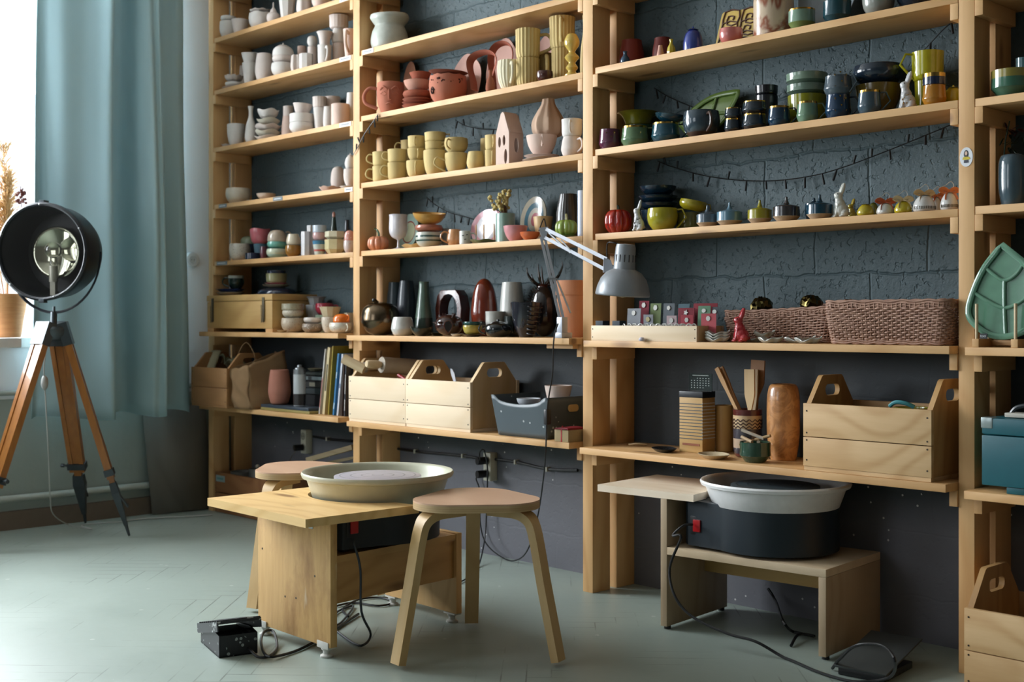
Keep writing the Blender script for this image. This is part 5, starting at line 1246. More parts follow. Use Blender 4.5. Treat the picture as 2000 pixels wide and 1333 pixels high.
# leaning books: bottoms at px .. tops leaning to the far side post
bk = [(622, 634, 683, .010, 'c9c4be', 'white and red slim book, first of the leaning row', ('b0605a', [(.1, .55)])), (629, 640, 680, .020, 'cbb98f', 'thick cream book with black spine title in the leaning row', ('3d372e', [(.35, .75)])),
      (640, 649, 677, .009, 'a08a2c', 'mustard yellow book in the leaning row', None), (649, 659, 692, .014, '2f6f9e', 'blue book with white spine dots in the leaning row', ('bcd2e0', [(.1, .2), (.6, .7)])), (657, 667, 693, .014, 'c2c6cf', 'white book with a blue mark in the leaning row', ('3b5f94', [(.45, .52)])),
      (666, 674, 704, .007, '4f3a33', 'thin dark brown book in the leaning row', None), (671, 679, 706, .011, '23252e', 'dark book with white and red spine print, last of the row', ('b9b4b0', [(.1, .3), (.4, .75)]))]
for xb_, xt, yt, th, c, lb, bd in bk:
    pb = bx(xb_, 800, -.03); pt_ = bx(xt, yt, -.03); L = math.hypot(pt_.x-pb.x, pt_.z-z7); an = math.atan2(pt_.x-pb.x, pt_.z-z7)
    an = min(an, math.asin((-4.356-th-pb.x-(.017 if th == .007 else 0))/L))
    M = Matrix.Translation((pb.x, -.03, z7+.0008+th*abs(math.sin(an)))) @ Matrix.Rotation(an, 4, 'Y')
    book(0, th, 0, .16, 0.0, L, c, lb, 'leaning books beside the crate', M=M, band=bd)
pt_ = bx(660, 676, .1)
book(-4.367, -4.355, .14, .215, z7, pt_.z-.03, '7d5c1c', 'large brown-yellow book standing behind the leaning row', 'leaning books beside the crate')
# ---- grey plastic bin, little bowls, gift box
BINM = NT('scuffed_plastic'); v = BINM.coords(); vo = BINM.n('ShaderNodeTexVoronoi'); vo.inputs['Scale'].default_value = 38; BINM.t.links.new(v, vo.inputs['Vector'])
mk = BINM.math('MULTIPLY', BINM.math('LESS_THAN', vo.outputs['Distance'], .16), BINM.math('GREATER_THAN', BINM.noise(v, 9, 2), .55))
BINM.col(BINM.mix(mk, lin('4d585e'), lin('b8bcbc'))); BINM.b.inputs['Roughness'].default_value = .4; BINM = BINM.m
x0, x1, y0, y1, zb = -3.392, -3.098, -.064, .195, z6
BN = thing('storage_bin', ((x0+x1)/2, .06, zb), 'dark grey plastic bin spattered with clay beside the pale crates', 'bin')
def binp(u, v):
    k = u*4; i = int(k) % 4; f = k-int(k)
    e = .02*(1-v); X0, X1, Y0, Y1 = x0+e, x1-e, y0+e, y1-e
    c = [(X0, Y0), (X1, Y0), (X1, Y1), (X0, Y1)]; a, b = c[i], c[(i+1) % 4]
    sag = .030*(math.sin(math.pi*min(1, max(0, (f-.08)/.84)))**.35 if .08 < f < .92 else 0) if i in (0, 2) else 0
    H = .150-sag
    return (a[0]+(b[0]-a[0])*f, a[1]+(b[1]-a[1])*f, zb+.002+v*H)
obj('bin_shell', G().grid(binp, 96, 8), BINM, BN, sharp=50, thick=.004)
obj('bin_floor', G().box(x0+.022, x1-.022, y0+.022, y1-.022, zb+.0, zb+.005), BINM, BN)
obj('hand_hole', G().prism(rrect(.055, .026, .012), .003, lambda u, v, t: (x1+.0022-.003+t, .07+u, zb+.11+v)), plain('b39a6a', .6), BN)
g = G().box(x0+.03, x1-.03, .0, y1-.03, zb+.095, zb+.103); tag(obj('plastic_sheet', g, plain('4d3a40', .4), base=(x0+.1, .1, zb+.09)), 'dull purple plastic sheet lying inside the grey bin', 'sheet')
def rnd(nm, c, R, H, kind, m, lb, ct, gp=None, seg=28, bands=None):
    g = G(); g.lathe(prof(kind, R, H), c, seg, None, [(a*H, i+1) for i, (a, _) in enumerate(bands)] if bands else None)
    return tag(obj(nm, g, [m]+[q for _, q in bands or []], base=c), lb, ct, gp)
q = bx(1040, 790, .02); rnd('bowl', (q.x-.02, .02, zb+.104), .046, .035, 'bowl', plain('b9bdc4', .35), 'small white plastic bowl inside the grey bin', 'bowl', 'small pots in the grey bin')
q = bx(1098, 780, .1); rnd('pot', (q.x-.02, .1, zb+.104), .052, zat(754, q)-zb-.104, 'taper', plain('d6c3b8', .5), 'pale pink plain pot standing tall in the grey bin', 'pot', 'small pots in the grey bin')
q0, q1 = bx(1083, 850, -.066).x, -2.992
GB = thing('gift_box', (q0, -.02, z6), 'small kraft gift box tied with a red ribbon at the shelf end', 'box')
obj('carton', G().box(q0, q1, -.066, .02, z6, z6+.042, .001), plain('a08c66', .8), GB)
obj('carton_lid', G().prism([(0, 0), (.03, .006), (.07, .004), (q1-q0, .0)]+[(q1-q0, .003), (.07, .007), (.03, .009), (0, .003)][0:4], .085, lambda u, v, t: (q0-.003+u, -.067+t, z6+.0425+v)), plain('8e1f2c', .5), GB)
g = G().box(q0+.032, q0+.037, -.0672, -.0662, z6, z6+.045); g.ball((q0+.034, -.06, z6+.053), .004, 8); obj('ribbon', g, plain('a8141f', .4), GB)
# ================================================================ BAY 3 fourth shelf: tray, cards, baskets
z4 = top(3, 4)+.0005
x0, x1, y0, y1 = -2.901, -2.442, -.046, .10
TR = thing('display_tray', ((x0+x1)/2, .03, z4), 'shallow pale wooden display tray filled with ring holders', 'tray'); H = .052
obj('front_board', G().box(x0, x1, y0, y0+.01, z4+.003, z4+H, .0008), PINE, TR); obj('rear_board', G().box(x0, x1, y1-.01, y1, z4+.003, z4+H, .0008), PINE, TR)
for x in (x0+.0006, x1-.0106): obj('end_board', G().box(x, x+.01, y0+.0105, y1-.0105, z4+.003, z4+H, .0008), PINEZ, TR)
obj('tray_floor', G().box(x0+.001, x1-.001, y0+.001, y1-.001, z4, z4+.0028), PINE, TR)
g = G()
for x in (x0+.007, x1-.007):
    for z in (.012, H-.012): g.tube([(x, y0-.0008, z4+z), (x, y0+.002, z4+z)], .002, 8, 1)
obj('screws', g, SCREW, TR)
obj('ring_pad', G().box(x0+.012, x1-.012, y0+.012, -.0, z4+.0035, z4+H-.0165, .002), plain('20242c', .9), TR)
RM = glaze('c9c8c2', .25)
for i in range(24):
    X = x0+.128+i*.0128+random.uniform(-.002, .002)
    g = G(Matrix.Translation((X, -.02+.01*(i % 2), z4+H-.004)) @ Matrix.Rotation(random.uniform(-.5, .5), 4, 'Z')); g.tube([(.0095*math.cos(t*math.pi/8), 0, .0095*math.sin(t*math.pi/8)) for t in range(16)], .0022, 6, closed=True)
    tag(obj('ring', g, RM, base=(X, -.02, z4+H-.01)), 'small white ceramic ring standing in the row of the display tray', 'ring', 'ceramic rings in the display tray')
for i, px in enumerate((1181, 1213)):
    q = bx(px, 630, .0); tag(obj('jewellery_box', G().box(q.x-.016, q.x+.018, -.028 if i else -.03, .005, z4+.0365, zat(627, q)+.0, .001), plain('27323c', .7), base=(q.x, 0, z4+.045)), ('small blue-grey box at the end of the display tray', 'small blue-grey box next to the first rings of the tray')[i], 'box', 'boxes in the display tray')
cards = [(1236, 34, 603, .042, '83868c', 'grey card with pale swirl earrings', 'wave'), (1255, 25, 588, .080, '74142a', 'dark red card with a silver cat brooch', 'cat'), (1278, 27, 593, .076, '66744a', 'olive green card with a fox brooch', 'cat'),
         (1304, 28, 593, .078, '565c62', 'dark grey card with a white five-sided brooch', 'penta'), (1333, 28, 594, .082, '47606a', 'teal card half hidden behind the star brooch', None), (1375, 58, 593, .084, '86202e', 'wide dark red card at the back of the tray', None),
         (1338, 40, 602, .06, '7a1a2a', 'dark red card with a white star brooch', 'star'), (1373, 30, 598, .062, '6a8f74', 'mint green card with a white drop brooch', 'drop'), (1394, 14, 600, .066, '565c62', 'narrow dark card with a white oval brooch', 'oval'),
         (1271, 24, 615, .03, '7b7c82', 'small grey card with a gold brooch', 'gold'), (1316, 25, 617, .028, 'aa9496', 'small pinkish card with a white round brooch', 'round'), (1347, 30, 616, .032, 'a23844', 'small red card with a white hexagonal brooch', 'hexa'), (1387, 36, 613, .025, 'b6525a', 'light red card with a large white round brooch', 'round')]
for xc, wd, yt, Y, c, lb, kind in cards:
    p = bx(xc, 600, Y); R = wd*dep(p)/F/2; zt = zat(yt, p); zf = z4+.0035; M = Matrix.Translation((p.x, Y, zf+.0006)) @ Matrix.Rotation(math.radians(-4), 4, 'X')
    if Y < .035: zf = z4+.0448; M = Matrix.Translation((p.x, max(Y, .005), z4+.0042))
    T = thing('brooch_card', (p.x, Y, zf), lb+' in the display tray', 'card', 'jewellery cards in the display tray')
    hh = zt-zf if Y >= .035 else zt-z4-.004
    if Y < .035: M = Matrix.Translation((p.x, .012+(.025-Y)*-.2+.0004*cards.index((xc, wd, yt, Y, c, lb, kind)), z4+.0042))
    obj('card', G(M).box(-R, R, 0, .0012, 0, hh), plain(c, .8), T)
    if kind:
        cz = hh-.016; r = .0085; n = {'star': 10, 'penta': 5, 'hexa': 6}.get(kind, 16)
        ol = [((r*(1.25 if i % 2 == 0 else .6) if kind == 'star' else r*(1.3 if kind == 'cat' and i in (3, 5) else 1))*math.cos(2*math.pi*i/n), cz+(.8 if kind in ('drop', 'oval') else 1)*(r*(1.25 if i % 2 == 0 else .6) if kind == 'star' else r*(1.3 if kind == 'cat' and i in (3, 5) else 1))*math.sin(2*math.pi*i/n)) for i in range(n)]
        obj('brooch', G(M).prism(ol, .003, lambda u, v, t: (u, -.0001-t, v)), glaze('b9b7b0', .25) if kind != 'gold' else glaze('9a8a50', .3), T)
q = bx(1257, 663, -.049); tag(obj('pebble', G().lathe([(0, 0), (.009, .0005), (.0115, .006), (.007, .0125), (0, .0135)], (q.x+.0, -.058+.0, z4+.0), 14), plain('c9c6d2', .5), base=(q.x, -.058, z4)), 'small white pebble at the shelf edge in front of the display tray', 'stone')
GLM = glaze('a9aaa2', .3)
def leafrest(xc, wd, z, Y, lb, rot=0, gp='leaf-shaped spoon rests'):
    p = bx(xc, 660, Y); R = wd*dep(p)/F/2
    g = G(Matrix.Translation((p.x, Y, z)) @ Matrix.Rotation(rot, 4, 'Z'))
    def f(t, r, zz_, kk): return r*(1+.12*math.cos(5*t))*(1 if True else 1), zz_*(1+.35*math.cos(2*t)+.2*math.sin(5*t))
    g.M = g.M @ Matrix.Diagonal((1, .62, 1, 1))
    g.lathe([(0, 0), (R*.6, .0005), (R*.85, .006), (R, .013), (R*.98, .0155), (R*.8, .010), (R*.55, .005), (0, .0045)], (0, 0, 0), 40, f)
    tag(obj('leaf_dish', g, GLM, base=(p.x, Y, z)), lb, 'dish', gp)
for i, nm in enumerate(('lowest', 'middle', 'topmost')): leafrest(1402, 52, z4+i*.0085, -.005, nm+' white leaf-shaped dish of the pile behind the red rabbit', 0)
leafrest(1472, 34, z4, .055, 'white leaf dish between red rabbit and basket', .3); leafrest(1506, 56, z4, -.012, 'grey-white leaf dish right after the red rabbit', -.2); leafrest(1492, 40, z4+.017, .05, 'curled leaf dish lying higher behind the others', .4)
leafrest(1562, 62, z4, .048, 'long pale leaf dish against the wicker basket', .1); leafrest(1579, 58, z4+.0, -.015, 'front white leaf dish beside the larger wicker basket', -.1)
rabbit(3, 4, 1427, 1465, 602, .0, glaze('b03038', .1), 'glossy red rabbit figurine standing before the wicker basket')
# wicker baskets
WK = NT('wicker'); v = WK.coords(); WK.col(WK.mix(WK.noise(v, 60, 3), lin('7d584a'), lin('b58f78'))); WK.b.inputs['Roughness'].default_value = .55; WK = WK.m
def basket(x0, x1, y0, y1, h, lb, lift=0, seed=1):
    cx, cy = (x0+x1)/2, (y0+y1)/2; z = z4; T = thing('wicker_basket', (cx, cy, z), lb, 'basket', 'wicker baskets on the fourth shelf'); random.seed(seed)
    W, D = x1-x0, y1-y0; rr = .03; per = 2*(W+D)-8*rr+2*math.pi*rr; N = int(per/.0135); N += N % 2
    def P(s, k):
        e = .012*(1-k); w, d = W/2-e, D/2-e; s = s % 1.0*4*(w+d)/(4*(w+d)); L = 4*(w+d)*s
        if L < 2*w: x, y = -w+L, -d
        elif L < 2*w+2*d: x, y = w, -d+L-2*w
        elif L < 4*w+2*d: x, y = w-(L-2*w-2*d), d
        else: x, y = -w, d-(L-4*w-2*d)
        # round the corners
        ax, ay = abs(x)-(w-rr), abs(y)-(d-rr)
        if ax > 0 and ay > 0:
            q = math.hypot(ax, ay); f = rr/max(q, 1e-6)
            x = math.copysign(w-rr+ax*f, x); y = math.copysign(d-rr+ay*f, y)
        return x, y
    rows = int((h-.03)/.0068); g = G(); M4 = N*4
    for r in range(rows):
        k = (r+.5)/rows; zz = z+.012+k*(h-.034); pts = []
        for i in range(M4):
            s = i/M4; x, y = P(s, k); l = math.hypot(x, y); o = .0028*math.cos(math.pi*i/4+math.pi*r)
            pts.append((cx+x+o*x/l, cy+y*(1+o/l), zz+.0012*math.sin(i*.37+r)+lift*k*max(0, (x/W+.2))*(1 if y > 0 else .35)))
        g.tube(pts, .0031, 5, closed=True)
    obj('woven_rods', g, WK, T, sharp=180)
    g = G()
    for i in range(0, N):
        a = P(i/N, 0); b = P(i/N, 1); g.tube([(cx+a[0], cy+a[1], z+.004), (cx+b[0], cy+b[1], z+h-.01+lift*max(0, b[0]/W+.2)*(1 if b[1] > 0 else .35))], .0022, 5, 1)
    obj('stakes', g, WK, T, sharp=180); g = G()
    for zz, r in ((z+.005, .0042), (z+.011, .0036), (z+h-.018, .0036), (z+h-.011, .004), (z+h-.004, .0042)):
        for ph in (0, 1):
            k = (zz-z)/h; g.tube([(cx+P(i/120, k)[0], cy+P(i/120, k)[1]+.002*ph, zz+.0022*math.sin(i*.8+3*ph)+(lift*max(0, P(i/120, k)[0]/W+.2)*(1 if P(i/120, k)[1] > 0 else .35) if k > .5 else 0)) for i in range(120)], r*.75, 5, closed=True)
    obj('braided_rim', g, WK, T, sharp=180)
    obj('basket_floor', G().box(x0+.02, x1-.02, y0+.02, y1-.02, z+.004, z+.008), WK, T)
bxl = bx(1409, 600, .075).x
basket(bxl, onY(1668, 0, .2).x, .075, .212, .103, 'wicker basket with raised end holding dark gold crumpled balls', .045, 2)
bl, br = bx(1606, 600, -.042).x, -1.592
basket(bl, br, -.042, .17 if bl > bxl+.39 else .068, .128, 'larger brown wicker basket at the shelf end beside the post', .0, 3)
GBM = glaze('5a4f2e', .25, metal=1.0)
for i, (xc, lb) in enumerate(((1488, 'dark gold crumpled ball in the basket, nearer the red rabbit'), (1584, 'dark gold crumpled ball in the basket, nearer the big basket'))):
    p = bx(xc, 590, .14); random.seed(i+3); R = .034
    g = G().ball((p.x, .14, z4+.118), R, 22, R*.85); 
    for vtx in g.bm.verts: vtx.co += Vector([random.uniform(-.004, .004) for _ in range(3)])
    tag(obj('crumpled_ball', g, GBM, base=(p.x, .14, z4+.08), sharp=10), lb, 'decoration', 'gold balls in the wicker basket')
tag(obj('tissue_padding', G().box(bxl+.035, bxl+.35, .105, .182, z4+.009, z4+.07, .01), plain('3a2f28', .9), base=(bxl+.2, .14, z4)), 'dark padding filling the wicker basket under the gold balls', 'padding')
# ================================================================ BAY 3 lowest shelf
GRP = ''
def S5(nm, xc, wd, yt, Y, kind, m, lb, ct, h=None, bands=None, seg=32, squash=None, fn=None, gp=None, lobes=0):
    p = bx(xc, 870, Y); R = wd*dep(p)/F/2; H = h or zat(yt, p)-z5
    g = G(); f = (lambda t, r, z, kk: (r*(1-squash*math.sin(t+.6)**2), z)) if squash else None
    g.lathe(prof(kind, R, H), (p.x, Y, z5), seg, f, [(a*H, i+1) for i, (a, _) in enumerate(bands)] if bands else None)
    return tag(obj(nm, g, [m]+[q for _, q in bands or []], base=(p.x, Y, z5)), lb, ct, gp), p, R, H
BLK = NT('pitted_black_glaze'); v = BLK.coords(); BLK.col(lin('15181b')); BLK.b.inputs['Roughness'].default_value = .3; BLK.bump(BLK.noise(v, 110, 4), .9, .004); BLK = BLK.m
S5('dish', 1297, 66, 0, .03, 'plate', BLK, 'black textured oval dish on the low shelf', 'dish', h=.012, squash=.3)
S5('dish', 1394, 78, 0, -.01, 'plate', glaze('c9b899', .35), 'cream irregular dish with a dark blue mark on the low shelf', 'dish', h=.014, squash=.25)
d_ = [o for o in COL.objects if o.get('label', '').startswith('cream irregular dish')][0]; q = WO[d_]
obj('blue_mark', G().prism([(-.016, .0), (-.008, .005), (.0, .003), (.01, .006), (.018, .001), (.010, -.003), (0, -.001), (-.009, -.004)], .0006, lambda u, v, t: (q.x+u, q.y+.012+v, q.z+.0055+t)), glaze('1d3f8e', .2), d_)
a, b = bx(1229, 864, .09), bx(1262, 860, .13)
g = G().tube([(a.x, .09, z5+.005), (a.x+.03, .10, z5+.009), (b.x, .13, z5+.0045)], .0042, 8, 3, flat=(1.5, .8)); tag(obj('modelling_tool', g, PIN, base=(a.x, .09, z5)), 'short bent wooden modelling tool lying beside the post', 'tool')
# tower of stacked wooden calendar blocks
p0 = bx(1327, 870, .075); p1 = bx(1372, 870, .075); Wc = p1.x-p0.x; H = zat(764, p0)-z5
CB = thing('perpetual_calendar', ((p0.x+p1.x)/2, .1, z5), 'tall wooden slotted card tower with black top and a clear calendar pane', 'calendar')
dC = .068
obj('block', G().box(p0.x, p1.x, .075, .075+dC, z5, z5+H*.9, .001), wood('x', 'c9a468', 'a98045', False), CB)
obj('black_top', G().box(p0.x-.001, p1.x+.001, .074, .076+dC, z5+H*.9+.0005, z5+H, .001), plain('10141c', .4), CB)
gd = G(); gw = G()
for i in range(12):
    z = z5+H*(.22+.052*i); gd.box(p0.x-.0012, p1.x+.0008, .0738, .0748, z, z+.0022); gw.box(p1.x+.0002, p1.x+.0015, .073, .075+dC, z+.0026, z+.0056)
obj('slots', gd, plain('3c4a52', .5), CB); obj('card_edges', gw, plain('cfcfcf', .5), CB)
obj('brown_patch', G().box(p0.x+.014, p1.x-.012, .0735, .0746, z5+H*.115, z5+H*.15), plain('8a4a26', .6), CB)
zt = z5+H; hp = zat(729, p0)-zt; gp_ = G().box(p0.x+.018, p1.x+.016, .105, .1075, zt+.0005, zt+hp); pn = obj('clear_pane', gp_, glass('cfdcd8', .05), CB)
g = G(); g.beam((p0.x+.032, .1045, zt+hp*.88), (p1.x+.002, .1045, zt+hp*.88), (0, 0, 1), .0008, .0003)
for r in range(5):
    for c in range(7):
        if (r == 0 and c < 2) or (r == 4 and c > 4): continue
        X = p0.x+.027+c*(Wc-.018)/6.6; Z = zt+hp*(.72-.13*r); g.beam((X, .1045, Z), (X+.0035, .1045, Z), (0, 0, 1), .0014, .0003)
obj('calendar_print', g, plain('c3cfcb', .5), pn)
WC = wood('z', 'd0a868', 'b3874a', False, .4, 8.0)
S5('cylinder_vase', 1414, 36, 792, .185, 'cyl', WC, 'plain wooden cylinder vase with darker rings near its foot', 'vase', bands=[(.08, wood('z', '8a5a34', '70441f', False)), (.11, WC), (.2, wood('z', '8a5a34', '70441f', False)), (.22, WC), (.27, wood('z', '8a5a34', '70441f', False)), (.29, WC)])
UT, p, R, H = S5('utensil_jar', 1460, 57, 800, .105, 'mug', glaze('6a2c26', .2), 'patterned brown ceramic jar of wooden spatulas', 'jar', bands=[(.06, glaze('3d3a42', .25)), (.2, glaze('b89f88', .3)), (.36, glaze('3a3740', .25)), (.6, glaze('cdb088', .3)), (.86, glaze('5a241f', .2))])
g = G()
for r in range(3):
    for i in range(30):
        a = 2*math.pi*i/30; z = z5+H*(.64+.07*r); e = lambda t, zz: Vector((p.x+math.cos(t)*(R*.995), .105+math.sin(t)*(R*.995), zz)); s_ = (-1) ** i
        g.beam(e(a, z+(.004 if s_ > 0 else -.004)), e(a+2*math.pi/30, z-(.004 if s_ > 0 else -.004)), (0, 0, 1), .0012, .0012)
obj('zigzag_pattern', g, glaze('3c1c18', .3), UT)
SPM = wood('z', 'c49a68', 'a3784a', False, .6); SPL = wood('z', 'd2b48a', 'b4935f', False, .6)
def paddle(tip, xb, m, lb, w=.024, L2=.4, Y=.105, th=.003):
    a = bx(tip[0], tip[1], Y); b = Vector((bx(xb, 850, Y).x, .105, z5+.02)); d = a-b; T = d.normalized()
    b.y = Y; d = a-b; P = [b, b+d*(1-L2)*.6, b+d*(1-L2), b+d*(1-L2*.6), a]
    ws = lambda u: .006 if u < .5 else (.006+(w-.006)*min(1, (u-.5)/.25))
    g = G().strip(P, (1, 0, 0), ws, lambda u: th); o = tag(obj('wooden_spatula', g, m, base=b), lb, 'spatula', 'wooden utensils in the jar')
paddle((1400, 719), 1478, SPM, 'slim wooden spoon leaning out of the jar toward the calendar, lighter of the two', .008, .3, .092)
paddle((1408, 718), 1480, wood('z', 'b08050', '8c6038', False), 'second slim darker wooden spoon leaning out of the jar', .009, .3, .104)
paddle((1464, 722), 1466, SPL, 'pale broad wooden spatula in front of the others in the jar', .019, .5, .082)
paddle((1475, 722), 1471, wood('z', 'bca27c', '9a7f58', False), 'grey-edged wooden spatula just behind the pale broad one', .012, .5, .117)
paddle((1481, 704), 1473, wood('z', '9c6f45', '7d5633', False), 'tallest reddish wooden spatula rising behind in the jar', .026, .42, .129)
o_, p, R, H = S5('bowl', 1475, 60, 864, .0, 'ang', glaze('2c4a3c', .15), 'small dark green faceted bowl full of clay sticks', 'bowl')
for i, (dx, dz, L, an) in enumerate(((-.01, .03, .075, .35), (-.02, .026, .05, 2.9), (.02, .028, .055, .1), (.0, .022, .05, -1.0), (-.03, .02, .045, .8))):
    c = Vector((p.x+dx, [0, -.016, .012, .018, -.006][i], z5+H+.002+[.022, .006, .012, -.004, -.008][i])); d = Vector((math.cos(an), math.sin(an), [-.35, .25, .3, .15, .3][i])).normalized()
    tag(obj('clay_stick', G().tube([c-d*L*.5, c+d*L*.5], .0052, 10, 1), plain(['cfc3b3', 'b59a78', '9c8058', 'c9bca8', 'a5895f'][i], .7), base=c), ['long white stick lying across the green bowl', 'short tan stick poking out of the green bowl', 'brown stick pointing to the wooden vase', 'pale stick half sunk in the green bowl', 'thin tan stick at the near rim of the green bowl'][i], 'stick', 'sticks in the green bowl')
BUR = NT('burl_wood'); v = BUR.coords((1, 1, 1), rot=(.3, .5, 0)); n = BUR.noise(v, 14, 5, .6, 1.5); sx = BUR.n('ShaderNodeSeparateXYZ'); BUR.t.links.new(v, sx.inputs[0])
f = BUR.math('MULTIPLY_ADD', BUR.math('SINE', BUR.math('MULTIPLY_ADD', sx.outputs[2], 95, BUR.math('MULTIPLY', n, 24))), .5, .5)
BUR.col(BUR.mix(BUR.math('MULTIPLY', f, .6), lin('c58c56'), lin('8f5a2e'))); BUR.b.inputs['Roughness'].default_value = .3; BUR.b.inputs['Coat Weight'].default_value = .5; BUR = BUR.m
S5('wood_vase', 1530, 64, 751, .12, 'vase', BUR, 'polished turned burl wood vase beside the tool crate', 'vase')
# yellow cup and blue rag inside the crate
q = bx(1790, 775, .08); rnd('dish', (q.x-.02, .09, z5+.13), .05, .06, 'bowl', glaze('8f8a2e', .2), 'olive yellow dish lying in the tool crate', 'dish'); 
g = G(); g.tube([(q.x-.05, .02, z5+.196), (q.x-.03, .015, z5+.208), (q.x, .02, z5+.206), (q.x+.02, .03, z5+.196)], .006, 8, 4); tag(obj('cable_tie', g, plain('3f8c94', .5), base=(q.x, .02, z5+.19)), 'turquoise loop lying on the rim inside the tool crate', 'strap')
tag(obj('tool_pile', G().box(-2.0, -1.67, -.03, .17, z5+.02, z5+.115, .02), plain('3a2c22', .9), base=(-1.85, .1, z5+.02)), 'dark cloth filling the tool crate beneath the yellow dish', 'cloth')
# ================================================================ DESK LAMP
LW = plain('b9bec8', .3, .2); LG = plain('8b9096', .35, .1); LB = plain('121316', .4)
z5b = top(2, 5)
k0 = bx(1100, 655, -.04); k1 = bx(1060, 452, -.075); k2 = bx(1186, 512, -.105); hd_ = bx(1217, 560, -.12)
DL = thing('desk_lamp', (k0.x, -.04, z5b), 'white and grey spring-arm desk lamp clamped to the shelf, switched off', 'lamp')
g = G().box(k0.x-.018, k0.x+.018, -.066, -.012, z5b+.0005, z5b+.02, .002); g.box(k0.x-.013, k0.x+.013, -.06, -.03, z5b+.02, z5b+.075, .002); obj('clamp', g, LW, DL)
c0 = Vector((k0.x, -.045, z5b+.06)); g = G()
for o in (-.0065, .0065): g.beam(c0+R2*o, k1+R2*o+Vector((0, 0, -.02)), A2, .005, .0048)
obj('lower_arm', g, LW, DL)
g = G(); dk = (k1-c0); g.tube([c0+R2*.03+Vector((0, 0, .03)), c0+dk*.45+R2*.014], .0035, 6, 1); g.beam(c0+dk*.47-R2*.016, c0+dk*.47+R2*.016, (0, 0, 1), .003, .005); obj('spring', g, plain('a8adb3', .3, .8), DL)
g = G().prism([(-.014, .012), (.02, .016), (.012, -.03), (-.002, -.034)], .016, lambda u, v, t: k1+R2*u+Vector((0, 0, v))+A2*(t-.008)); obj('elbow_joint', g, LW, DL)
d2 = (k2-k1); g = G(); g.beam(k1+R2*.01+Vector((0, 0, .008)), k2+Vector((0, 0, .008)), A2, .005, .006); obj('upper_arm', g, LW, DL)
g = G(); g.beam(k1+R2*.006+Vector((0, 0, -.022)), k2+Vector((-.004, 0, -.028)), A2, .005, .0055); obj('lower_rod', g, LW, DL)
g = G(); g.tube([k1+R2*.015+Vector((0, 0, -.0)), k1+d2*.45+Vector((0, 0, -.03))], .0035, 6, 1); g.tube([k1+d2*.3+Vector((0, 0, .0)), k1+d2*.5+Vector((0, 0, -.028))], .0025, 6, 1); obj('spring', g, plain('a8adb3', .3, .8), DL)
g = G().prism([(-.012, .014), (.012, .006), (.022, -.034), (-.014, -.036)], .014, lambda u, v, t: k2+R2*u+Vector((0, 0, v))+A2*(t-.007)); g.tube([k2+R2*.015+Vector((0, 0, -.015)), k2+R2*.03+Vector((0, 0, -.018))], .006, 10, 1); obj('head_joint', g, LW, DL)
sc = dep(hd_)/F; ax = Matrix.Translation((hd_.x, -.12, hd_.z)) @ Matrix.Rotation(math.radians(5), 4, 'Y')
rz = lambda y: (560-y)*sc
SHD = [(52*sc, rz(578)), (53*sc, rz(575)), (50*sc, rz(560)), (44*sc, rz(545)), (34*sc, rz(533)), (21*sc, rz(526)), (20.5*sc, rz(522)), (19*sc, rz(484)), (17.5*sc, rz(478)), (0, rz(477))]
g = G(ax); g.lathe(SHD, (0, 0, 0), 48); o = obj('lamp_shade', g, LG, DL, sharp=30, thick=.0018)
g = G(ax)
for i in range(14):
    a = 2*math.pi*i/14; r = 20*sc; c = Vector((r*math.cos(a), r*math.sin(a), rz(505))); g.tube([c+Vector((0, 0, -.012)), c+Vector((0, 0, .012))], .0022, 8, 1)
obj('vent_slots', g, LB, o)
g = G(ax); g.lathe([(0, rz(582)), (.02, rz(579)), (.028, rz(568)), (.024, rz(555)), (.014, rz(540)), (.013, rz(530)), (0, rz(529))], (0, 0, 0), 24); obj('light_bulb', g, plain('d8cdb4', .25), DL)
g = G(); g.tube([k2+Vector((0, 0, .0)), k2+R2*.0+Vector((0, 0, .06)), hd_+R2*(-.035)+Vector((0, 0, rz(474))), hd_+R2*(-.015)+Vector((0, 0, rz(477)))], .0022, 6, 6); g.tube([k1+R2*-.014, k1+R2*.004+Vector((0, 0, .045)), k1+R2*.012+Vector((0, 0, .012))], .0022, 6, 6); obj('cord_loop', g, LB, DL)
pts = [bx(x, y, Y) for x, y, Y in ((1090, 632, -.076), (1083, 655, -.088), (1080, 690, -.09), (1079, 730, -.09), (1072, 775, -.09), (1069, 800, -.09), (1067, 850, -.09), (1066, 880, -.09), (1062, 930, -.02), (1050, 1010, .08), (1030, 1076, .15), (1004, 1096, .185), (975, 1086, .19), (948, 1060, .2), (938, 1020, .205), (937, 960, .205), (930, 935, .205), (940, 925, .2))]
CB_ = thing('power_cable', pts[8], 'thin black lamp cable with inline switch hanging from the shelf to the wall socket', 'cable')
obj('cable', G().tube(pts, .0028, 7, 6), LB, CB_)
a = bx(1069, 815, -.092); obj('inline_switch', G().box(a.x-.009, a.x+.009, -.104, -.08, a.z-.028, a.z+.028, .006), LB, CB_)
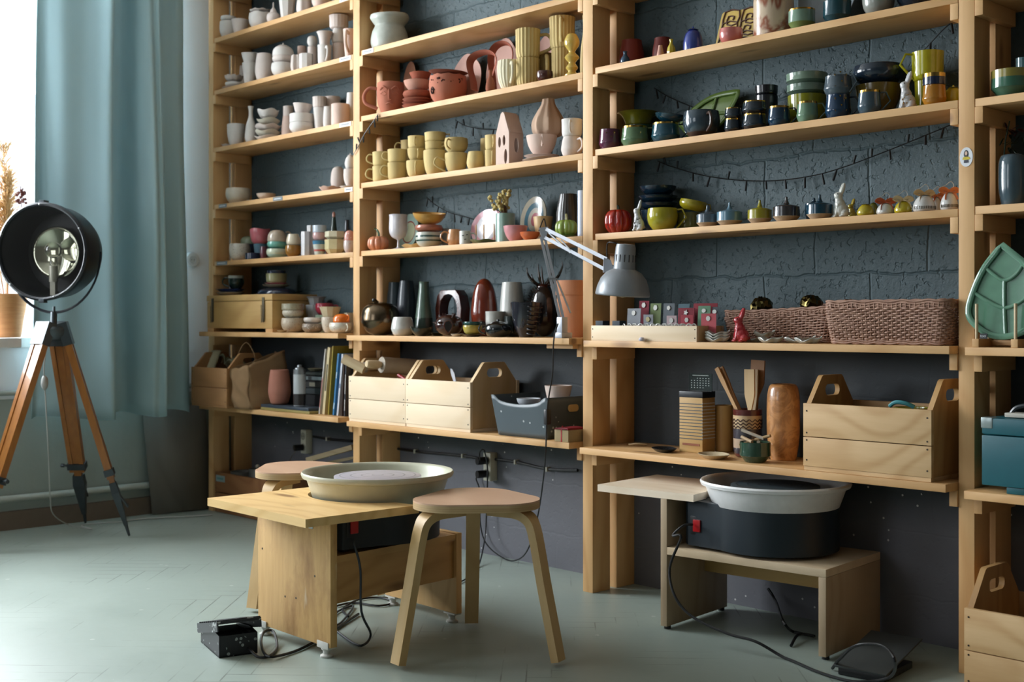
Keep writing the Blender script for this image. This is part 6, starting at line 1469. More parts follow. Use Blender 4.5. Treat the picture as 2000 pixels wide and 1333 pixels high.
# ================================================================ SOCKETS AND WALL CONDUIT
SK = plain('b9b7a8', .4); SD = plain('8b897c', .5)
def socket(px, py, lb, w=.043, h=.115):
    p = bx(px, py, .2); T = thing('wall_socket', (p.x, .22, p.z), lb, 'socket', 'double wall sockets on the dark wall')
    obj('housing', G().box(p.x-w/2, p.x+w/2, .185, .2245, p.z-h/2, p.z+h/2, .004), SK, T)
    for dz in (.027, -.027):
        obj('outlet', G().tube([(p.x, .1835, p.z+dz), (p.x, .186, p.z+dz)], .0185, 20, 1), SD, T)
        g = G()
        for dx in (-.007, .007): g.tube([(p.x+dx, .182, p.z+dz), (p.x+dx, .184, p.z+dz)], .0022, 8, 1)
        obj('pin_holes', g, LB, T)
    return p
s1 = socket(597, 863, 'double wall socket with one black plug, below the book shelf'); s2 = socket(956, 912, 'double wall socket with two black plugs, behind the front stool')
def plug(c, lb):
    g = G().tube([(c.x, .18, c.z), (c.x, .15, c.z), (c.x-.004, .135, c.z)], .0155, 14, 1); tag(obj('plug', g, LB, base=(c.x, .15, c.z)), lb, 'plug', 'black plugs in the wall sockets')
plug(Vector((s1.x, 0, s1.z-.027)), 'black plug in the socket under the book shelf'); plug(Vector((s2.x, 0, s2.z+.027)), 'upper black plug in the socket behind the front stool'); plug(Vector((s2.x, 0, s2.z-.027)), 'lower black plug in the socket behind the front stool')
def cond(pts, lb, r=.006):
    P = [bx(x, y, .213) for x, y in pts]; T = thing('wall_conduit', P[0], lb, 'conduit', 'black conduit pieces along the wall'); obj('tube', G().tube(P, r, 8, 3), LB, T); g = G()
    for a, b in zip(P[1:-1], P[2:]): c = a; g.box(c.x-.004, c.x+.004, .203, .2245, c.z-.009, c.z+.009, .001)
    obj('clips', g, SK, T)
cond([(612, 853), (640, 858), (688, 862)], 'black conduit from the far socket to the post')
cond([(776, 877), (812, 882), (905, 891), (935, 896)], 'black conduit running from the post to the socket behind the stool')
cond([(968, 898), (1008, 903), (1070, 917), (1128, 919)], 'black conduit running from the socket to the third post')
P = [bx(x, y, Y) for x, y, Y in ((582, 878, .15), (575, 885, .16), (566, 900, .19), (560, 940, .212))]; tag(obj('socket_cord', G().tube(P+[Vector((P[-1].x, .213, .03))], .002, 6, 4), plain('77776f', .5), base=P[-1]), 'thin grey cord dropping from the plug below the book shelf', 'cord')
# garland of tiny lamps along the wall
def garland(pts, Y, lb, leads=9, seed=0):
    random.seed(seed); P = cat([bx(x, y, Y) for x, y in pts], 8); T = thing('string_lights', P[0], lb, 'string lights', 'dark fairy light strings'); obj('wire', G().tube(P, .0018, 5, 1), LB, T)
    for i in range(2, len(P)-2, max(2, len(P)//leads)):
        p = P[i]; d = Vector((random.uniform(-.012, .012), -.004, random.choice((-.035, -.03, -.028, .025)))); obj('bulb', G().tube([p, p+d*.5, p+d], lambda u: .0024+.0012*(u > .4), 6, 1), LB, T)
garland([(1285, 315), (1310, 325), (1370, 342), (1440, 352), (1515, 353), (1590, 343), (1650, 326), (1720, 300), (1790, 272), (1855, 245)], .207, 'dark unlit fairy light string sagging along the wall above the turnip-lid pots', 18, 1)
garland([(1278, 172), (1300, 186), (1330, 200), (1360, 212)], .207, 'short piece of fairy lights at the wall above the green leaf dish', 4, 2)
garland([(890, 235), (910, 246), (940, 252), (970, 253)], .207, 'piece of fairy lights on the wall behind the clay house', 5, 3)
garland([(833, 385), (850, 400), (880, 416), (910, 424), (935, 432)], .207, 'piece of fairy lights on the wall behind the mustard bowl', 8, 4)
garland([(739, 222), (730, 236), (712, 262), (700, 285), (690, 303)], -.006, 'fairy light wire hanging over the post beside the yellow mugs', 6, 5)
garland([(1862, 40), (1840, 60), (1812, 90), (1800, 102)], .207, 'fairy light wire at the wall above the tallest yellow mug', 2, 6)
# ================================================================ BAY 4 low shelves
zB4 = top(4, 4)+.0005
p0 = bx(1905, 678, -.045); RCK = thing('dish_rack', (p0.x, -.02, zB4), 'low wooden dish rack with round pegs holding the leaf plate', 'rack')
xr = [bx(1911, 0, -.04).x, bx(1987, 0, -.04).x]
for x in xr: obj('cross_block', G().box(x-.009, x+.009, -.058, .03, zB4, zB4+.022, .001), PY, RCK)
g = G().box(xr[0]+.01, xr[1]+.1, .012, .024, zB4+.004, zB4+.018, .001); obj('rail', g, PX, RCK)
for x in xr:
    for y in (-.050, .018): obj('peg', G().tube([(x, y, zB4+.02), (x, y, zB4+.115)], .0042, 10, 1), PIN, RCK)
obj('price_tag', G().box(xr[0]+.011, xr[0]+.031, -.056, -.053, zB4+.0225, zB4+.036), plain('15181c', .5), RCK)
cu = bpy.data.curves.new('tag_text', 'FONT'); cu.body = 'too'; cu.size = .011; cu.extrude = .0002; cu.materials.append(plain('d5d8dc', .5)); tc = bpy.data.objects.new('tag_curve', cu); COL.objects.link(tc); bpy.context.view_layer.update()
to = bpy.data.objects.new('tag_text', bpy.data.meshes.new_from_object(tc.evaluated_get(bpy.context.evaluated_depsgraph_get()))); COL.objects.link(to); bpy.data.objects.remove(tc)
to.parent = RCK; to.location = Vector((xr[0]+.0125, -.0566, zB4+.0265))-WO[RCK]; to.rotation_euler = (HP, 0, 0)
p = bx(1962, 570, -.03); d = dep(p)/F; LPm = Matrix.Translation((p.x, -.032, zB4+.030)) @ Matrix.Rotation(math.radians(-5), 4, 'X')
pt = lambda x, y: ((x-1962)*d*1.08, (668-y)*d*.98)
lf = [tuple(q.xy) for q in cat([(*pt(1953, 485), 0), (*pt(1921, 530), 0), (*pt(1901, 580), 0), (*pt(1894, 622), 0), (*pt(1910, 648), 0), (*pt(1940, 667), 0), (*pt(1975, 668), 0), (*pt(2010, 650), 0), (*pt(2030, 610), 0), (*pt(2020, 560), 0), (*pt(1990, 518), 0)], 4)]
leafdish('leaf_plate', lf, LPm, glaze('5f8a72', .12), [[pt(1959, 557), pt(1961, 612), pt(1965, 666)], [pt(1921, 528), pt(1940, 545), pt(1959, 557), pt(1980, 545), pt(1995, 520)], [pt(1900, 578), pt(1930, 598), pt(1961, 612), pt(1990, 600), pt(2022, 570)]], 'large celadon leaf plate with raised veins standing in the rack', base=(p.x, -.032, zB4+.02), ct='plate', rim=.0042)
# teal equipment case
zC = top(4, 5)+.0005; p0 = bx(1917, 817, -.05); ztc = zat(816, p0); zbc = zC+.018
TC_ = thing('equipment_case', (p0.x, 0, zC), 'teal painted metal-cornered case with an arched handle, cropped by the frame', 'case')
TL = plain('0f5560', .35); x0, x1 = p0.x, p0.x+.42
zs = zat(849, p0)
obj('case_body', G().box(x0, x1, -.05, .19, zbc, zs-.001, .004), TL, TC_); obj('case_lid', G().box(x0, x1, -.05, .19, zs+.001, ztc, .005), TL, TC_)
obj('metal_corner', G().box(x0-.0015, x0+.03, -.0515, -.02, ztc-.028, ztc+.0015, .003), plain('9aa5a4', .3, .7), TC_)
for x in (x0+.065, x0+.33): obj('foot', G().box(x, x+.05, -.045, -.01, zC, zbc-.0005, .002), TL, TC_)
g = G(); a = bx(1968, 806, -.0).x; g.box(a, a+.2, -.02, .03, ztc+.002, ztc+.014, .003); obj('handle_plate', g, plain('b9b4a8', .5), TC_)
g = G(); g.tube([(a+.01, .0, ztc+.012), (a+.03, .0, ztc+.03), (a+.09, .0, ztc+.038), (a+.16, 0, ztc+.03)], .006, 8, 5); obj('carry_handle', g, plain('232a30', .3), TC_)
# crate on the floor of the end bay and the greenery
q = bx(1883, 1213, -.16)
tote(Matrix.Translation((q.x, -.16, .002)), .42, .30, .217, .31, 'pine crate standing on the floor beyond the last post', mats=(CRA, wood('z', 'b8905c', '94693a', False, .6, 18.0)))
X, Yc, R = spot(4, 3, 1978, 53, .05)
PLT = thing('artificial_greenery', (X-.06, .12, top(4, 3)+.0), 'dark green and red trailing twigs beside the slate vase', 'plant'); random.seed(12); g = G(); g2 = G(); g.tube([(X-.05, .14, top(4, 3)+.004), (X-.06, .13, top(4, 3)+.15), (X-.04, .12, top(4, 3)+.24)], .002, 5, 3)
for i in range(46):
    c = Vector((X-.055+random.uniform(-.01, .05), .15+random.uniform(-.03, .03), top(4, 3)+random.uniform(.1, .225))); n = Vector([random.uniform(-1, 1) for _ in range(3)]).normalized(); (g2 if c.z > top(4, 3)+.20 else g).strip([c, c+n*.012, c+n*.024], (0, 1, .3), lambda u: .0045*math.sin(.3+u*2.6), .0006, 2)
obj('leaves', g, plain('24391f', .5), PLT); obj('red_sprigs', g2, plain('4a1513', .5), PLT)
# ================================================================ POTTERY WHEELS
PAN1 = plain('bdbca6', .35); PAN2 = plain('ececec', .3); BODY1 = plain('0e1318', .45); BODY2 = plain('122029', .4)
def disc_rings(c1, c2):
    s = NT('wheel_head'); v = s.coords(); sx = s.n('ShaderNodeSeparateXYZ'); s.t.links.new(v, sx.inputs[0])
    r = s.math('SQRT', s.math('ADD', s.math('POWER', sx.outputs[0], 2.0), s.math('POWER', sx.outputs[1], 2.0)))
    w_ = s.math('PINGPONG', s.math('MULTIPLY', r, 60), 1.0); s.col(s.mix(s.math('GREATER_THAN', w_, .86), lin(c1), lin(c2))); s.b.inputs['Roughness'].default_value = .38; s.b.inputs['Metallic'].default_value = .5
    s.bump(w_, .25, .002); return s.m
TW = lambda ax, l='d9b47c', d='b5864a': wood(ax, l, d, True, .5, 14.0)
def wheel(px_, py_, deg, zs, zb0, zb1, zr, label, pan_m, body_m, head_m, ext, side, zpan0):
    """pottery wheel motor unit: drum body with a straight extension toward local -Y, pan and wheel head"""
    M = frame(px_, py_, 0, deg); T = thing('pottery_wheel', (px_, py_, zs), label, 'pottery wheel', 'electric pottery wheels')
    r = .192; hw = .155; out = []
    a0 = math.asin(min(1, hw/r))
    n = 40; st = -math.pi/2+a0+.12; en = 3*math.pi/2-a0-.12
    arc = [(r*math.cos(st+(en-st)*i/n), r*math.sin(st+(en-st)*i/n)) for i in range(n+1)]
    out = arc+[(-hw, -ext+.02), (-hw+.02, -ext), (hw-.02, -ext), (hw, -ext+.02)]
    g = G(M).prism(out, zb1-zb0, lambda u, v, t: (u, v, zb0+t)); o = obj('drum_body', g, body_m, T, sharp=35)
    md = o.modifiers.new('edge', 'BEVEL'); md.width = .006; md.segments = 2; md.limit_method = 'ANGLE'
    g = G(M)
    for x, y in ((.11, -ext+.05), (-.11, -ext+.05), (.1, .1), (-.1, .1)): g.lathe([(0, 0), (.014, 0), (.014, zb0-zs+.0003), (0, zb0-zs+.0003)], (x, y, zs), 14)
    obj('rubber_feet', g, LB, T)
    R = .229 if zr < .48 else .236; Hh = zr-zpan0
    pf = [(0, 0), (R*.80, 0), (R*.84, .006), (R*.93, Hh*.78), (R*.985, Hh*.82), (R*1.0, Hh*.93), (R*.985, Hh), (R*.95, Hh*.985), (R*.925, Hh*.9), (R*.90, Hh*.7), (R*.8, .010), (R*.7, .006), (0, .006)]
    g = G(M).lathe(pf, (0, 0, zpan0), 72); obj('splash_pan', g, pan_m, T, sharp=50)
    g = G(M).lathe([(0, 0), (.04, 0), (.04, zr-zpan0-.035), (0, zr-zpan0-.035)], (0, 0, zpan0+.006), 24); obj('shaft', g, plain('8d9090', .3, .8), T)
    zh = zr-.022; g = G(M); g.lathe([(0, -.006), (.128, -.006), (.135, -.004), (.135, .006), (.128, .008), (0, .008)], (0, 0, zh), 64)
    h = obj('wheel_head', g, head_m, T)
    # red rocker switch on a small plate
    if side == 'front': sx = [(.075, .105), -ext]; g = G(M).box(.062, .110, -ext-.003, -ext+.002, zb0+.055, zb0+.115, .001); q = G(M).box(.074, .1, -ext-.008, -ext-.003, zb0+.065, zb0+.1, .002)
    else: g = G(M).box(hw-.002, hw+.003, -ext+.03, -ext+.085, zb0+.035, zb0+.092, .001); q = G(M).box(hw+.003, hw+.009, -ext+.042, -ext+.068, zb0+.045, zb0+.082, .002)
    obj('switch_plate', g, LB, T); obj('rocker_switch', q, plain('b01018', .3), T)
    for s_ in (-1, 1):
        g = G(M).box(s_*(R*.925)-.0015+(.006 if s_ > 0 else -.006), s_*(R*.925)+.0015+(.006 if s_ > 0 else -.006), -.012, .012, zpan0+.004, zpan0+.035, .0006)
        if side == 'clips': obj('pan_clip', g, plain('9a9a9a', .3, .8), T)
    return T, M
# ---- first wheel and its stand
S1 = Matrix.Translation((-3.105, -.885, 0)) @ Matrix.Rotation(math.radians(-1.5), 4, 'Z')
ST1 = thing('wheel_stand', (-3.105, -.885, 0), 'worn pine stand with side table and crossbar beneath the cream-pan pottery wheel', 'stand', 'pottery wheel stands')
WZ = TW('z', 'dbb47c', 'bd8f55'); zb_ = .265
stn = NT('stained_pine'); v = stn.coords((14, 14, 1)); fn_ = stn.noise(v, 5, 4, .6); c = stn.mix(fn_, lin('dbb47a'), lin('b48a52')); v2 = stn.coords()
n2 = stn.noise(stn.coords((2.2, 2.2, 1.0)), 3.2, 5, .65); c = stn.mix(stn.ramp(n2, [(.48, (0, 0, 0)), (.7, (.75, .75, .75))]), c, lin('8d6238'))
wm = stn.ramp(stn.noise(stn.coords((7, 7, 1.6)), 2.6, 3), [(.66, (0, 0, 0)), (.72, (1, 1, 1))]); c = stn.mix(stn.math('MULTIPLY', wm, .7), c, lin('d8cbb4'))
vk = stn.n('ShaderNodeTexVoronoi'); vk.inputs['Scale'].default_value = 6.5; stn.t.links.new(stn.coords((1, 1, .8)), vk.inputs['Vector']); c = stn.mix(stn.math('MULTIPLY', stn.math('LESS_THAN', vk.outputs['Distance'], .1), .6), c, lin('7a5030'))
stn.col(c); stn.b.inputs['Roughness'].default_value = .6; STN = stn.m
obj('board_leg', G(S1).box(-.155, .24, -.275, -.252, .032, .4045, .0015), STN, ST1)
obj('board_leg', G(S1).box(-.215, .165, .25, .272, .032, .288, .0015), WZ, ST1)
obj('crossbar', G(S1).beam((.192, -.2513, .2045), (.140, .2492, .2045), (0, 0, 1), .0595, .011), TW('y', 'cfa268', 'a97c42'), ST1)
obj('crossbar', G(S1).box(-.145, -.123, -.2515, .2495, .145, zb_-.001, .001), TW('y', 'cfa268', 'a97c42'), ST1)
obj('platform', G(S1).prism([(-.152, -.2515), (.215, -.2515), (.162, .2495), (-.212, .2495)], .02, lambda u, v, t: (u, v, zb_+t)), TW('y', 'd3a76c', 'a97c42'), ST1)
# table board with a round notch for the pan; local outline
wc = Vector((-3.045, -.866, 0)); lw_ = S1.inverted() @ wc
def notched(x0, x1, y0, y1, cx, cy, r, axis='y'):
    if axis == 'y':    # notch cut into the +Y edge
        pts = [(x0, y0), (x1, y0), (x1, y1)]; cut = []
        for i in range(25):
            a = -math.pi*i/24; x, y = cx+r*math.cos(a), cy+r*math.sin(a)
            if x0+.01 < x < x1-.003 and y < y1: cut.append((x, y))
        return pts+cut+[(x0, y1)]
    pts = [(x1, y0)]; cut = []
    for i in range(33):
        a = math.pi*1.5-math.pi*i/32; x, y = cx+r*math.cos(a), cy+r*math.sin(a)
        if y0+.003 < y < y1-.003 and x < x1: cut.append((x, y))
    return [(x0, y0), (x1, y0)]+cut+[(x1, y1), (x0, y1)]
ol = notched(-.195, .345, -.425, -.04, lw_.x, lw_.y, .214)
TBM = wood('x', 'ecc88c', 'cfa263', True, .45, 14.0)
TBL = obj('table_board', G(S1).prism(ol, .024, lambda u, v, t: (u, v, .4038+t*.975)), TBM, ST1, sharp=30)
obj('angle_bracket', G(S1).box(.13, .152, -.2772, -.2755, .36, .4045, .0006), plain('8f9496', .3, .8), ST1)
for x, z in ((-.13, .265), (.16, .225), (.06, .145), (-.1, .36), (.0, .14)): obj('screw', G(S1).tube([(x, -.2755, z), (x, -.274, z)], .0035, 8, 1), SCREW, ST1)
FT = plain('c4c3bd', .4)
for y, x in ((-.264, -.13), (-.264, .205), (.261, -.185), (.261, .13)):
    if True:
        g = G(S1); g.lathe([(0, 0), (.019, 0), (.019, .005), (.011, .009), (.011, .018), (.016, .022), (.016, .026), (0, .026)], (x, y, .0006), 18); g.box(x-.028, x+.028, y-.013, y+.013, .0262, .0312, .001); g.box(x-.028, x+.028, y-.0155 if y < 0 else y+.0125, y-.0125 if y < 0 else y+.0155, .0265, .046, .001)
        obj('adjustable_foot', g, FT, ST1)
HM1 = disc_rings('c9c5cf', 'a19fa8'); HM2 = disc_rings('4e5a60', '2f383d')
W1_, MW1 = wheel(wc.x, wc.y, -3.5, .2855, .298, .4035, .497, 'cream-pan electric pottery wheel with light grey head on the worn pine stand', PAN1, BODY1, HM1, .245, 'clips', .4065)
# ---- second wheel
S2 = Matrix.Translation((-2.185, -.0, 0)) @ Matrix.Rotation(math.radians(5.5), 4, 'Z')
ST2 = thing('wheel_stand', (-2.185, 0, 0), 'pale laminate bench stand with a tall side panel and side table, under the low shelf', 'stand', 'pottery wheel stands')
LM = wood('z', 'b7a184', 'a48c6e', False, .5, 10.0); LMX = wood('x', 'd6c0a2', 'c2aa88', False, .5, 10.0); BLM = wood('x', 'efdfca', 'dcc8ab', False, .5, 10.0)
obj('tall_panel', G(S2).box(-.285, -.262, -.19, .17, .010, .407, .001), LM, ST2)
obj('side_panel', G(S2).box(.250, .273, -.19, .17, .010, .2345, .001), LM, ST2)
obj('bench_top', G(S2).box(-.2615, .273, -.19, .17, .235, .258, .001), LMX, ST2)
obj('apron', G(S2).box(-.2615, .2495, .03, .048, .15, .2345, .001), TW('x', 'c9a86e', 'ab8649'), ST2)
g = G(S2)
for x in (-.273, .262):
    for y in (-.17, .15): g.lathe([(0, 0), (.011, 0), (.011, .0095), (0, .0095)], (x, y, .0003), 14)
obj('floor_glides', g, LB, ST2)
w2 = Vector((-2.172, -.005, 0)); l2 = S2.inverted() @ w2
ol = notched(-.53, -.165, -.19, .15, l2.x, l2.y, .21, 'x')
obj('table_board', G(S2).prism(ol, .022, lambda u, v, t: (u, v, .4075+t)), BLM, ST2, sharp=30)
W2_, MW2 = wheel(w2.x, w2.y, -84.5, .2585, .268, .4065, .472, 'white-pan electric pottery wheel with dark head tucked beneath the low shelf', PAN2, BODY2, HM2, .235, 'right', .392)
# ================================================================ STOOLS
def stool(cx, cy, feet, label, zt=.452, rot0=None):
    T = thing('plywood_stool', (cx, cy, 0), label, 'stool', 'three-legged bent plywood stools'); angs = sorted(math.atan2(f[1]-cy, f[0]-cx) for f in feet)
    ol = []
    for i in range(90):
        t = 2*math.pi*i/90; a = max(angs, key=lambda a: math.cos(t-a)); k = math.cos(t-a)
        ol.append((cx+.093*math.cos(a)+(.102+.016*(1-k))*math.cos(t), cy+.093*math.sin(a)+(.102+.016*(1-k))*math.sin(t)))
    SEAT = wood('x', 'c8a488', 'bd977a', False, .42, 6.0); PLY = NT('plywood_edge'); v = PLY.coords((1, 1, 160)); PLY.col(PLY.mix(PLY.noise(v, 2.2, 2), lin('c9ae84'), lin('9f7d50'))); PLY.b.inputs['Roughness'].default_value = .5
    g = G(); g.prism(ol, .019, lambda u, v, t: (u, v, zt-.024+t)); obj('seat_edge', g, PLY.m, T, sharp=40)
    g = G(); g.prism(ol, .0045, lambda u, v, t: (u, v, zt-.0048+t)); obj('seat', g, SEAT, T, sharp=40)
    for f in feet:
        d = Vector((f[0]-cx, f[1]-cy, 0)); L = d.length; d.normalize(); w_ = Vector((-d.y, d.x, 0)); b = Vector((cx, cy, 0)); q = lambda r, z: b+d*r+Vector((0, 0, z)); zl = zt-.0365
        pts = [q(.05, zl), q(.10, zl), q(.145, zl-.001), q(.175, zl-.012), q(.192, zl-.036), q(.205, zl-.085), q(.225, zl*.55), q(L, .0125)]
        P = [p for p in cat(pts[:6], 5)]+[pts[6], pts[7]]
        g = G().strip(P, w_, lambda u: .021+.007*math.sin(min(1, u*1.4)*math.pi), lambda u: .012 if u < .6 else .012, 1); obj('leg', g, wood('z', 'cfb080', 'b8935c', False, .5, 8.0), T, sharp=30)
    return T
stool(-2.647, -.815, [(-2.668, -1.085), (-2.385, -.742), (-2.895, -.61)], 'three-legged plywood stool with beige seat standing in front')
stool(-3.60, -.76, [(-3.52, -1.015), (-3.40, -.575), (-3.84, -.70)], 'second plywood stool half hidden behind the cream-pan wheel')
# ================================================================ FOOT PEDALS
def splat(base, dots_, thr=.13, sc=55):
    s = NT('clay_spattered'); v = s.coords(); vo = s.n('ShaderNodeTexVoronoi'); vo.inputs['Scale'].default_value = sc; s.t.links.new(v, vo.inputs['Vector'])
    m_ = s.math('MULTIPLY', s.math('LESS_THAN', vo.outputs['Distance'], thr*2), s.math('GREATER_THAN', s.noise(v, 22, 3), .53)); s.col(s.mix(m_, lin(base), lin(dots_))); s.b.inputs['Roughness'].default_value = .5; return s.m
PM = splat('15181c', '8f9694')
a, b, c = onZ(428, 1287, 0), onZ(503, 1277, 0), onZ(387, 1235, 0)
ex = (b-a); wx = ex.length; ex.normalize(); ey = Vector((-ex.y, ex.x, 0)); M = Matrix(((ex.x, ey.x, 0, a.x), (ex.y, ey.y, 0, a.y), (0, 0, 1, 0), (0, 0, 0, 1)))
PD = thing('foot_pedal', a, 'black clay-spattered foot pedal with ribbed tread lying on the floor', 'pedal', 'pottery wheel foot pedals')
D_ = .20
g = G(M); g.box(0, wx, 0, .004, .001, .062); g.box(0, wx, .0, D_, .001, .005)
for x in (0, wx-.004): g.prism([(0, .001), (D_, .001), (D_, .05), (.06, .066), (0, .062)], .004, lambda u, v, t, x=x: (x+t, u, v))
g.box(.004, wx-.004, .002, .06, .058, .062); g.box(.006, wx-.006, .06, D_-.01, .006, .045); obj('housing', g, PM, PD, sharp=30)
g = G(M @ Matrix.Translation((0, D_, .05)) @ Matrix.Rotation(math.radians(-13), 4, 'X')); g.box(-.008, wx+.008, -.215, .012, .0, .008, .001)
for i in range(9): g.box(-.008, wx+.008, -.21+i*.024, -.203+i*.024, .008, .0115, .001)
g.box(-.0085, -.0045, -.215, .012, -.02, .008); g.box(wx+.0045, wx+.0085, -.215, .012, -.02, .008); obj('tread_plate', g, splat('24272a', 'a5a9a6', .17), PD, sharp=30)
cab = lambda nm, pts, r, m, lb, gp=None, sm=6: tag(obj(nm, G().tube([Vector((q.x, q.y, max(q.z, r+.0008))) for q in cat(pts, sm)], r, 8, 1), m, base=pts[0]), lb, 'cable', gp)
F0 = lambda x, y, z=.0055: onZ(x, y, z)
st_ = M @ Vector((wx*.75, .0, .018))
cab('pedal_cable', [st_+ex*.0-ey*.002, st_-ey*.03, F0(505, 1284), F0(526, 1282), F0(541, 1266), F0(534, 1250)+Vector((0, 0, .024)), F0(516, 1252)+Vector((0, 0, .026)), F0(510, 1264)+Vector((0, 0, .012)), F0(522, 1282, .012), F0(560, 1278), F0(600, 1262), F0(650, 1232), F0(700, 1200)], .0042, LB, 'black cable from the foot pedal looping beside the stand leg', 'black cables')
# cable from the first wheel switch
sw = MW1 @ Vector((.168, -.195, .325))
cab('wheel_cable', [sw, sw+Vector((.015, -.01, -.01)), sw+Vector((.03, .0, -.08)), sw+Vector((.035, .0, -.2)), F0(724, 1240, .03), F0(705, 1262), F0(672, 1245), F0(645, 1218), F0(660, 1195), F0(690, 1185), F0(668, 1215), F0(650, 1225)], .0036, plain('30383f', .4), 'dark cable hanging from the switch of the cream-pan wheel to the floor', 'black cables')
cab('floor_cable', [F0(893, 1140), F0(915, 1128), F0(935, 1105), onY(947, 1050, .17), onY(951, 980, .19), onY(952, 930, .16), onY(951, 905, .12), onY(945, 880, .10), onY(937, 884, .12), onY(937, 900, .128)], .003, LB, 'black cable rising from the floor to the upper plug behind the front stool', 'black cables')
cab('loose_cable', [F0(655, 1185), F0(690, 1178), F0(740, 1184), F0(770, 1176), F0(740, 1168), F0(700, 1172), F0(670, 1190), F0(680, 1205)], .0036, LB, 'loose black cable loops lying under the cream-pan wheel stand', 'black cables')
# second pedal and its cables
PM2 = NT('worn_steel'); v = PM2.coords(); PM2.col(PM2.mix(PM2.noise(v, 12, 4), lin('34383a'), lin('525654'))); PM2.b.inputs['Roughness'].default_value = .5; PM2.b.inputs['Metallic'].default_value = .4
a = onZ(1655, 1328, .0); M = frame(-1.80, -.255, 0, 6); PD2 = thing('foot_pedal', (-1.80, -.255, 0), 'worn grey steel foot pedal in the shadow beside the bench stand', 'pedal', 'pottery wheel foot pedals')
g = G(M); g.box(0, .13, 0, .19, .001, .02, .002); obj('housing', g, LB, PD2)
g = G(M @ Matrix.Translation((0, 0, .024)) @ Matrix.Rotation(math.radians(11), 4, 'X')); g.box(-.01, .14, -.01, .24, .0, .005, .001); obj('tread_plate', g, PM2.m, PD2)
sw = MW2 @ Vector((.170, -.19, .335))
cab('wheel_cable', [sw, sw+Vector((-.01, -.03, .0)), Vector((sw.x-.03, -.25, sw.z-.03)), onY(1330, 1050, -.25), onY(1308, 1110, -.26), onY(1318, 1165, -.28), onY(1352, 1205, -.28), onY(1420, 1238, -.27), onY(1476, 1254, -.258), F0(1533, 1286), F0(1600, 1314), F0(1665, 1332), F0(1735, 1325, .03), F0(1748, 1292, .11), F0(1722, 1262, .125), F0(1672, 1262, .11), F0(1640, 1288, .05), F0(1626, 1306)], .0042, LB, 'long black cable curving from the white-pan wheel across the floor to the grey pedal', 'black cables')
cab('floor_cable', [onY(1500, 1150, .17), onY(1515, 1175, .15), F0(1530, 1215, .05), F0(1550, 1235), F0(1590, 1243, .012), F0(1560, 1240, .016), F0(1545, 1262)], .0045, LB, 'kinked black cable emerging from under the bench stand', 'black cables')
# ================================================================ FLOOR BY THE WINDOW WALL
q0, q1 = (-5.675, -.30), (-5.60, .04)
g = G(); g.grid(lambda u, v: (-5.625-.05*v+.035*u, -.285+.325*u-.03*v, .004+.53*v), 2, 2)
tag(obj('plywood_board', g, wood('z', '77736a', '66625a', False, .7, 8.0), base=(-5.62, -.12, 0), thick=.008), 'grey plywood board leaning on the wall below the curtain', 'board')
p = onX(374, 508, WX); RS = thing('round_socket', p, 'round white wall socket on the white wall beside the curtain', 'socket')
g = G(Matrix.Translation(p) @ Matrix.Rotation(HP, 4, 'Y')); g.lathe([(0, 0.0005), (.040, .0005), (.040, .008), (.034, .014), (0, .014)], (0, 0, 0), 32); obj('housing', g, plain('d8d7d6', .35), RS)
g = G(Matrix.Translation(p) @ Matrix.Rotation(HP, 4, 'Y')); g.lathe([(0, .0142), (.020, .0142), (.021, .017), (.018, .017), (.017, .015), (0, .0149)], (0, 0, 0), 28); obj('outlet_ring', g, plain('bfbebd', .4), RS)
g = G(Matrix.Translation(p) @ Matrix.Rotation(HP, 4, 'Y'))
for s_ in (-1, 1): g.tube([(0, s_*.007, .0148), (0, s_*.007, .0162)], .0025, 8, 1)
obj('pin_holes', g, LB, RS)
# brown crate on the floor inside the first bay, and what lies in it
BRC = wood('x', '9a6a42', '784c2b', False, .6, 18.0); q = onY(418, 920, .0)
x0, x1 = -5.515, -4.95
BC_ = thing('storage_crate', ((x0+x1)/2, .1, 0), 'low reddish wooden crate with a paper label on the floor inside the first bay', 'crate')
for za, zb_2 in ((.002, .098), (.103, .20)):
    obj('front_board', G().box(x0, x1, .0, .014, za, zb_2, .001), BRC, BC_); obj('rear_board', G().box(x0, x1, .19, .204, za, zb_2, .001), BRC, BC_)
for x in (x0, x1-.014): obj('end_board', G().box(x+.0002, x+.0138, .0145, .1895, .002, .20, .001), BRC, BC_)
obj('crate_floor', G().box(x0+.015, x1-.015, .015, .189, .003, .012), BRC, BC_)
a = onY(421, 925, .0).x; a = max(a, x0+.01); obj('paper_label', G().box(a, a+.085, -.001, -.0002, .155, .187), plain('8fa09f', .6), BC_)
g = G().box(a+.01, a+.07, -.0014, -.001, .166, .176); obj('label_print', g, plain('5d8c8c', .6), BC_)
z0 = .0135
JR_ = rnd('jar', (-5.28, .1, z0), .055, .215, 'belly', glaze('5a5c58', .4), 'grey lidded jar standing in the reddish crate', 'jar'); g = G().ball((-5.28, .1, z0+.225), .012, 12); obj('lid_knob', g, glaze('a9a293', .4), JR_)
rnd('container', (-5.13, .1, z0), .075, .195, 'taper', glaze('23252a', .4), 'black container in the reddish crate next to the grey jar', 'container')
rnd('clay_pot', (-5.42, .1, z0), .06, .19, 'taper', glaze('6b6a64', .5), 'dull grey pot in the corner of the reddish crate', 'pot')
g = G(); g.tube([(-5.16, .07, z0+.2), (-5.12, .12, z0+.205)], .009, 8, 1); tag(obj('cork', g, plain('a86a34', .7), base=(-5.14, .1, .2)), 'orange-brown cork lying on the black container', 'cork')
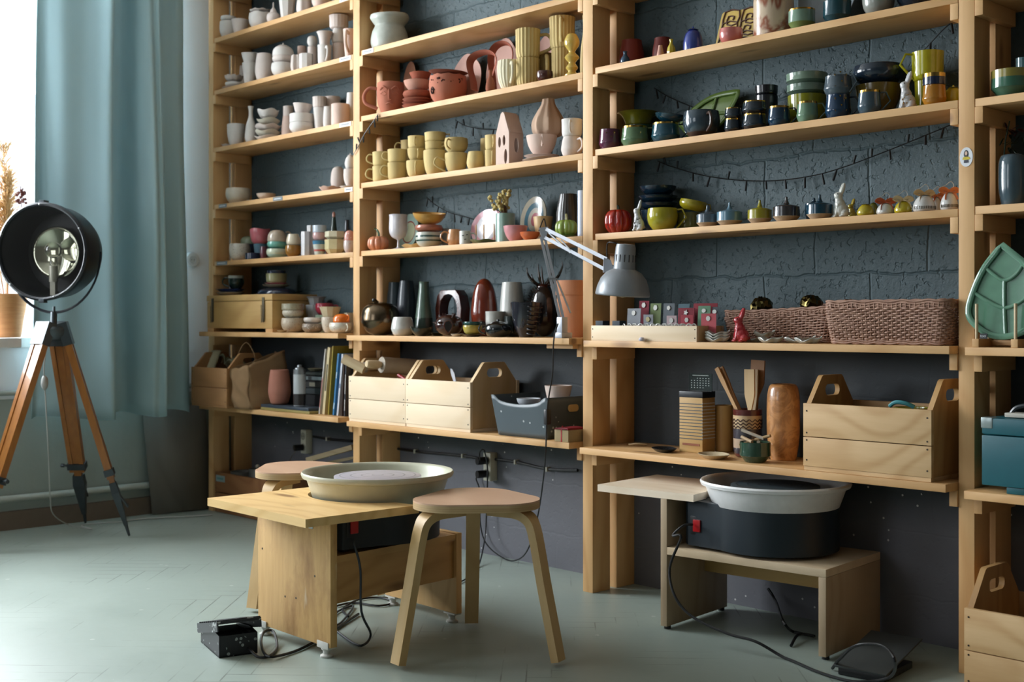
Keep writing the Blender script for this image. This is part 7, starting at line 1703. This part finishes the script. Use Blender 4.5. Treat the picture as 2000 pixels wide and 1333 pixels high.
# bundle of driftwood boards against the post
PAL = wood('x', 'a39274', '877658', False, .8, 14.0)
for i, (a, b, w_, lb) in enumerate((((612, 896), (690, 874), .022, 'weathered slanting batten behind the front stool pair, uppermost'), ((640, 905), (700, 893), .012, 'thin weathered batten lying below the uppermost one'))):
    p, q = onY(*a, .06+.05*i), onY(*b, .12+.03*i); d = (p-q); p2 = q+d*(q.z/( q.z-p.z))*.985 if q.z > p.z else p
    dz = (p-q).normalized(); L = min(.28, (q.z-.03)/(-dz.z)); g = G(); q = Vector((min(q.x, -4.37), q.y, q.z)); g.beam(q+dz*min(L, .9), q, (0, 1, 0), .012, w_*.5); tag(obj('wooden_batten', g, PAL, base=q), lb, 'batten', 'weathered battens on the floor')
# ================================================================ TRIPOD SPOTLIGHT
TM = NT('varnished_wood'); v = TM.coords((9, 9, 1)); TM.col(TM.mix(TM.noise(v, 6, 4), lin('ab6e2e'), lin('7d4a1c'))); TM.b.inputs['Roughness'].default_value = .3; TM.b.inputs['Coat Weight'].default_value = .3; TM = TM.m
STL = plain('4b5155', .35, .7); BLKM = plain('0b131c', .35)
apx = Vector((-5.285, -.93, .925)); TP = thing('tripod_spotlight', (apx.x, apx.y, 0), 'large black studio spotlight on a varnished wooden surveyor tripod by the window', 'floor lamp')
feet = [Vector((-5.125, -.655, .006)), Vector((-5.60, -.64, .006)), Vector((-5.20, -1.30, .006))]
for i, f in enumerate(feet):
    d = f-apx; h = Vector((d.x, d.y, 0)).normalized(); w_ = Vector((-h.y, h.x, 0)); P = lambda k, o=0: apx+h*.045+(f-apx-h*.045)*k+w_*o
    lg = obj('leg', G().beam(P(.03), P(.74), w_, .016, .011), TM, TP)
    g = G(); g.beam(P(.02, .03), P(.72, .024), w_, .010, .015); g.beam(P(.02, -.03), P(.72, -.024), w_, .010, .015); obj('side_rails', g, TM, lg)
    obj('leg_cap', G().beam(P(-.03), P(.075), w_, .046, .021, .043, .02), STL, lg)
    g = G(); g.beam(P(.675), P(.705), w_, .041, .02); g.tube([P(.69, .04), P(.69, .062)], .005, 8, 1); g.tube([P(.69, .060), P(.69, .074)], .009, 10, 1); obj('clamp', g, STL, lg)
    g = G(); g.beam(P(.74), P(.79), w_, .024, .014, .028, .016); g.beam(P(.79), P(.95), w_, .028, .016, .009, .008); g.tube([P(.93), P(.985), P(1.0)], lambda u: .009-.004*u, 8, 1); g.beam(P(.80)+h*.012, P(.86)+h*.034, w_, .02, .003); obj('metal_shoe', g, STL, lg)
g = G(); g.lathe([(0, -.045), (.05, -.045), (.066, -.02), (.068, .0), (.06, .012), (0, .012)], apx, 24); obj('tripod_head', g, STL, TP)
hc = Vector((-5.250, -.985, 1.262)); nrm = Vector((.585, -.81, -.02)).normalized(); zax = nrm; xax = Vector((0, 0, 1)).cross(zax).normalized(); yax = zax.cross(xax)
M = Matrix(((xax.x, yax.x, zax.x, hc.x), (xax.y, yax.y, zax.y, hc.y), (xax.z, yax.z, zax.z, hc.z), (0, 0, 0, 1)))
HD = obj('lamp_drum', G(M).lathe([(.165, -.175), (.178, -.17), (.190, -.14), (.200, -.11), (.204, 0), (.213, .0), (.2135, .022), (.205, .028), (.198, .022), (.196, -.10), (.175, -.158), (.0, -.163), (0, -.175), (.165, -.175)], (0, 0, 0), 64), BLKM, TP, sharp=40)
obj('front_glass', G(M).lathe([(0, .012), (.199, .012), (.199, .016), (0, .016)], (0, 0, 0), 48), PANE, HD)
rf = NT('mirror_reflector'); rf.col(lin('b9b8a4')); rf.b.inputs['Metallic'].default_value = 1; rf.b.inputs['Roughness'].default_value = .06
g = G(M @ Matrix.Translation((-.01, .0, -.13)) @ Matrix.Rotation(.0, 4, 'Z')); g.lathe([(r, .25*r*r*8) for r in (0, .02, .04, .06, .08, .1, .115)], (0, 0, 0), 40); obj('reflector', g, rf.m, HD, thick=.0015)
g = G(M @ Matrix.Translation((0, .03, -.07))); g.ball((0, -.02, 0), .037, 20); g.tube([(0, -.05, 0), (0, -.07, 0), (0, -.12, 0)], .016, 14, 1); obj('light_bulb', g, glass('f2f2ea', .02), HD)
g = G(M); g.tube([(0, -.06, -.07), (0, -.13, -.07)], .019, 14, 1); g.box(-.012, .012, -.19, -.125, -.08, -.06); obj('bulb_socket', g, plain('a9a596', .4, .3), HD)
g = G(M)
for a in (.5, 1.6, 2.75, 3.9, 5.0): g.ball((.2035*math.cos(a), .2035*math.sin(a), .026), .0045, 8)
obj('rim_screws', g, plain('b5b8ba', .3, .8), HD)
g = G(M); g.box(-.012, .012, .205, .222, -.02, .02, .001); g.box(-.012, .012, -.222, -.205, .0, .03, .001); obj('latch', g, STL, HD)
fk = G(); yk = -.07; fp = []
for i in range(25):
    t = math.pi+math.pi*i/24; fp.append(M @ Vector((.225*math.cos(t), .270*math.sin(t)*.98, yk)))
fk.tube(fp, .008, 8, 1, flat=(1, .55)); obj('yoke', fk, BLKM, TP)
bt = M @ Vector((0, -.268, yk)); g = G(); g.tube([bt+Vector((0, 0, .004)), Vector((apx.x, apx.y, apx.z+.012))], .014, 12, 1); g.tube([bt+Vector((0, 0, .002)), bt+Vector((0, 0, .03))], .006, 8, 1); obj('yoke_bolt', g, STL, TP)
WC_ = plain('b4b6b2', .5); cpts = [apx+Vector((-.02, -.02, -.06)), onX(86, 715, -5.34), onX(87, 748, -5.36), onX(90, 800, -5.36), onX(95, 900, -5.36), onX(98, 970, -5.40), onX(104, 1005, -5.5), onZ(135, 1026, .006), onZ(180, 1034, .006), onZ(160, 1026, .006), onZ(230, 1020, .006), onZ(260, 1016, .006), onZ(290, 1013, .006), onZ(350, 1010, .006), onZ(415, 1006, .006)]
WCB = thing('lamp_cord', cpts[6], 'white cord with inline switch hanging between the tripod legs and trailing along the wall', 'cord')
obj('cord', G().tube(cpts, .0028, 7, 5), WC_, WCB); s_ = cpts[2]; obj('inline_switch', G().ball(s_, .016, 14, .034), WC_, WCB)
# ================================================================ WINDOW SILL
zs_ = ZS+.0008; PLY_ = onX(14, 0, -5.72).y
WKB = NT('woven_orange'); v = WKB.coords(); WKB.col(WKB.mix(WKB.noise(WKB.coords((1, 1, 9)), 12, 3), lin('a9693a'), lin('d39a63'))); WKB.b.inputs['Roughness'].default_value = .6
g = G().lathe(prof('taper', .09, .20), (-5.72, PLY_, zs_), 30, lambda t, r, z, k: (r*(1+.015*math.sin(30*z*20)), z)); tag(obj('woven_planter', g, WKB.m, base=(-5.72, PLY_, zs_)), 'orange-brown woven planter on the window sill behind the spotlight', 'planter')
PG_ = thing('pampas_grass', (-5.72, PLY_, zs_+.05), 'tall dry pampas grass plumes standing in the woven planter at the window', 'dried grass'); random.seed(21); g = G(); gs = G()
for i in range(13):
    a = random.uniform(-.25, .14); b_ = random.uniform(-.05, .09); b0 = Vector((-5.72, PLY_, zs_+.1)); tip = b0+Vector((b_, a, random.uniform(.42, .78)-abs(a)*.4))
    gs.tube([b0, b0.lerp(tip, .5)+Vector((0, 0, .03)), tip], .0018, 5, 3)
    for k in range(130):
        f = .45+.6*random.random(); c = b0.lerp(tip, min(f, 1.0)); d = Vector((random.uniform(-.6, .6), random.uniform(-.8, .8)+a, random.uniform(.5, 1.4))).normalized(); L = random.uniform(.03, .06)*(1.2-.6*abs(f-.7)); r = .014
        c = c+Vector((random.uniform(-r, r), random.uniform(-r, r), 0)); g.tube([c, c+d*L*.5, c+d*L+Vector((0, 0, -.006))], .0019, 3, 1, cap=False)
pm_ = NT('plume'); t = pm_.t; pm_.col(lin('a98552')); pm_.b.inputs['Roughness'].default_value = .9
obj('plumes', g, pm_.m, PG_, sharp=180); obj('stalks', gs, plain('a3804e', .8), PG_)
g = G(); random.seed(3)
b0 = Vector((-5.64, PLY_+.05, zs_+.21)); tip = Vector((-5.62, -.94, 1.58))
for k in range(130):
    f = random.random(); c = b0.lerp(tip, f); s_ = .035*math.sin(.3+f*2.6); c = c+Vector([random.uniform(-s_, s_) for _ in range(3)])
    if f > .55: g.ball(c, random.uniform(.004, .008), 6)
g.tube([b0, b0.lerp(tip, .5)+Vector((0, 0, .02)), tip], .002, 5, 3); tag(obj('dried_branch', g, plain('7a4a44', .8), base=b0), 'dry reddish flowering branch leaning toward the curtain at the window', 'dried branch')
GL = plain('4f7a72', .3); pb = onX(4, 640, -5.60)
SL = thing('green_desk_lamp', (pb.x, -1.13, zs_), 'green metal desk lamp foot and bent arm on the window sill, cut by the frame', 'lamp')
g = G().lathe([(0, 0), (.05, 0), (.05, .008), (.03, .016), (.018, .05), (0, .05)], (-5.63, -1.20, zs_), 28); obj('base', g, GL, SL)
g = G(); g.tube([(-5.63, -1.20, zs_+.045), (-5.60, -1.15, zs_+.05), (-5.57, -1.09, zs_+.055), (-5.57, -1.085, zs_+.09), (-5.57, -1.10, zs_+.28), (-5.58, -1.16, zs_+.38)], .011, 12, 5); obj('arm', g, GL, SL)
